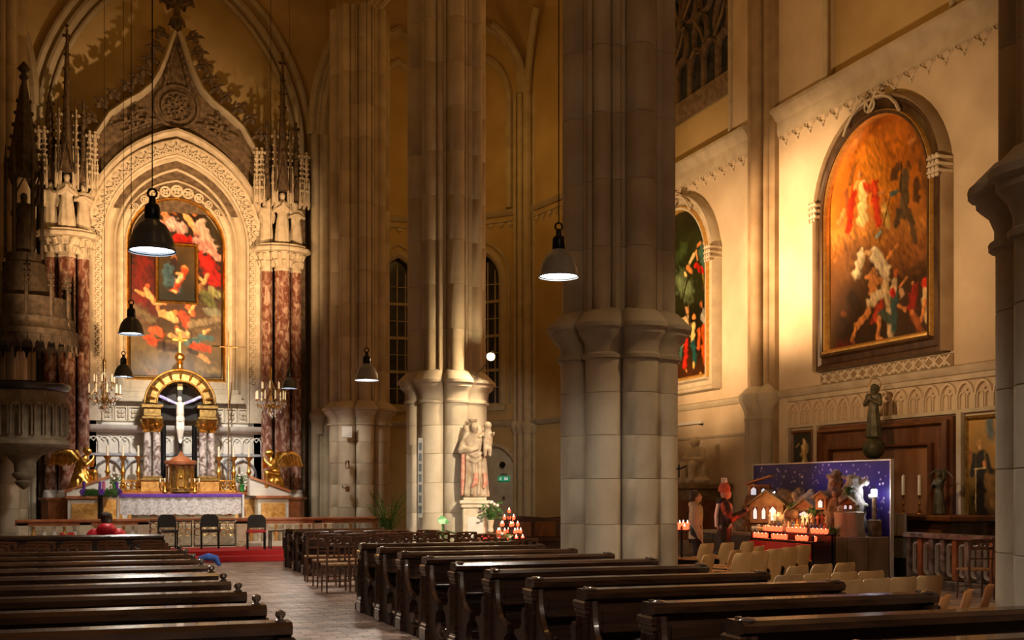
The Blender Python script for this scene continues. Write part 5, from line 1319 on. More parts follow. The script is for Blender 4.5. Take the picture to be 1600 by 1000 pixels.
# ------------------------------------------------------------------ pews (origin at the back board, facing the altar, +Y)
def make_pew(L, label, group, flat=False):
    t = thing('pew', label, 'pew', (0, 0, 0), 0, group); h = L / 2
    m_ = MB(); m_.rings([[(x, y, z) for y, z in ((.10, .84), (.11, .90), (.08, .925), (-.08, .925), (-.11, .90), (-.10, .86), (-.04, .84))] for x in (-h - .02, h + .02)])
    m_.build('top_rail', WOODT, t)
    m_ = MB(); m_.box(-h + .05, h - .05, -.015, .02, .12, .85, .004); m_.build('back_board', WOODK, t)
    n = max(2, int(L / .7))
    for i in range(n):
        a = -h + .14 + i * (L - .28) / n; b = a + (L - .28) / n - .06
        m_ = MB(); m_.box(a, b, -.03, -.015, .22, .78, .006); m_.build('back_panel', WOODK, t)
    m_ = MB(); m_.box(-h + .05, h - .05, .03, .42, .44, .475, .008); m_.build('seat', WOODT, t)
    m_ = MB(); m_.box(-h + .06, h - .06, -.52, -.34, .17, .20, .006); m_.build('kneeler', WOODT, t)
    m_ = MB(); m_.box(-h + .06, h - .06, -.20, -.015, .62, .64, .004); m_.build('book_shelf', WOODK, t)
    for s_ in (-1, 1):
        x = s_ * (h - .035)
        m_ = MB(); poly = [(.10, 0), (.10, .44), (.17, .47), (.20, .54), (.19, .62), (.13, .66), (.10, .70), (.10, .84), (-.10, .84), (-.11, .72), (-.15, .60), (-.24, .50), (-.36, .455), (-.46, .45), (-.46, .40), (-.38, .36), (-.34, .25), (-.40, .14), (-.54, .10), (-.54, 0)]
        m_.prism(poly, (x - .03, 0, 0), (0, 1, 0), (0, 0, 1), (1, 0, 0), .06); m_.build('end_panel', WOODR, t)
        m_ = MB(); m_.tube([(x, -.10, .84), (x, -.115, .72), (x, -.155, .60), (x, -.245, .50), (x, -.36, .462), (x, -.46, .455)], .034, 6); m_.build('end_moulding', WOODK, t, True)
        m_ = MB(); m_.prism([(.12, 0), (.12, .60), (.17, .66), (.24, .66), (.28, .60), (.26, .52), (.31, .475), (.43, .46), (.44, .42), (.36, .38), (.31, .25), (.33, .12), (.42, .08), (.42, 0)], (x - .03, 0, 0), (0, 1, 0), (0, 0, 1), (1, 0, 0), .06); m_.build('seat_end', WOODR, t)
        m_ = MB(); xo = x + s_ * .02
        m_.box(xo - .055, xo + .055, -.10, .13, 0, .16, .012); m_.box(xo - .045, xo + .045, -.085, .115, .16, .20, .012)
        m_.box(xo - .035, xo + .035, -.07, .10, .2, .74, .006)
        for q in (-.045, .0, .045, .075): m_.lathe([(.014, .22), (.014, .72)], 6, (xo + s_ * .035, q, 0))
        m_.box(xo - .045, xo + .045, -.085, .115, .74, .78, .01); m_.box(xo - .055, xo + .055, -.095, .125, .78, .84, .012)
        m_.build('end_post', WOODK, t)
        if flat: m_ = MB(); m_.lathe([(.045, .92), (.05, .928), (.03, .94), (.001, .945)], 10, (x, -.05, 0)); m_.lathe([(.02, .92), (.022, .935), (.001, .94)], 8, (x, .05, 0))
        else: m_ = MB(); m_.lathe([(.028, .92), (.032, .93), (.015, .938), (.030, .958), (.026, .98), (.001, .99)], 10, (x, -.02, 0))
        m_.build('knob', KNOB, t, True)
    return t
ORD = ['nearest', 'second', 'third', 'fourth', 'fifth', 'sixth', 'seventh', 'eighth', 'ninth', 'tenth', 'eleventh']
# left block
LW = 2.7; pl = make_pew(LW, '', 'dark pews left of the middle aisle')
for i in range(9):
    o = pl if i == 0 else copy_tree(pl)
    o.location = (1.0 - LW / 2, 6.45 + 1.008 * i, 0); o['label'] = 'dark wooden pew left of the aisle, %s from the camera' % ORD[i]
LW2 = 2.19; pr_ = make_pew(LW2, '', 'dark pews right of the middle aisle', True)
for i in range(-1, 10):
    o = pr_ if i == -1 else copy_tree(pr_)
    o.location = (3.38 + LW2 / 2, 5.63 + 1.076 * i, 0); o['label'] = 'dark wooden pew right of the aisle, %s from the camera' % ORD[i + 1]
# front pews before the sanctuary
o = copy_tree(pl); o.location = (1.05 - LW / 2, 19.9, 0); o['label'] = 'long dark front pew where the person in red sits'; o['group'] = 'front pews'
for k, y in enumerate((22.6, 23.75, 24.9)):
    o = copy_tree(pr_); o.location = (3.83 + LW2 / 2, y, 0); o.scale = (.98, .98, .88); o['label'] = ['dark front pew right of the carpet, behind the wooden chairs', 'dark front pew right of the carpet, middle one', 'dark front pew right of the carpet, closest to the altar'][k]; o['group'] = 'front pews'
# blue scarf on a left pew
p = atD(318, 877, 12.2); t = thing('blue_scarf', 'crumpled blue cloth lying at a left pew end', 'cloth')
m_ = MB(); m_.tube([(1.02, 12.5, .935), (1.12, 12.47, .95), (1.2, 12.5, .93), (1.24, 12.48, .85)], [.02, .045, .04, .02], 7); fuse('cloth', m_, mat('blue_cloth', (.04, .09, .35), (.06, .14, .5), .8), t, .012, 1)

# ------------------------------------------------------------------ bentwood chairs with pierced backs
def make_chair():
    t = thing('wooden_chair', '', 'chair')
    m_ = MB(); m_.rings([[(x * k, y * k + .2, z) for x, y in ((-.2, -.17), (.2, -.17), (.22, .17), (-.22, .17))] for k, z in ((.97, .43), (1, .44), (1, .455), (.96, .465))]); m_.build('seat', mat('rush_seat', (.26, .13, .05), (.42, .24, .11), .6, scale=20), t)
    for x, y, top in ((-.18, .03, .90), (.18, .03, .90), (-.19, .35, .43), (.19, .35, .43)):
        m_ = MB(); m_.tube([(x * 1.05, y - (.05 if top > .5 else -.02), 0), (x, y, .43)] + ([(x, y - .05, .90)] if top > .5 else []), [.014, .019] + ([.015] if top > .5 else []), 6); m_.build('leg', WOODC, t)
    # back rail with three oval openings
    m_ = MB()
    for k in range(3):
        c_ = -.12 + k * .12; m_.tube([(c_ + .055 * cos(q), -.02, .83 + .05 * sin(q)) for q in [j * pi / 6 for j in range(12)]], .014, 5, closed=True)
    m_.tube([(-.19, -.02, .895), (0, -.035, .905), (.19, -.02, .895)], .016, 6); m_.tube([(-.18, -.015, .765), (0, -.03, .77), (.18, -.015, .765)], .014, 6)
    m_.build('pierced_back', WOODC, t, True)
    m_ = MB(); m_.tube([(-.18, .0, .62), (0, -.015, .62), (.18, .0, .62)], .012, 5); m_.build('back_rail', WOODC, t)
    for y in (.03, .36):
        m_ = MB(); m_.cyl((-.18, y, .18), (.18, y, .18), .009, n=5); m_.build('stretcher', WOODC, t)
    return t
ch = make_chair(); first = True
def put_chair(x, y, rz, label, group):
    global first
    o = ch if first else copy_tree(ch); first = False
    o.location = (x, y, 0); o.rotation_euler.z = rz; o['label'] = label; o['group'] = group
rs = random.Random(12)
PL = ['first', 'second', 'third', 'fourth', 'fifth', 'sixth', 'seventh']
for r_, y in enumerate((15.9, 16.9, 17.9)):
    for i in range(5):
        put_chair(.75 - .5 * i + rs.uniform(-.03, .03), y + rs.uniform(-.05, .05), rs.uniform(-.06, .06), 'brown chair left of the aisle, %s row of three, %s from the aisle' % (['rear', 'middle', 'front'][r_], PL[i]), 'brown chairs left of the aisle')
for r_, (y, x0, n) in enumerate(((16.6, 4.75, 4), (18.35, 3.68, 6), (19.5, 3.72, 6), (20.7, 3.78, 5))):
    for i in range(n):
        put_chair(x0 + .5 * i + rs.uniform(-.03, .03), y + rs.uniform(-.05, .05), rs.uniform(-.08, .08), 'brown chair right of the aisle, %s row from the pews, %s from the aisle' % (ORD[r_].replace('nearest', 'closest'), PL[i]), 'brown chairs right of the aisle')

# black chairs in the sanctuary
def black_chair(px, y, rz, label, seatm, arms):
    x = atY(px, 850, y).x; t = thing('upholstered_chair', label, 'chair', (x, y, .236), rz, 'black chairs before the altar rail')
    m_ = MB(); m_.box(-.22, .22, -.2, .22, .40, .47, .02); m_.build('seat', seatm, t)
    m_ = MB(); m_.rings([[(-.20, yy, .52), (.20, yy, .52), (.22, yy, .62), (.20, yy, .76), (.13, yy, .83), (-.13, yy, .83), (-.20, yy, .76), (-.22, yy, .62)] for yy in (.17, .22)]); m_.build('backrest', BLKW, t)
    for a, b in ((-.2, -.18), (.2, -.18), (-.2, .2), (.2, .2)):
        m_ = MB(); m_.cyl((a, b, 0), (a, b, .42 if b < 0 else .6), .018, n=6); m_.build('leg', BLACK, t)
    if arms:
        for s_ in (-1, 1):
            m_ = MB(); m_.tube([(s_ * .23, .2, .6), (s_ * .23, -.18, .62), (s_ * .22, -.18, .42)], .015, 6); m_.build('armrest', BLACK, t)
    return t
black_chair(400, 28.1, pi * .98, 'black chair with bright red seat on the red carpet', RED, False)
for o_ in ():
    pass
black_chair(262, 28.7, .05, 'black armchair at the rail gate, left one of the two', BLKW, True)
black_chair(328, 28.7, -.05, 'black armchair at the rail gate, right one of the two', BLKW, True)
x = atY(433, 850, 28.2).x; t = thing('small_table', 'small black side table at the carpet edge', 'table', (x, 28.2, .236))
m_ = MB(); m_.box(-.2, .2, -.2, .2, .42, .45, .01); m_.build('tabletop', BLKW, t)
for a in (-.17, .17):
    for b in (-.17, .17): m_ = MB(); m_.cyl((a, b, 0), (a, b, .42), .016, n=6); m_.build('leg', BLACK, t)

# ------------------------------------------------------------------ folding plywood seats in the aisle
def seat_thing(m):
    t = thing('folding_seat', '', 'seat')
    m_ = MB(); R = []
    prof = [(-.19, .03), (-.13, .0), (0, -.015), (.13, 0), (.19, .03)]
    for z, w, dy in ((.42, .92, .0), (.50, 1, -.01), (.70, 1.02, -.05), (.80, .98, -.075), (.86, .86, -.09), (.875, .72, -.095)):
        R.append([(x * w, y + dy, z) for x, y in prof] + [(x * w, y + dy + .014, z) for x, y in prof[::-1]])
    m_.rings(R); m_.build('backrest', m, t, True)
    m_ = MB(); R = []
    for y, z in ((.05, .44), (.12, .43), (.3, .44), (.40, .46), (.43, .445)):
        R.append([(-.19, y, z + .02), (0, y, z), (.19, y, z + .02), (.19, y, z + .035), (0, y, z + .015), (-.19, y, z + .035)])
    m_.rings(R); m_.build('seat', m, t, True)
    for s_ in (-1, 1):
        m_ = MB(); m_.prism([(.0, 0), (.22, 0), (.22, .03), (.14, .06), (.16, .40), (.36, .60), (.36, .635), (-.02, .635), (-.04, .60), (.02, .40), (.04, .06), (0, .03)], (s_ * .205 - .012, 0, 0), (0, 1, 0), (0, 0, 1), (1, 0, 0), .024); m_.build('side_frame', BLACK, t)
        m_ = MB(); m_.rings([[(s_ * .205 + x * .024, y, z) for x in (-1, 1) for y in (yy,)] + [(s_ * .205 + .024, yy, z + .02), (s_ * .205 - .024, yy, z + .02)] for yy, z in ((-.03, .635), (.15, .64), (.34, .64), (.38, .625))]); m_.build('armrest', PLYO, t)
    return t
seatA = seat_thing(PLY); seatO = None; firstS = [True]
def seat_row(px0, py0, px1, py1, n, tag_, yaw_off=0.0, ztop=.875, orange=False):
    """row of seat backs whose tops run between two photographed points"""
    a = atZ(px0, py0, ztop); b = atZ(px1, py1, ztop)
    d = (b - a); L = Vector((d.x, d.y, 0)); ln = L.length; L.normalize()
    step = ln / max(1, n - 1); rz = atan2(L.y, L.x) + yaw_off
    for i in range(n):
        if firstS[0]: o = seatA; firstS[0] = False
        else: o = copy_tree(seatA)
        p = a + L * step * i; o.location = (p.x + .09 * -sin(rz), p.y + .09 * cos(rz), 0); o.rotation_euler.z = rz
        o['label'] = tag_ % PL[i]; o['group'] = 'folding plywood seats in the right aisle'
        if orange:
            for c_ in o.children:
                if c_.name.startswith(('backrest', 'seat')): c_.material_slots[0].link = 'OBJECT'; c_.material_slots[0].material = PLYO
seat_row(1332, 906, 1458, 899, 4, 'pale plywood seat in the nearest four-seat row, %s from left')
seat_row(1238, 898, 1366, 892, 4, 'pale plywood seat in the second four-seat row, %s from left')
seat_row(1252, 884, 1326, 879, 3, 'pale plywood seat in the three-seat row, %s from left')
seat_row(1166, 864, 1258, 852, 5, 'tall tan plywood seat in the oblique row before the crib, %s from left', -.35)
seat_row(1112, 866, 1190, 853, 3, 'brown plywood seat in the shadowed row beside the tan ones, %s from left', -.1)
seat_row(1108, 849, 1172, 846, 3, 'plywood seat in the row closest to the standing couple, %s from left', .1)
seat_row(1482, 930, 1550, 914, 3, 'orange plywood seat beside the right pillar, %s from left', .2, orange=True)

# ------------------------------------------------------------------ pendant lamps
def pendant(px, py, rad_px, label, enam, real_r=.21, power=60, at=None):
    """py is the rim height in the photograph"""
    d = real_r * FPX / rad_px; p = Vector(at) if at else atD(px, py, d)
    t = thing('pendant_lamp', label, 'lamp', (p.x, p.y, p.z), 0, 'factory pendant lamps over the pews'); r = real_r
    k = r / .21 * .65
    m_ = MB(); m_.lathe([(r * 1.0, -.015), (r * 1.03, .0), (r * .97, .02 * k), (r * .93, .10 * k), (r * .80, .24 * k), (r * .58, .35 * k), (r * .33, .41 * k), (r * .28, .44 * k), (r * .26, .43 * k), (r * .5, .34 * k), (r * .74, .23 * k), (r * .90, .09 * k), (r * .95, .0)], 28, cap=False); m_.build('shade', enam, t, True)
    m_ = MB(); m_.lathe([(r * .90, .08 * k), (r * .72, .22 * k), (r * .5, .31 * k), (r * .02, .36 * k)], 24, cap=False); m_.build('inner_lining', ENAMW, t, True)
    m_ = MB(); m_.lathe([(.001, .02), (r * .92, .02), (r * .92, .03), (.001, .03)], 24); m_.build('diffuser', LAMPW, t, True)
    m_ = MB(); m_.lathe([(r * .28, .42 * k), (r * .34, .45 * k), (r * .32, .60 * k), (r * .26, .64 * k), (r * .15, .66 * k), (r * .14, .74 * k), (.02, .76 * k)], 14); m_.build('socket_housing', BLACK, t, True)
    m_ = MB(); m_.tube([(.04 * cos(q), 0, .80 * k + .04 * sin(q)) for q in [j * pi / 5 for j in range(10)]], .011, 5, closed=True); m_.build('hook', BLACK, t, True)
    m_ = MB(); m_.cyl((0, 0, .80 * k + .03), (0, 0, 17.8 - p.z), .006, n=5); m_.build('cable', BLACK, t)
    l = bpy.data.lights.new('pendant_light', 'SPOT'); l.energy = power; l.spot_size = radians(168); l.spot_blend = .35; l.shadow_soft_size = .15; l.color = COOL
    lo = bpy.data.objects.new('pendant_light', l); COL.objects.link(lo); lo.location = (p.x, p.y, p.z - .0)
    return p
PLW = PEND_POWER
pendant(238, 391, 36, 'largest dark pendant lamp hanging before the altar painting', ENAM, power=PLW)
pendant(205, 521, 19.5, 'dark pendant lamp below and left of the largest one', ENAM, power=PLW)
pendant(193, 588, 14.5, 'small dark pendant lamp beside the left chandelier', ENAM, power=PLW)
pendant(452, 606, 12.5, 'small dark pendant lamp over the right chandelier', ENAM, power=PLW)
pendant(573, 593, 18.5, 'grey pendant lamp hanging before the far pillar', ENAMG, power=PLW)
pendant(873, 431, 31, 'grey pendant lamp hanging before the large middle pillar', ENAMG, power=PLW)

pendant(0, 0, 10, 'pendant lamp over the nearest left pews', ENAM, power=PLW, at=(.5, 2.2, 4.0))
pendant(0, 0, 10, 'pendant lamp over the nearest right pews', ENAMG, power=PLW, at=(4.6, 2.4, 4.0))

# ------------------------------------------------------------------ pulpit
pu = thing('pulpit', 'round carved stone pulpit with tall dark gothic sounding board at the left edge', 'pulpit', (-1.66, 31.0, 0)); pu['kind'] = 'thing'
SDK = mat('dark_canopy_stone', (.035, .024, .015), (.08, .055, .035), .7, scale=7, bump=.3, bscale=30)  # dark brown tone for the sounding board and spire
PST = mat('olive_pulpit_stone', (.14, .11, .07), (.22, .18, .12), .8, scale=5, bump=.2, bscale=25)
m_ = MB(); m_.lathe([(.001, 1.66), (.07, 1.7), (.17, 1.78), (.22, 1.86), (.16, 1.9), (.27, 2.0), (.28, 2.06), (.22, 2.1), (.24, 2.3), (.42, 2.52), (.85, 2.66), (1.0, 2.72), (1.06, 2.78), (1.06, 2.86), (.98, 2.92)], 24); m_.build('pendant_cup', PST, pu, True)
m_ = MB(); m_.lathe([(.98, 2.9), (.98, 4.1), (.001, 4.1)], 12); m_.build('body', PST, pu)
m_ = MB(); m_.lathe([(.98, 4.08), (1.04, 4.12), (1.08, 4.2), (1.08, 4.26), (.98, 4.30), (.9, 4.30)], 24); m_.build('rim', BLKW, pu, True)
for i in range(24):
    a = i * pi / 12 + .13; m_ = MB(); cx, cy = 0.99 * cos(a), .99 * sin(a); U = Vector((-sin(a), cos(a), 0)); W = Vector((cos(a), sin(a), 0))
    m_.sweep([(-.10, 3.0), (-.10, 3.65)] + arch_pts(0, 3.65, .10, .13, 3) + [(.10, 3.65), (.10, 3.0)], [(-.02, 0), (-.02, .05), (.02, .05), (.02, 0)], (cx, cy, 0), U, (0, 0, 1), W)
    m_.ball((cx + W.x * .03, cy + W.y * .03, 3.72), .035, 6, 4); m_.build('blind_arch', PST, pu)
m_ = MB(); m_.box(-.8, .3, .7, 1.1, 2.8, 4.0, .02); m_.build('wall_bracket', PST, pu)
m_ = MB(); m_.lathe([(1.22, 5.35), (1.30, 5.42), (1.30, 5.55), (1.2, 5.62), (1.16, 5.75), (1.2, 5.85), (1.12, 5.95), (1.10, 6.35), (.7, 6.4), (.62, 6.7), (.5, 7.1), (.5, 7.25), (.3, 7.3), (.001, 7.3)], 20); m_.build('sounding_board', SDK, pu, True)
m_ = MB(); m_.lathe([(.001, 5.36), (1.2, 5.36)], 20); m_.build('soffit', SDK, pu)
for i in range(28):
    a = i * 2 * pi / 28; m_ = MB(); U = Vector((-sin(a), cos(a), 0)); W = Vector((cos(a), sin(a), 0))
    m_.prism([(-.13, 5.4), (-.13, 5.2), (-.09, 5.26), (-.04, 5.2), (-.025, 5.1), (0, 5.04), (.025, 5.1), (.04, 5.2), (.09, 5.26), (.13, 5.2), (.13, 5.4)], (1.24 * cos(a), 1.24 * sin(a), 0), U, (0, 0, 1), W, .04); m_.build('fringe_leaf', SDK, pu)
for i in range(12):
    a = i * pi / 6 + .1; m_ = MB(); x, y = 1.14 * cos(a), 1.14 * sin(a)
    m_.cyl((x, y, 5.6), (x, y, 6.55), .05, .045, 6); m_.cyl((x, y, 6.55), (x, y, 7.05), .05, .01, 6)
    for k in range(3):
        for j in range(4): m_.ball((x + .05 * cos(j * pi / 2), y + .05 * sin(j * pi / 2), 6.62 + k * .13), .03, 5, 3)
    m_.build('pinnacle', SDK, pu, True)
m_ = MB(); m_.lathe([(.5, 7.25), (.42, 7.3), (.42, 7.5), (.001, 7.5)], 8); m_.build('upper_stage', SDK, pu)
for i in range(6):
    a = i * pi / 3; m_ = MB(); x, y = .42 * cos(a), .42 * sin(a); m_.cyl((x, y, 7.4), (x, y, 9.6), .045, .04, 6); m_.cyl((x, y, 9.6), (x, y, 10.2), .05, .005, 6)
    b = a + pi / 6; m_.tube([(x, y, 9.1), (.42 * cos(b), .42 * sin(b), 9.55), (.42 * cos(a + pi / 3), .42 * sin(a + pi / 3), 9.1)], .03, 5); m_.build('spire_post', SDK, pu, True)
m_ = MB(); figure_mb(m_, 0, 0, 7.5, 1.5, 0, 'raise'); fuse('canopy_figure', m_, SDK, pu, .035, 1)
m_ = MB(); m_.lathe([(.42, 9.5), (.36, 9.7), (.1, 11.6), (.05, 11.8), (.12, 11.9), (.05, 12.0), (.16, 12.1), (.05, 12.25), (.001, 12.3)], 8)
for k in range(6):
    for i in range(4): m_.ball(((.38 - .05 * k) * cos(i * pi / 2), (.38 - .05 * k) * sin(i * pi / 2), 9.8 + k * .3), .06, 6, 4)
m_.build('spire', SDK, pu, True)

# ------------------------------------------------------------------ statue of mother and child on the bright pillar
STC = mat('painted_limestone_figure', (.27, .19, .12), (.50, .41, .30), .7, scale=6, bump=.2)
sx, sy = 7.46, 22.95
pd = thing('statue_pedestal', 'pale stone pedestal under the statue of mother and child', 'pedestal', (sx, sy, 0), radians(-12))
m_ = MB(); m_.box(-.30, .30, -.28, .28, 0, .12, .02); m_.box(-.25, .25, -.24, .24, .12, 1.28, .02); m_.build('shaft', CARVED, pd)
m_ = MB(); m_.box(-.29, .29, -.27, .27, 1.28, 1.36, .02); m_.box(-.32, .32, -.29, .29, 1.36, 1.44, .02); m_.box(-.24, .24, -.22, .22, 1.44, 1.5, .01); m_.build('cap', CARVED, pd)
m_ = MB(); m_.box(-.16, .16, -.25, -.235, .5, 1.1, .005); m_.build('inscribed_panel', PALE, pd)
st = thing('madonna_statue', 'weathered painted stone statue of a crowned mother holding a child', 'statue', (sx, sy, 1.5), radians(-12))
m_ = MB(); w = lambda t, z: 1 + .10 * cos(11 * t + 1.5 * z) * max(0, min(1, (1.0 - z) / .4))
m_.lathe([(.001, 0), (.31, .01), (.29, .2), (.27, .6), (.26, .9), (.25, 1.05), (.25, 1.2), (.18, 1.32), (.09, 1.38)], 30, (0, 0, 0), 1, .75, w)
m_.ball((.0, -.10, 1.45), .10, 14, 10, (.85, .95, 1.15)); m_.ball((-.02, .03, 1.47), .13, 12, 10, (.95, .9, 1.15)); m_.ball((.01, -.20, 1.44), .02, 6, 4); m_.cyl((0, -.05, 1.25), (0, -.08, 1.4), .05, n=8)
m_.tube([(-.15, .02, 1.5), (-.19, .0, 1.3), (-.17, -.02, 1.1)], [.07, .08, .05], 8); m_.tube([(.10, .02, 1.5), (.15, .0, 1.32)], [.06, .06], 8)
limb(m_, [(-.19, 0, 1.2), (-.27, -.08, .98), (-.1, -.24, .98), (.05, -.26, 1.02)], [.09, .085, .055, .04])
limb(m_, [(.19, 0, 1.2), (.28, -.04, .98), (.26, -.22, 1.0), (.2, -.26, 1.02)], [.09, .08, .06, .04])
for a, b, c_ in (((-.17, -.13, 1.0), (-.16, -.20, .55), (-.19, -.19, .05)), ((-.04, -.19, .95), (-.02, -.22, .5), (-.06, -.24, .05)), ((.1, -.18, .9), (.1, -.20, .5), (.07, -.23, .05)), ((.22, -.10, .95), (.23, -.13, .45), (.20, -.15, .05)), ((-.16, -.10, 1.42), (-.22, -.06, 1.25), (-.27, -.04, 1.0))):
    m_.tube([a, b, c_], [.03, .038, .045], 7)
for a, b, c_ in (((-.2, -.16, .82), (.0, -.24, .72), (.2, -.18, .86)), ((-.2, -.16, .94), (.0, -.23, .84), (.2, -.18, .95))):
    m_.tube([a, b, c_], [.025, .035, .025], 7)
fuse('body', m_, STC, st, .018, 1)
m_ = MB(); m_.lathe([(.085, 0), (.10, .05), (.085, .05), (.07, .0)], 10, (-.02, .0, 1.585)); m_.build('crown', STC, st, True)
m_ = MB(); m_.ball((.27, -.16, 1.50), .085, 12, 8); limb(m_, [(.27, -.14, 1.38), (.28, -.16, 1.22), (.26, -.22, 1.1)], [.085, .105, .10]); limb(m_, [(.24, -.22, 1.1), (.2, -.32, 1.0), (.2, -.32, .88)], [.06, .045, .035]); limb(m_, [(.29, -.18, 1.1), (.3, -.3, 1.0), (.3, -.3, .88)], [.06, .045, .035]); limb(m_, [(.31, -.14, 1.34), (.37, -.26, 1.3), (.38, -.32, 1.34)], [.04, .032, .025]); limb(m_, [(.19, -.14, 1.34), (.1, -.22, 1.26)], [.04, .03]); m_.ball((.25, -.22, 1.47), .015, 5, 4)
fuse('child', m_, STC, st, .014, 1)
ROSE = mat('faded_rose_paint', (.50, .17, .12), (.62, .34, .24), .7, scale=12)
for P, r_ in ((((-.24, -.12, .9), (-.25, -.17, .45), (-.26, -.15, .05)), .05), (((.02, -.25, .5), (.0, -.28, .3), (-.06, -.25, .22)), .06), (((.2, -.19, .5), (.22, -.2, .3), (.18, -.2, .2)), .05)):
    m_ = MB(); m_.tube(P, [r_ * .8, r_, r_ * .6], 8); m_.build('rose_drapery', ROSE, st, True)

def floodfix(loc, target, label, glow=False):
    t = thing('floodlight', label, 'lamp', loc); d = (Vector(target) - Vector(loc)).normalized(); q = d.to_track_quat('-Z', 'Y').to_matrix().to_4x4()
    m_ = MB(); m_.M = q; m_.lathe([(.02, .22), (.06, .2), (.07, .1), (.10, .0), (.10, -.02), (.085, -.02), (.06, .06)], 12); m_.build('housing', BLACK, t, True)
    m_ = MB(); m_.M = q; m_.lathe([(.001, .0), (.08, .0), (.08, .01), (.001, .012)], 12); m_.build('lens', BULB if glow else MATS['lamp_diffuser'], t, True)
    m_ = MB(); m_.tube([(0, 0, .06), (-.03, .08, -.1), (-.12, .32, -.26), (-.18, .52, -.34)], .014, 6); m_.build('bracket', BLACK, t)
    return t
BULB = mat('lamp_glass_lit', (1, .9, .7), None, .3, emit=(1, .78, .45), estr=60)
SL = Vector((7.72, 22.62, 4.42))
floodfix(SL, SL + Vector((-.5, -.75, -.45)), 'bright star-like floodlight on the ledge above the statue', True)
floodfix((6.3, 14.7, 4.5), (2, 34, 8), 'floodlight on the ledge of the middle pillar') if False else None

# ------------------------------------------------------------------ fittings on the pillars
def wallbox(label, name, cat, px, py, d, w, h, t_, m1, rz, extra=None):
    p = atD(px, py, d); o = thing(name, label, cat, p, rz)
    m_ = MB(); m_.box(-w / 2, w / 2, -t_ / 2, t_ / 2, -h / 2, h / 2, min(w, h, t_) * .2); m_.build('casing', m1, o)
    if extra: extra(o)
    return o
def grille(o):
    for k in range(-3, 4):
        m_ = MB(); m_.box(-.03, .03, -.045, -.04, k * .22 - .08, k * .22 + .08, .001); m_.build('grille', ENAM, o)
wallbox('slim tall grey column loudspeaker on the bright pillar', 'column_speaker', 'speaker', 657, 747, 24.15, .09, 1.68, .08, ENAMG, -.4, grille)
def bulge(o):
    m_ = MB(); m_.box(-.10, .10, -.04, -.025, -.10, .10, .006); m_.build('cover', PAINTW, o)
wallbox('small white square panel high on the far pillar', 'wall_panel', 'panel', 542, 675, 32.25, .28, .31, .06, PAINTW, -.2, bulge)
def relief(o):
    m_ = MB(); m_.lathe([(.001, 0), (.05, .01), (.03, .12), (.02, .16)], 8, (0, -.03, -.1)); m_.ball((0, -.03, .10), .035, 8, 6); m_.build('relief', STC, o, True)
wallbox('small brown oval plaque on the far pillar', 'oval_plaque', 'plaque', 543, 726, 32.3, .12, .22, .05, WOODB, -.2, relief)
def lampbits(o):
    m_ = MB(); m_.tube([(0, 0, .0), (-.14, -.1, .04), (-.14, -.1, .1)], .012, 6); m_.build('arm', BLACK, o)
wallbox('small wooden offertory box with bracket low on the far pillar', 'offertory_box', 'box', 543, 764, 32.25, .13, .16, .14, WOODB, -.2, lampbits)
def lampb2(o):
    m_ = MB(); m_.tube([(-.08, -.05, .02), (.0, -.12, .02), (.1, -.14, .06)], .012, 6); m_.tube([(-.02, -.12, -.1), (-.02, -.12, .08)], .012, 6); m_.build('arm', BLACK, o)
wallbox('black iron hook bracket on the middle pillar right side', 'iron_bracket', 'bracket', 1053, 735, 16.55, .05, .2, .04, BLACK, .3, lampb2)

# ------------------------------------------------------------------ flowers, plants, candle tree by the statue
bouquet('vase of white roses beside the statue pedestal', sx + .22, sy - .42, .78, .62, CARVED, PAINTW, 6, sp=.2, seed=3, nl=60)
t = thing('red_box', 'low wooden stand with a red front before the statue', 'box', (sx + .20, sy - .5, 0), -.2)
m_ = MB(); m_.box(-.32, .32, -.2, .2, .5, .76, .015); m_.build('body', WOODB, t)
m_ = MB(); m_.box(-.22, .30, -.215, -.2, .53, .72, .008); m_.build('red_front', RED, t)
for a in (-.28, .28):
    for b in (-.16, .16): m_ = MB(); m_.box(a - .03, a + .03, b - .03, b + .03, 0, .5, .005); m_.build('leg', WOODB, t)
bouquet('low pot of white flowers in front of the red stand', sx + .26, sy - .95, .42, .34, CARVED, PAINTW, 4, sp=.26, seed=9, nl=40)
t = thing('plant_stool', 'small stool under the low pot of white flowers', 'stool', (sx + .26, sy - .95, 0))
m_ = MB(); m_.lathe([(.001, .38), (.17, .38), (.17, .42), (.001, .42)], 12); m_.build('seat', WOODB, t)
for k in range(3):
    a = k * 2.1; m_ = MB(); m_.cyl((.15 * cos(a), .15 * sin(a), 0), (.1 * cos(a), .1 * sin(a), .38), .015, n=6); m_.build('leg', WOODB, t)
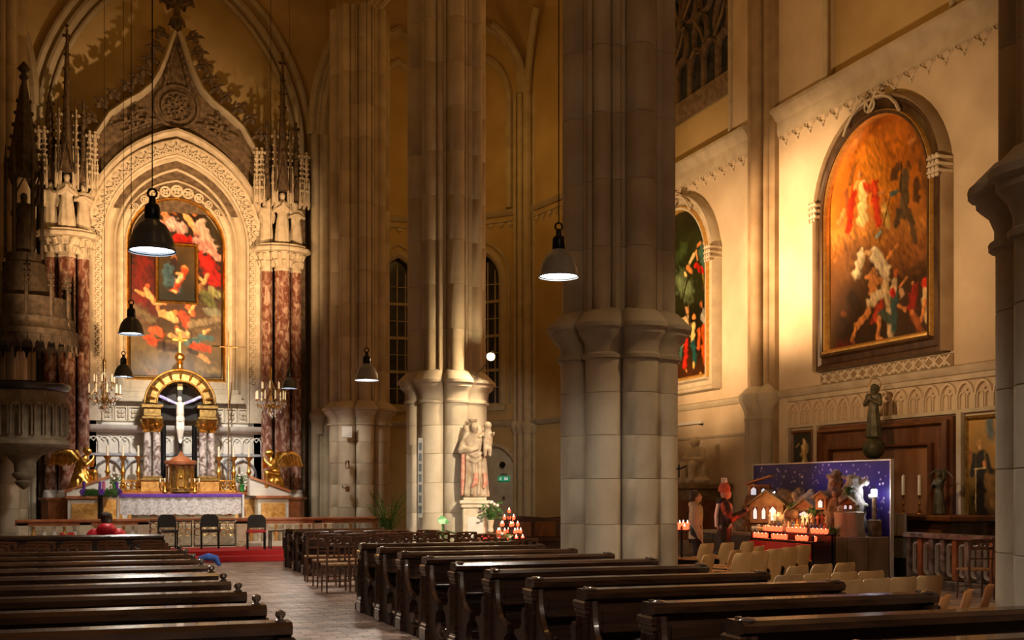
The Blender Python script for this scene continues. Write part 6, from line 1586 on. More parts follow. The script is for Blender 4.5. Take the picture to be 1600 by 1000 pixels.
def leafy(name, label, x, y, H_, n, ll, lw, m, seed, potm=RMARB, arch=.5):
    rs = random.Random(seed); t = thing(name, label, 'plant', (x, y, 0))
    m_ = MB(); m_.lathe([(.11, 0), (.15, .26), (.16, .28), (.13, .28), (.12, .24), (.001, .24)], 12); m_.build('pot', potm, t, True)
    for i in range(n):
        a = rs.uniform(0, 2 * pi); hh = H_ * rs.uniform(.55, 1); sp = arch * rs.uniform(.3, 1)
        P = [Vector((sp * cos(a) * q ** 1.6, sp * sin(a) * q ** 1.6, .24 + (hh - .24) * (q - .18 * q ** 3))) for q in (0, .35, .7, 1)]
        m_ = MB(); m_.tube(P, [.012, .01, .008, .003], 4)
        tip = P[-1]; u = Vector((-sin(a), cos(a), 0)); o_ = Vector((cos(a), sin(a), -.35)).normalized()
        if name == 'potted_palm':
            for k in range(9):
                q = .35 + .65 * k / 8; c_ = Vector((sp * cos(a) * q ** 1.6, sp * sin(a) * q ** 1.6, .24 + (hh - .24) * (q - .18 * q ** 3)))
                for s_ in (-1, 1):
                    e_ = c_ + u * s_ * ll * (1.1 - .4 * q) + o_ * ll * .35 - Vector((0, 0, ll * .25)); m_.add([c_ - o_ * lw, e_, c_ + o_ * lw], [(0, 1, 2)])
        else:
            m_.add([tip, tip + o_ * ll * .4 + u * lw, tip + o_ * ll, tip + o_ * ll * .4 - u * lw, tip + o_ * ll * .45 - Vector((0, 0, -.02))], [(0, 1, 4), (1, 2, 4), (2, 3, 4), (3, 0, 4)])
        m_.build('frond' if name == 'potted_palm' else 'leaf', m, t)
    return t
x = atY(600, 800, 28.95).x; leafy('potted_palm', 'tall feathery palm at the right end of the altar rail', x + .05, 28.75, 1.95, 26, .22, .014, mat('palm_green', (.03, .12, .012), (.08, .24, .03), .45, scale=6), 2, WOODB, .62)
leafy('leafy_plant', 'leafy potted plant with one bright leaf at the bright pillar foot', 6.52, 22.4, 1.0, 24, .34, .09, LEAF, 5, WOODB, .42)
t = thing('bright_leaf_stem', 'single bright green leaf standing over the potted plant', 'leaf', (6.55, 22.2, 0))
m_ = MB(); m_.tube([(0, .08, .5), (0, 0, .8), (.0, -.02, 1.02)], .012, 5); m_.add([(-.02, -.02, 1.16), (-.11, -.04, 1.06), (-.08, -.06, .98), (.04, -.06, .97), (.15, -.04, 1.0), (.07, -.03, 1.08)], [(0, 1, 2, 3, 4, 5)]); m_.add([(-.02, -.0, 1.16), (-.11, -.02, 1.06), (-.08, -.04, .98), (.04, -.04, .97), (.15, -.02, 1.0), (.07, -.01, 1.08)], [(5, 4, 3, 2, 1, 0)]); m_.build('leaf', LEAFB, t)
REDGL = mat('red_votive_glass', (.8, .03, .01), None, .2, emit=(1.0, .06, .02), estr=4.5)
FLAME = mat('candle_flame', (1, .7, .3), None, .5, emit=(1.0, .50, .28), estr=14)
ct = thing('candle_tree', 'branching votive candle stand glowing orange red beside the statue', 'candle stand', (8.1, 22.55, 0))
m_ = MB(); m_.lathe([(.2, 0), (.2, .03), (.03, .06), (.02, .6), (.015, 1.2)], 10); m_.build('stem', BLACK, ct, True)
rs = random.Random(8)
vm = MB(); vm.lathe([(.022, 0), (.034, .02), (.036, .06), (.030, .065)], 8); vmm = vm.mesh('votive_cup', REDGL, True)
vf = MB(); vf.lathe([(.001, .05), (.013, .07), (.010, .09), (.001, .115)], 6); vfm = vf.mesh('flame', FLAME, True)
for r_, (z, R_, n) in enumerate(((.62, .30, 9), (.76, .24, 7), (.90, .18, 5), (1.04, .11, 3), (1.18, .0, 1))):
    m_ = MB()
    for k in range(n):
        a = k * 2 * pi / n + r_ * .4; c_ = (R_ * cos(a), R_ * sin(a), z)
        m_.tube([(0, 0, z - .06), (c_[0] * .6, c_[1] * .6, z - .07), (c_[0], c_[1], z)], .007, 4)
        cu = link('votive_cup', vmm, ct); cu.location = c_
        link('flame', vfm, cu)
    m_.build('branch_ring', BLACK, ct)
point((8.1, 22.1, 1.0), 9, (1, .28, .08), .15)

# ------------------------------------------------------------------ bench and pale door in the aisle end
t = thing('prayer_bench', 'dark wooden bench with curved back before the aisle end', 'bench', (10.35, 26.0, 0), -.15)
m_ = MB(); m_.prism([(-1.0, .05), (-1.0, .98), (-.6, 1.02), (0, .98), (.6, 1.02), (1.0, .98), (1.0, .05)], (0, .3, 0), (1, 0, 0), (0, 0, 1), (0, -1, 0), .05); m_.build('back_board', WOODK, t)
m_ = MB(); m_.box(-1.0, 1.0, -.15, .25, .42, .46, .01); m_.build('seat', WOODK, t)
for s_ in (-1, 1): m_ = MB(); m_.prism([(-.3, 0), (-.3, .5), (-.1, .62), (.3, .66), (.32, .98), (.36, .98), (.36, 0)], (s_ * 1.0 - .03, 0, 0), (0, 1, 0), (0, 0, 1), (1, 0, 0), .06); m_.build('end_panel', WOODK, t)
for k in range(3): m_ = MB(); m_.box(-.9 + k * .62, -.38 + k * .62, .235, .25, .52, .88, .006); m_.build('back_panel', WOODB, t)
dr = link('door_1', None, None, kind='structure', label='pale arched door niche with a green exit sign in the aisle end')
O, U, V, W, Ln = wall_panel(AP[1], AP[2]); Oc = O + U * 1.35
m_ = MB(); m_.prism([(-.85, 0), (-.85, 2.2)] + arch_pts(0, 2.2, .85, 1.0, 6)[1:-1] + [(.85, 2.2), (.85, 0)], Oc, U, V, W, .04); m_.build('door_leaf', PALE, dr)
m_ = MB(); m_.sweep([(-.85, 0), (-.85, 2.2)] + arch_pts(0, 2.2, .85, 1.0, 6)[1:-1] + [(.85, 2.2), (.85, 0)], [(-.02, 0), (-.02, .08), (.06, .16), (.14, .12), (.18, 0)], Oc, U, V, W); m_.build('door_frame', LEDGE, dr, True)
def onp(px, py, off):
    """a spot on the panel plane seen at a pixel"""
    dx, dy = ray(px); n = W; k = (O.x * n.x + O.y * n.y + off) / (dx * n.x + dy * n.y); return atD(px, py, k)
p = onp(787, 748, .1); rzp = atan2(U.y, U.x) 
ex = thing('exit_sign', 'green and white exit sign on the pale door', 'sign', p, rzp)
GRN = mat('exit_green', (.01, .22, .09), None, .4, emit=(.01, .30, .12), estr=.6)
m_ = MB(); m_.box(-.22, .22, -.02, .02, -.085, .085, .008); m_.build('plate', GRN, ex)
SGN = mat('exit_white', (.8, .85, .8), None, .5, emit=(.8, .9, .85), estr=.4)
for P, r_ in (([(-.10, .045), (-.12, .0), (-.06, -.06)], .012), ([(-.12, 0), (-.17, -.05)], .012), ([(-.15, .02), (-.06, .02)], .010)):
    m_ = MB(); m_.tube([(-a, -.028 * (1 if W.dot(Vector((-sin(rzp), cos(rzp), 0))) < 0 else -1), b) for a, b in P], r_, 5); m_.build('pictogram', SGN, ex)
sg = -1 if W.dot(Vector((-sin(rzp), cos(rzp), 0))) < 0 else 1
m_ = MB(); m_.box(-.18, -.03, sg * .022 - .004, sg * .022 + .004, -.05, .05, .001); m_.build('door_symbol', SGN, ex)
def smallbox(name, label, cat, px, py, w, h, d_, m1):
    p = onp(px, py, .08); t = thing(name, label, cat, p, rzp); m_ = MB(); m_.box(-w / 2, w / 2, -d_ / 2, d_ / 2, -h / 2, h / 2, .01); m_.build('plate', m1, t); m_ = MB(); m_.ball((0, sg * d_ * .5, 0), min(w, h) * .3, 8, 6, (1, .4, 1)); m_.build('knob', BLACK, t, True); return t
smallbox('notice_plate', 'narrow grey notice plate just above the exit sign', 'sign', 787, 741, .28, .05, .02, ENAMG)
smallbox('wall_switch', 'small dark switch box on the pale door under the exit sign', 'switch', 787, 778, .1, .12, .05, ENAMG)
t = thing('wall_lamp', 'small dark round wall lamp over the exit sign', 'lamp', onp(785, 726, .12)); m_ = MB(); m_.ball((0, 0, 0), .11, 12, 8); m_.build('globe', BLACK, t, True); m_ = MB(); m_.tube([(0, 0, 0), (.1, .1, .05), (.18, .16, .0)], .02, 6); m_.build('arm', BLACK, t)

# ------------------------------------------------------------------ nativity scene in the right aisle
CX0, CX1, CY0, CY1 = 11.7, 13.0, 16.62, 21.05
BOARD = mat('grey_brown_board', (.18, .12, .07), (.28, .20, .13), .75, scale=3, stretch=(1, 1, .4))
cb = thing('crib_table', 'long boarded table carrying the nativity scene', 'table')
m_ = MB(); m_.box(CX0, CX1, CY0 + .02, CY1, .78, .84, .01); m_.build('tabletop', BOARD, cb)
for k in range(3):
    m_ = MB(); a = CX0 + .0 + k * .435; m_.box(a, a + .42, CY0, CY0 + .02, .0, .80, .004); m_.build('end_board', BOARD, cb)
for k in range(7):
    m_ = MB(); a = CY0 + k * .632; m_.box(CX0 - .02, CX0, a, a + .61, 0, .78, .004); m_.build('front_board', BOARD if k < 2 else WOODK, cb)
sk = thing('starry_backdrop', 'dark violet blue backdrop board with white stars behind the crib', 'backdrop')
rs = random.Random(21)
BF = (Vector((CX1 + .04, 0, 0)), Vector((0, -1, 0)), Vector((0, 0, 1)), Vector((-1, 0, 0)))
stars = [(-rs.uniform(CY0 + .05, CY1 - .05), rs.uniform(1.2, 2.14), 0, 0, rs.choice((.010, .014, .018)), (215, 200, 225), .6) for _ in range(150)]
stars = [(a, b, a + .001, b, r_, c_, s_) for a, b, _, _, r_, c_, s_ in stars]
bgf = lambda X, Z: np.stack([np.full_like(X, a) for a in lin((52, 40, 112))], -1)
canvas('painted_sky', BF, -(CY0 + CY1) / 2, .84, 0, (CY1 - CY0) / 2, bgf, stars, 420, 120, sk, seed=61, rect=2.17)
m_ = MB(); m_.sweep([(-CY1, .84), (-CY1, 2.17), (-CY0, 2.17), (-CY0, 0)], [(-.0, -.04), (-.0, .03), (.025, .03), (.025, -.04)], *BF); m_.build('edge_strip', PALE, sk)
m_ = MB(); m_.box(CX1 + .07, CX1 + .10, CY0, CY1, 0, 2.15, .005); m_.build('board', BOARD, sk)
ROCK = mat('cork_rock', (.10, .065, .04), (.30, .20, .12), .85, scale=9, bump=.6, bscale=25)
ROCKG = mat('grey_rock', (.16, .15, .13), (.38, .35, .30), .85, scale=9, bump=.6, bscale=25)
STUMP = mat('pale_tree_stump', (.26, .22, .16), (.50, .44, .34), .8, scale=6, bump=.5, stretch=(1, 1, .25))
def rock(label, lumps, m, name='rock', cat='rock', vox=.03):
    t = thing(name, label, cat); m_ = MB()
    for c_, r_, s3 in lumps: m_.ball(c_, r_, 9, 7, s3)
    rs = random.Random(len(label)); 
    for c_, r_, s3 in lumps:
        for k in range(14): m_.ball((c_[0] + rs.uniform(-1, 1) * r_ * s3[0], c_[1] + rs.uniform(-1, 1) * r_ * s3[1], c_[2] + rs.uniform(-1, 1) * r_ * s3[2]), r_ * rs.uniform(.18, .4), 6, 5)
    m_.v = [(x, y, max(.842, z)) for x, y, z in m_.v]
    fuse('mass', m_, m, t, vox * .8, 0); return t
def cp(px, py, X): return atX(px, py, X)
L_ = []
for px, py, X, r_, s3 in ((1190, 800, 12.55, .35, (.7, 1.1, 1)), (1225, 790, 12.6, .38, (.6, 1, 1)), (1262, 785, 12.65, .34, (.6, 1.2, .9)), (1240, 815, 12.3, .3, (1, 1.6, .6)), (1170, 815, 12.4, .22, (.9, 1.3, .7))):
    p = cp(px, py, X); L_.append(((X, p.y, min(p.z, 1.3)), r_, s3))
rock('brown cork hillside in the left and middle of the crib', L_, ROCK, 'crib_hill', 'rock')
rock('tall rugged brown cork tower right of the middle of the crib', [((12.55, cp(1306, 790, 12.55).y, z), r_, (1, 1, 1.2)) for z, r_ in ((1.0, .24), (1.3, .22), (1.55, .18), (1.78, .14), (1.93, .09))], ROCK, 'cork_tower')
rock('grey rock mass beside the cork tower under the starry board', [((12.6, cp(1332, 790, 12.6).y, z), r_, (1, .9, 1.2)) for z, r_ in ((1.05, .26), (1.35, .24), (1.6, .2), (1.78, .12))], ROCKG, 'grey_rock')
t = thing('tree_stump', 'big pale barked tree stump at the right front of the crib', 'stump', (12.42, 16.96, .84))
m_ = MB(); m_.lathe([(.26, 0), (.27, .05), (.24, .2), (.245, .38), (.25, .42), (.22, .44), (.001, .44)], 26, (0, 0, 0), 1, 1, lambda a, z: 1 + .06 * cos(7 * a) + .03 * cos(17 * a + 3)); m_.build('bark', STUMP, t, True)
m_ = MB(); m_.lathe([(.001, .445), (.20, .445), (.20, .45), (.001, .452)], 18); m_.build('cut_face', PLY, t)
# houses
HW_ = mat('toy_house_wall', (.24, .11, .05), (.38, .20, .10), .8, scale=8)
LIT = mat('lit_window', (.9, .9, 1), None, .4, emit=(.75, .85, 1.0), estr=.6)
THATCH = mat('thatch', (.16, .11, .06), (.30, .22, .12), .9, scale=14, stretch=(1, 1, 4), bump=.4)
def toyhouse(label, x, y, z, w, d_, h, rz, wins, roof=THATCH, mono=False):
    t = thing('toy_house', label, 'house', (x, y, z), rz, 'small crib houses')
    m_ = MB(); m_.box(-w / 2, w / 2, -d_ / 2, d_ / 2, 0, h, .004)
    if mono: m_.box(-w / 2 - .06, w / 2 + .06, -d_ / 2 - .05, d_ / 2 + .3, -.5, 0, .04)
    if not mono: m_.prism([(-w / 2, h), (w / 2, h), (0, h + w * .35)], (0, -d_ / 2, 0), (1, 0, 0), (0, 0, 1), (0, 1, 0), d_)
    m_.build('wall', HW_, t)
    if mono: 
        m_ = MB(); m_.prism([(-w / 2 - .05, h), (w / 2 + .05, h + .16), (w / 2 + .05, h + .19), (-w / 2 - .05, h + .03)], (0, -d_ / 2 - .05, 0), (1, 0, 0), (0, 0, 1), (0, 1, 0), d_ + .1); m_.build('roof', roof, t)
    else:
        for s_ in (-1, 1): m_ = MB(); m_.prism([(0, h + w * .35 + .02), (s_ * (w / 2 + .06), h - .03), (s_ * (w / 2 + .06), h), (0, h + w * .35 + .055)], (0, -d_ / 2 - .05, 0), (1, 0, 0), (0, 0, 1), (0, 1, 0), d_ + .1); m_.build('roof_slope', roof, t)
    for wx, wz, ww, wh in wins:
        f = MB(); f.box(wx - ww / 2 - .012, wx + ww / 2 + .012, -d_ / 2 - .012, -d_ / 2, wz - .012, wz + wh + .012, .003); fo = f.build('window', WOODB, t)
        f = MB(); f.prism([(wx - ww / 2, wz), (wx + ww / 2, wz), (wx + ww / 2, wz + wh * .7), (wx, wz + wh), (wx - ww / 2, wz + wh * .7)], (0, -d_ / 2 - .013, 0), (1, 0, 0), (0, 0, 1), (0, -1, 0), .004); f.build('pane', LIT, fo)
    return t
FC = -1.05   # turn facades to the nave
p = cp(1218, 782, 12.6); toyhouse('small upper hut with two lit windows on the crib hill', 12.25, p.y + .15, 1.50, .40, .3, .26, FC + .3, [(-.09, .06, .1, .15), (.1, .06, .08, .13)], mat('toy_roof', (.22, .10, .05), (.34, .17, .08), .8, scale=20), True)
p = cp(1205, 812, 12.3); toyhouse('brown lower crib house with three bluish lit arched windows', 12.25, p.y, 1.02, .66, .3, .36, FC + .15, [(-.22, .08, .07, .22), (-.05, .08, .07, .22), (.13, .05, .13, .27)])
p = cp(1258, 800, 12.35); toyhouse('open half timbered crib stable in the middle behind the figurines', 12.4, p.y, 1.05, .42, .26, .26, FC, [(0, .05, .18, .16)])
p = cp(1289, 782, 12.4); toyhouse('narrow lit crib gatehouse against the cork tower', 12.35, p.y, 1.3, .2, .16, .22, FC, [(0, .04, .08, .14)])
p = cp(1345, 800, 12.3); toyhouse('tiny lit crib shelter on the right behind the stump', 12.45, 16.98, 1.292, .2, .15, .13, FC, [(-.045, .03, .045, .07), (.05, .03, .045, .07)])
for k, (px, X, z, sz) in enumerate(((1184, 12.3, 1.02, .16), (1243, 12.4, 1.32, .14), (1272, 12.3, 1.24, .15), (1300, 12.1, .90, .15), (1326, 12.3, 1.62, .13))):
    p = cp(px, 800, X); rs_ = random.Random(k); t = thing('crib_shrub', '%s little mossy shrub on the crib landscape, counted from the left' % PL[k], 'shrub', (X, p.y, z), 0, 'crib shrubs'); m_ = MB()
    for i in range(60):
        d_ = Vector((rs_.uniform(-1, 1), rs_.uniform(-1, 1), rs_.uniform(-.2, 1))).normalized(); q_ = d_ * sz * rs_.uniform(.5, 1); n_ = d_.orthogonal().normalized() * .014; m_.add([q_ - n_, q_ + d_ * .05, q_ + n_], [(0, 1, 2)])
    m_.ball((0, 0, .02), sz * .6, 7, 5); m_.build('foliage', LEAF, t)
# lantern post
p = cp(1366, 768, 12.82); t = thing('crib_lantern', 'brightly shining white lantern on a dark post at the right of the crib', 'lantern', (12.82, p.y, .84))
m_ = MB(); m_.cyl((0, 0, 0), (0, 0, p.z - .93), .05, .04, 8); m_.box(-.09, .09, -.09, .09, 0, .3, .02); m_.build('post', ROCK, t)
m_ = MB(); m_.box(-.035, .035, -.035, .035, p.z - .93, p.z - .80, .008); m_.build('lamp_glass', mat('lantern_light', (1, 1, 1), None, .4, emit=(.95, .95, 1), estr=25), t)
m_ = MB(); m_.lathe([(.05, p.z - .80), (.001, p.z - .74)], 4); m_.build('lamp_cap', BLACK, t)
point((12.72, p.y - .02, p.z + .02), 5, (.85, .88, 1), .04)
# figurines
FIGC = [mat('figurine_%s' % n_, c_, None, .6) for n_, c_ in (('cream', (.60, .46, .30)), ('rust', (.45, .14, .05)), ('ochre', (.55, .33, .10)), ('white', (.75, .70, .62)), ('brown', (.20, .10, .05)), ('blue', (.10, .14, .30)))]
fmesh = []
for k in range(6):
    m_ = MB(); figure_mb(m_, 0, 0, 0, .24, 0, ['pray', 'cross', 'down', 'raise', 'cross', 'pray'][k], 0, folds=6)
    o = fuse('f', m_, FIGC[k], None, .009, 0); fmesh.append(o.data); bpy.data.objects.remove(o)
rs = random.Random(77)
spots = []
for i in range(26):
    px = 1204 + (i % 13) * 7.2 + rs.uniform(-2, 2); X = 11.86 + .24 * (i // 13) + rs.uniform(-.03, .03); p = atX(px, 820, X); spots.append((X, p.y, i))
cn = ['cream', 'rust red', 'ochre', 'white', 'brown', 'blue']
for X, y, i in spots:
    k = rs.randrange(6); o = link('figurine', fmesh[k], None, (X, y, .842 if i < 13 else .992), rs.uniform(-1.8, -.6), '%s robed crib figurine, %s row, %s from the left end' % (cn[k], 'front' if i < 13 else 'back', (PL + ['eighth', 'ninth', 'tenth', 'eleventh', 'twelfth', 'thirteenth'])[i % 13]), 'figurine', 'crib figurines')
t = thing('crib_terrace', 'mossy raised step carrying the back row of crib figurines', 'terrace')
m_ = MB(); m_.box(11.98, 12.24, 17.3, 20.1, .84, .99, .03); m_.build('step', ROCK, t)
# sheep / donkey like animals
def animal(label, x, y, z, L_, m, rz, ears=False):
    t = thing('toy_animal', label, 'animal figure', (x, y, z), rz, 'crib animals'); m_ = MB(); k = L_
    limb(m_, [(-.35 * k, 0, .42 * k), (0, 0, .40 * k), (.32 * k, 0, .46 * k)], [.17 * k, .15 * k, .18 * k]); limb(m_, [(.36 * k, 0, .52 * k), (.52 * k, 0, .72 * k), (.70 * k, 0, .62 * k)], [.12 * k, .10 * k, .06 * k])
    for a in (-.34, .3):
        for b in (-.09, .09): limb(m_, [(a * k, b * k, .36 * k), ((a + .02) * k, b * k, .18 * k), (a * k, b * k, .02 * k)], [.08 * k, .045 * k, .04 * k], 7)
    for b in (-1, 1): m_.tube([(.50 * k, b * .05 * k, .76 * k), (.46 * k, b * .12 * k, (.92 if ears else .76) * k)], [.03 * k, .015 * k], 5)
    m_.tube([(-.48 * k, 0, .48 * k), (-.56 * k, 0, .30 * k)], [.03 * k, .02 * k], 5)
    fuse('body', m_, m, t, .014 * max(.6, k), 0)
animal('dark brown donkey figure at the left end of the crib', 12.0, cp(1166, 820, 12.0).y, .845, .38, FIGC[4], -1.9, True)
animal('white sheep figure at the left front of the crib', 11.9, cp(1180, 826, 11.9).y, .845, .2, FIGC[3], -1.5)
animal('cream sheep figure near the candles on the left of the crib', 11.85, cp(1191, 826, 11.85).y, .845, .2, FIGC[0], -.8)
pw = (12.0, 18.4, 1.7)
point((11.9, 18.6, 1.35), 14, (1, .55, .2), .08); point((11.85, 17.7, 1.25), 10, (1, .45, .15), .08)
spot((11.6, 18.2, 3.0), (12.9, 18.0, 1.9), 60, 70, .8, (.75, .72, 1.0), .1)
t = thing('light_string', 'string of tiny white bulbs climbing the thatched crib slope', 'lights')
for i in range(12):
    q = i / 11; p = cp(1184 + 26 * q, 783 - 14 * q, 12.3); m_ = MB(); m_.ball(p, .012, 6, 4); m_.build('bulb', MATS['lantern_light'], t, True)
m_ = MB(); m_.tube([cp(1184, 784, 12.31), cp(1197, 778, 12.31), cp(1210, 770, 12.31)], .004, 4); m_.build('wire', BLACK, t)
# votive rack
vr = thing('votive_rack', 'stepped black candle rack with red front before the crib', 'candle rack')
m_ = MB(); m_.box(11.28, 11.48, 16.05, 18.05, .90, .925, .004); m_.box(11.06, 11.26, 16.05, 18.05, .78, .805, .004); m_.box(11.46, 11.49, 16.05, 18.05, .1, .93, .004); m_.build('trays', BLACK, vr)
m_ = MB(); m_.box(11.03, 11.05, 16.1, 18.0, .50, .76, .004); m_.build('red_front', mat('red_glossy_cloth', (.45, .006, .006), (.6, .015, .01), .35, scale=6), vr)
for y in (16.1, 17.97):
    for x in (11.08, 11.44): m_ = MB(); m_.box(x, x + .03, y, y + .03, 0, .9, .003); m_.build('leg', BLACK, vr)
vcnt = 0
for r_, (x, z, n) in enumerate(((11.38, .925, 16), (11.16, .805, 16))):
    for k in range(n):
        if (r_, k) in ((0, 5), (1, 4), (1, 9), (1, 10), (1, 14), (0, 11)): continue
        y = 18.0 - k * .122
        o = link('votive_candle', None, None, (x, y, z), 0, 'glowing red votive candle, %s row of the rack, %s from left' % (['upper', 'lower'][r_], (PL + ['eighth', 'ninth', 'tenth', 'eleventh', 'twelfth', 'thirteenth', 'fourteenth', 'fifteenth', 'sixteenth'])[k]), 'candle', 'red votive candles before the crib')
        c1 = link('glass', vmm, o); c1.scale = (1.15, 1.15, 1.25); c2 = link('flame', vfm, o); c2.scale = (1.2, 1.2, .8)
for y in (16.5, 17.1, 17.7): point((11.15, y, 1.08), 6, (1, .12, .03), .06)
vr2 = thing('votive_stand', 'small round votive stand glowing red beside the middle pillar', 'candle stand', (9.95, 18.5, 0))
m_ = MB(); m_.lathe([(.18, 0), (.18, .03), (.02, .05), (.02, .88), (.16, .92), (.16, .94)], 10); m_.build('stand', BLACK, vr2, True)
for k in range(8):
    a = k * pi / 4; c_ = link('votive_cup', vmm, vr2); c_.location = (.11 * cos(a), .11 * sin(a), .94 + .06 * (k % 2)); link('flame', vfm, c_)
point((9.9, 18.3, 1.1), 3, (1, .15, .04), .06)

# ------------------------------------------------------------------ chapel altar at the wall behind
ca_ = thing('chapel_altar', 'dark wooden chapel altar table behind the crib', 'altar')
m_ = MB(); m_.box(14.05, 15.05, 16.3, 21.4, 0, 1.1, .02); m_.build('block', WOODK, ca_)
m_ = MB(); m_.box(13.95, 15.08, 16.2, 21.5, 1.1, 1.2, .02); m_.build('top_slab', WOODB, ca_)
for k in range(5): m_ = MB(); m_.box(14.02, 14.05, 16.5 + k * .98, 17.3 + k * .98, .2, .95, .006); m_.build('front_panel', WOODB, ca_)
BRZ = mat('dark_green_bronze', (.05, .05, .03), (.13, .12, .07), .5, metal=.3, scale=8)
gp_ = thing('statue_column', 'dark column and globe stand under the praying angel figure', 'pedestal', (14.45, 18.95, 1.2))
m_ = MB(); m_.lathe([(.22, 0), (.22, .06), (.12, .14), (.10, .6), (.14, .7), (.3, .95), (.22, 1.06), (.001, 1.08)], 14); m_.build('column', BRZ, gp_, True)
m_ = MB(); m_.ball((0, 0, 1.28), .22, 16, 10); m_.build('globe', BRZ, gp_, True)
t = thing('bronze_statue', 'praying bronze figure with veil standing on a globe before the reredos', 'statue', (14.45, 18.95, 2.68), -1.2)
m_ = MB(); figure_mb(m_, 0, 0, 0, 1.05, 0, 'pray'); m_.ball((.0, .05, .97), .1, 8, 6); fuse('body', m_, BRZ, t, .018, 1)
m_ = MB(); m_.tube([(.13 * cos(q), .05, 1.05 + .13 * sin(q)) for q in [j * pi / 8 for j in range(16)]], .01, 5, closed=True)
m_.build('halo', GOLDD, t, True)
candlestick('slim brass candlestick nearest the starry board on the chapel altar', 14.2, 17.75, 1.2, .36, 'chapel altar candlesticks', .36, BRASS)
candlestick('slim brass candlestick next to the dark figurine on the chapel altar', 14.2, 17.3, 1.2, .36, 'chapel altar candlesticks', .36, BRASS)
t = thing('dark_figurine', 'dark silhouetted statuette with a curved hoop on the chapel altar', 'statue', (14.6, 17.25, 1.2), -1.4)
m_ = MB(); figure_mb(m_, 0, 0, 0, .78, 0, 'raise'); fuse('body', m_, BRZ, t, .016, 0)
m_ = MB(); m_.tube([(.30 * cos(q) + .02, 0, .62 + .2 * sin(q)) for q in [pi * j / 10 for j in range(1, 10)]], .015, 5); m_.build('hoop', BRZ, t, True)
t = thing('white_card', 'folded white notice boards leaning right of the starry board', 'board', (13.42, 16.95, 0), -.9)
for k in range(2): m_ = MB(); m_.box(-.16 + k * .165, -.005 + k * .165, -.01 + .02 * k, .01 + .02 * k, .84, 1.24, .004); m_.build('card', PAINTW, t)
m_ = MB(); m_.box(-.18, .18, .03, .06, 0, 1.2, .005); m_.build('easel', BLKW, t)
m_ = MB(); m_.box(-.16, .16, -.02, .0, .45, .8, .004); m_.build('lower_card', ENAMG, t)
# marble balustrade of the chapel
bs_ = thing('marble_balustrade', 'mottled marble chapel balustrade with long oval openings', 'balustrade')
MOT = mat('mottled_marble', (.09, .06, .045), (.30, .24, .20), .4, scale=6, detail=8, contrast=(.4, .6))
bx, ya, yb_ = 13.25, 14.3, 16.4
m_ = MB(); m_.box(bx - .14, bx + .14, ya, yb_, .84, .93, .015); m_.build('top_rail', MOT, bs_)
m_ = MB(); m_.box(bx - .12, bx + .12, ya, yb_, 0, .16, .01); m_.build('plinth', MOT, bs_)
n = 7
for k in range(n + 1):
    y = ya + .02 + k * (yb_ - ya - .14) / n; m_ = MB(); m_.box(bx - .08, bx + .08, y, y + .1, .16, .84, .02); m_.build('pier', MOT if k % 3 else RMARB, bs_)
for k in range(n):
    c_ = -(ya + .07 + (k + .5) * (yb_ - ya - .14) / n); m_ = MB()
    m_.sweep([(c_ + .075 * cos(q), .5 + .075 * sin(q) + (.17 if sin(q) > 0 else -.17)) for q in [j * pi / 8 + .01 for j in range(16)]], [(-.0, -.03), (-.0, .03), (-.03, .03), (-.03, -.03)], (bx, 0, 0), *RW[1:], closed=True); m_.build('oval_opening', PALE, bs_)
put_chair(12.55, 13.9, -.25, 'dark wooden chair by the marble balustrade next to the right pillar', 'chapel chair')

# seated stone statue and tomb in the second bay
t = thing('stone_tomb', 'dark carved tomb chest under the seated statue in the second bay', 'tomb')
TMB = mat('umber_stone', (.14, .09, .045), (.24, .16, .08), .8, scale=5)
m_ = MB(); m_.box(14.1, 15.1, 25.5, 27.4, 0, 1.68, .02); m_.build('chest', TMB, t)
m_ = MB(); m_.box(14.02, 15.12, 25.42, 27.48, 1.68, 1.82, .03); m_.build('lid', TMB, t)
m_ = MB(); m_.box(14.07, 14.1, 25.7, 27.2, .4, 1.4, .02); m_.build('side_panel', WOODB, t)
m_ = MB(); m_.box(14.3, 15.0, 25.48, 25.51, .4, 1.4, .01); m_.build('side_panel', WOODB, t)
t = thing('seated_statue', 'pale stone seated figure on the dark tomb beside the middle pillar', 'statue', (14.45, 26.15, 1.82), -1.2)
m_ = MB(); m_.lathe([(.42, 0), (.44, .1), (.36, .14)], 16, (0, 0, 0), 1, .8); m_.lathe([(.001, .1), (.33, .12), (.32, .35), (.22, .55), (.20, .8), (.08, .95)], 24, (0, .05, 0), 1, .8, lambda a, z: 1 + .08 * cos(9 * a + 4 * z))
limb(m_, [(.12, 0, .5), (.14, -.3, .48), (.14, -.3, .12)], [.13, .11, .09]); limb(m_, [(-.12, 0, .5), (-.14, -.3, .45), (-.12, -.3, .12)], [.13, .11, .09]); m_.ball((0, -.03, 1.06), .12, 12, 9, (.9, 1, 1.15)); m_.ball((0, .02, 1.08), .13, 10, 8); m_.ball((0, -.15, 1.05), .022, 6, 4)
for s_ in (-1, 1): limb(m_, [(s_ * .2, .05, .85), (s_ * .3, -.08, .6), (s_ * .08, -.32, .62)], [.09, .08, .05])
fuse('body', m_, CARVED, t, .024, 1)

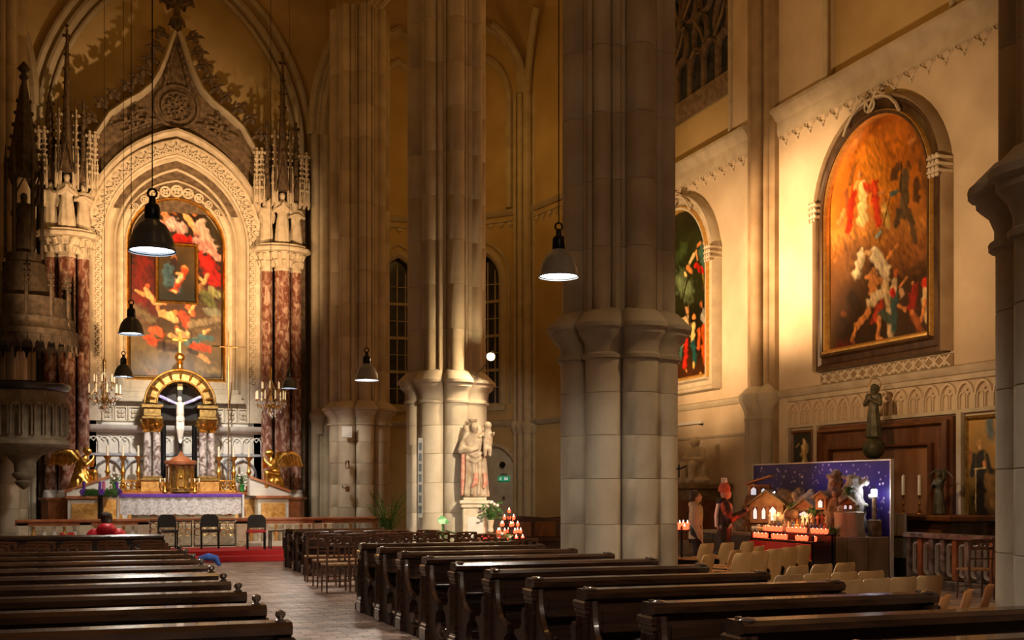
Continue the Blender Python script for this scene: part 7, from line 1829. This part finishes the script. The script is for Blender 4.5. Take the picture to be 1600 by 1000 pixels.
# ------------------------------------------------------------------ people
HAIRD = mat('dark_brown_hair', (.03, .015, .01), (.07, .035, .02), .5, scale=30, stretch=(1, 1, .3))
def person(label, x, y, z, rz, h, coat, trousers, hair, arms, extra=None, seated=False, coat_len=.75, shoes=BLACK):
    t = thing('person', label, 'person', (x, y, z), rz); k = h / 1.72
    def mk(): m_ = MB(); m_.M = Matrix.Scale(k, 4); return m_
    lz = 0 if not seated else -.40
    m_ = mk()   # body: head, neck, hands and legs as one surface
    limb(m_, [(0, .01, 1.0 + lz), (0, .0, 1.25 + lz), (0, .01, 1.45 + lz)], [.14, .15, .09]); limb(m_, [(0, .01, 1.44 + lz), (0, -.01, 1.54 + lz)], [.06, .055])
    m_.ball((0, -.015, 1.61 + lz), .098, 14, 12, (.80, .98, 1.2)); m_.ball((0, -.115, 1.60 + lz), .018, 6, 5, (.8, 1, 1.4)); m_.ball((0, -.085, 1.545 + lz), .04, 8, 6, (1, .8, .6))
    for s_ in (-1, 1):
        m_.ball((s_ * .082, .0, 1.605 + lz), .024, 6, 5, (.5, .8, 1.2)); m_.ball((s_ * .033, -.098, 1.64 + lz), .02, 6, 4)
        A_ = [(a[0] if s_ > 0 else -a[0], a[1], a[2] + lz) for a in arms[0 if s_ > 0 else 1]]
        limb(m_, A_, [.055, .045, .035, .032], 8)
        e_ = Vector(A_[-1]); d_ = (e_ - Vector(A_[-2])).normalized(); sd = d_.cross(Vector((0, 0, 1))); sd = sd.normalized() if sd.length > .1 else Vector((1, 0, 0))
        palm = e_ + d_ * .05; m_.ball(palm, .04, 8, 6, (1, .8, .8))
        for f_ in range(4): b0 = palm + sd * (.024 * (f_ - 1.5)) + d_ * .02; L1 = (.06, .07, .065, .05)[f_]; m_.tube([b0, b0 + d_ * L1 * .6, b0 + d_ * L1 + Vector((0, 0, -.02))], [.012, .011, .009], 5)
        m_.tube([palm + sd * .03, palm + sd * .06 + d_ * .02, palm + sd * .055 + d_ * .05], [.013, .012, .009], 5)
    if not seated:
        for s_ in (-1, 1): limb(m_, [(s_ * .09, .0, .95), (s_ * .10, -.01, .5), (s_ * .10, .01, .08)], [.09, .055, .04])
    else:
        for s_ in (-1, 1): limb(m_, [(s_ * .09, .0, .54), (s_ * .11, -.38, .54), (s_ * .11, -.42, .08)], [.09, .06, .045])
    fuse('body', m_, SKIN, t, .012 * k, 1)
    m_ = mk()
    if seated: limb(m_, [(0, .02, .52), (0, .01, .7), (0, .0, .88), (0, .01, .99)], [.21, .22, .20, .13], 14)
    else: m_.lathe([(.001, coat_len), (.19, coat_len + .01), (.18, .98), (.165, 1.12), (.185, 1.3), (.17, 1.42), (.08, 1.48), (.07, 1.5)], 20, (0, 0, 0), 1.05, .78, lambda a, z: 1 + .03 * cos(5 * a + 6 * z))
    m_.ball((0, .04, 1.46 + lz), .12, 12, 8, (1.1, 1, .65))
    for s_ in (-1, 1):
        A_ = [(a[0] if s_ > 0 else -a[0], a[1], a[2] + lz) for a in arms[0 if s_ > 0 else 1]]
        e_ = Vector(A_[-2]).lerp(Vector(A_[-1]), .92); limb(m_, A_[:-1] + [tuple(e_)], [.095, .08, .06, .055][:len(A_)], 10)
    if seated: m_.ball((0, .10, 1.46 + lz), .15, 12, 8, (1.1, .9, .8)); limb(m_, [(-.20, .02, .93), (.20, .02, .93)], [.14, .14]); limb(m_, [(-.17, .02, .7), (.17, .02, .7)], [.18, .18])
    fuse('coat', m_, coat, t, .016 * k, 2)
    m_ = mk()
    for s_ in (-1, 1):
        if not seated: limb(m_, [(s_ * .09, 0, .98), (s_ * .10, -.01, .52), (s_ * .10, .01, .10)], [.125, .085, .07])
        else: limb(m_, [(s_ * .10, .02, .53), (s_ * .12, -.38, .55), (s_ * .12, -.42, .12)], [.13, .09, .07])
    fuse('trousers', m_, trousers, t, .016 * k, 1)
    for s_ in (-1, 1):
        m_ = mk(); fy = -.42 if seated else 0; limb(m_, [(s_ * .10, fy + .05, .05), (s_ * .11, fy - .08, .045), (s_ * .11, fy - .16, .035)], [.045, .042, .032], 8); m_.build('shoe', shoes, t, True)
    if hair:
        m_ = mk(); m_.ball((0, .025, 1.645 + lz), .108, 14, 10, (.92, 1.0, 1.12)); m_.ball((0, .07, 1.58 + lz), .085, 10, 8)
        for q in range(10): a = q * .7; m_.ball((.06 * cos(a), .05 + .05 * sin(a), 1.69 + lz + .02 * cos(q * 2.3)), .045, 6, 5)
        fuse('hair', m_, hair, t, .014, 1)
    if extra: extra(t, mk, lz)
    return t
REL = [(.20, .0, 1.38), (.25, .02, 1.10), (.23, -.08, .86), (.23, -.10, .80)]
HOLD = [(.20, .0, 1.38), (.26, -.08, 1.14), (.12, -.32, 1.24), (.10, -.36, 1.28)]
def strap(t, mk, lz):
    m_ = mk(); m_.tube([(-.14, -.06, 1.46), (-.02, .165, 1.3), (.16, .15, 1.02), (.2, .06, .86)], .014, 6); m_.build('bag_strap', BLACK, t, True)
    m_ = mk(); m_.box(.17, .26, -.02, .14, .66, .86, .02); m_.build('handbag', BLKW, t)
person('woman with dark bun in a pale beige coat standing before the crib', 10.85, 19.6, 0, radians(60), 1.62, mat('beige_coat', (.42, .30, .20), (.52, .38, .27), .85, scale=12), BLKW, HAIRD, (REL, REL), strap)
def hat(t, mk, lz):
    m_ = mk(); m_.lathe([(.105, 0), (.11, .04), (.10, .10), (.07, .155), (.02, .18)], 16, (0, .01, 1.64), .92, 1.02); m_.build('knit_hat', mat('orange_red_knit', (.50, .10, .05), (.65, .22, .12), .9, scale=40), t, True)
    m_ = mk(); m_.ball((-.01, .01, 1.85), .052, 10, 8)
    for q in range(14): m_.ball((-.01 + .045 * cos(q * 2.4), .01 + .045 * sin(q * 2.4), 1.85 + .035 * cos(q)), .02, 5, 4)
    m_.build('pompom', WHITE, t, True)
    for a in (-.16, .16):
        m_ = mk(); m_.tube([(a, .12, 1.42), (a * .7, .155, 1.2), (a * .4, .15, 1.0)], [.03, .035, .03], 7); m_.build('white_stripe', WHITE, t, True)
    m_ = mk(); m_.box(.07, .13, -.43, -.41, 1.26, 1.40, .006); m_.build('phone', BLACK, t)
person('man in red and dark striped jacket and pompom hat photographing the crib', 10.75, 18.35, 0, radians(62), 1.70, mat('red_black_jacket', (.02, .01, .01), (.42, .07, .03), .7, scale=3.5, contrast=(.54, .6)), BLKW, None, (HOLD, HOLD), hat, coat_len=.82)
person('seated person in a bright red padded jacket in the front left pew', .18, 20.25, -.02, pi, 1.66, mat('red_padded_jacket', (.50, .006, .02), (.65, .012, .03), .4, scale=8), BLKW, HAIRD, ([(.20, .0, 1.38), (.27, -.04, 1.14), (.14, -.28, 1.08), (.1, -.3, 1.08)],) * 2, None, True)
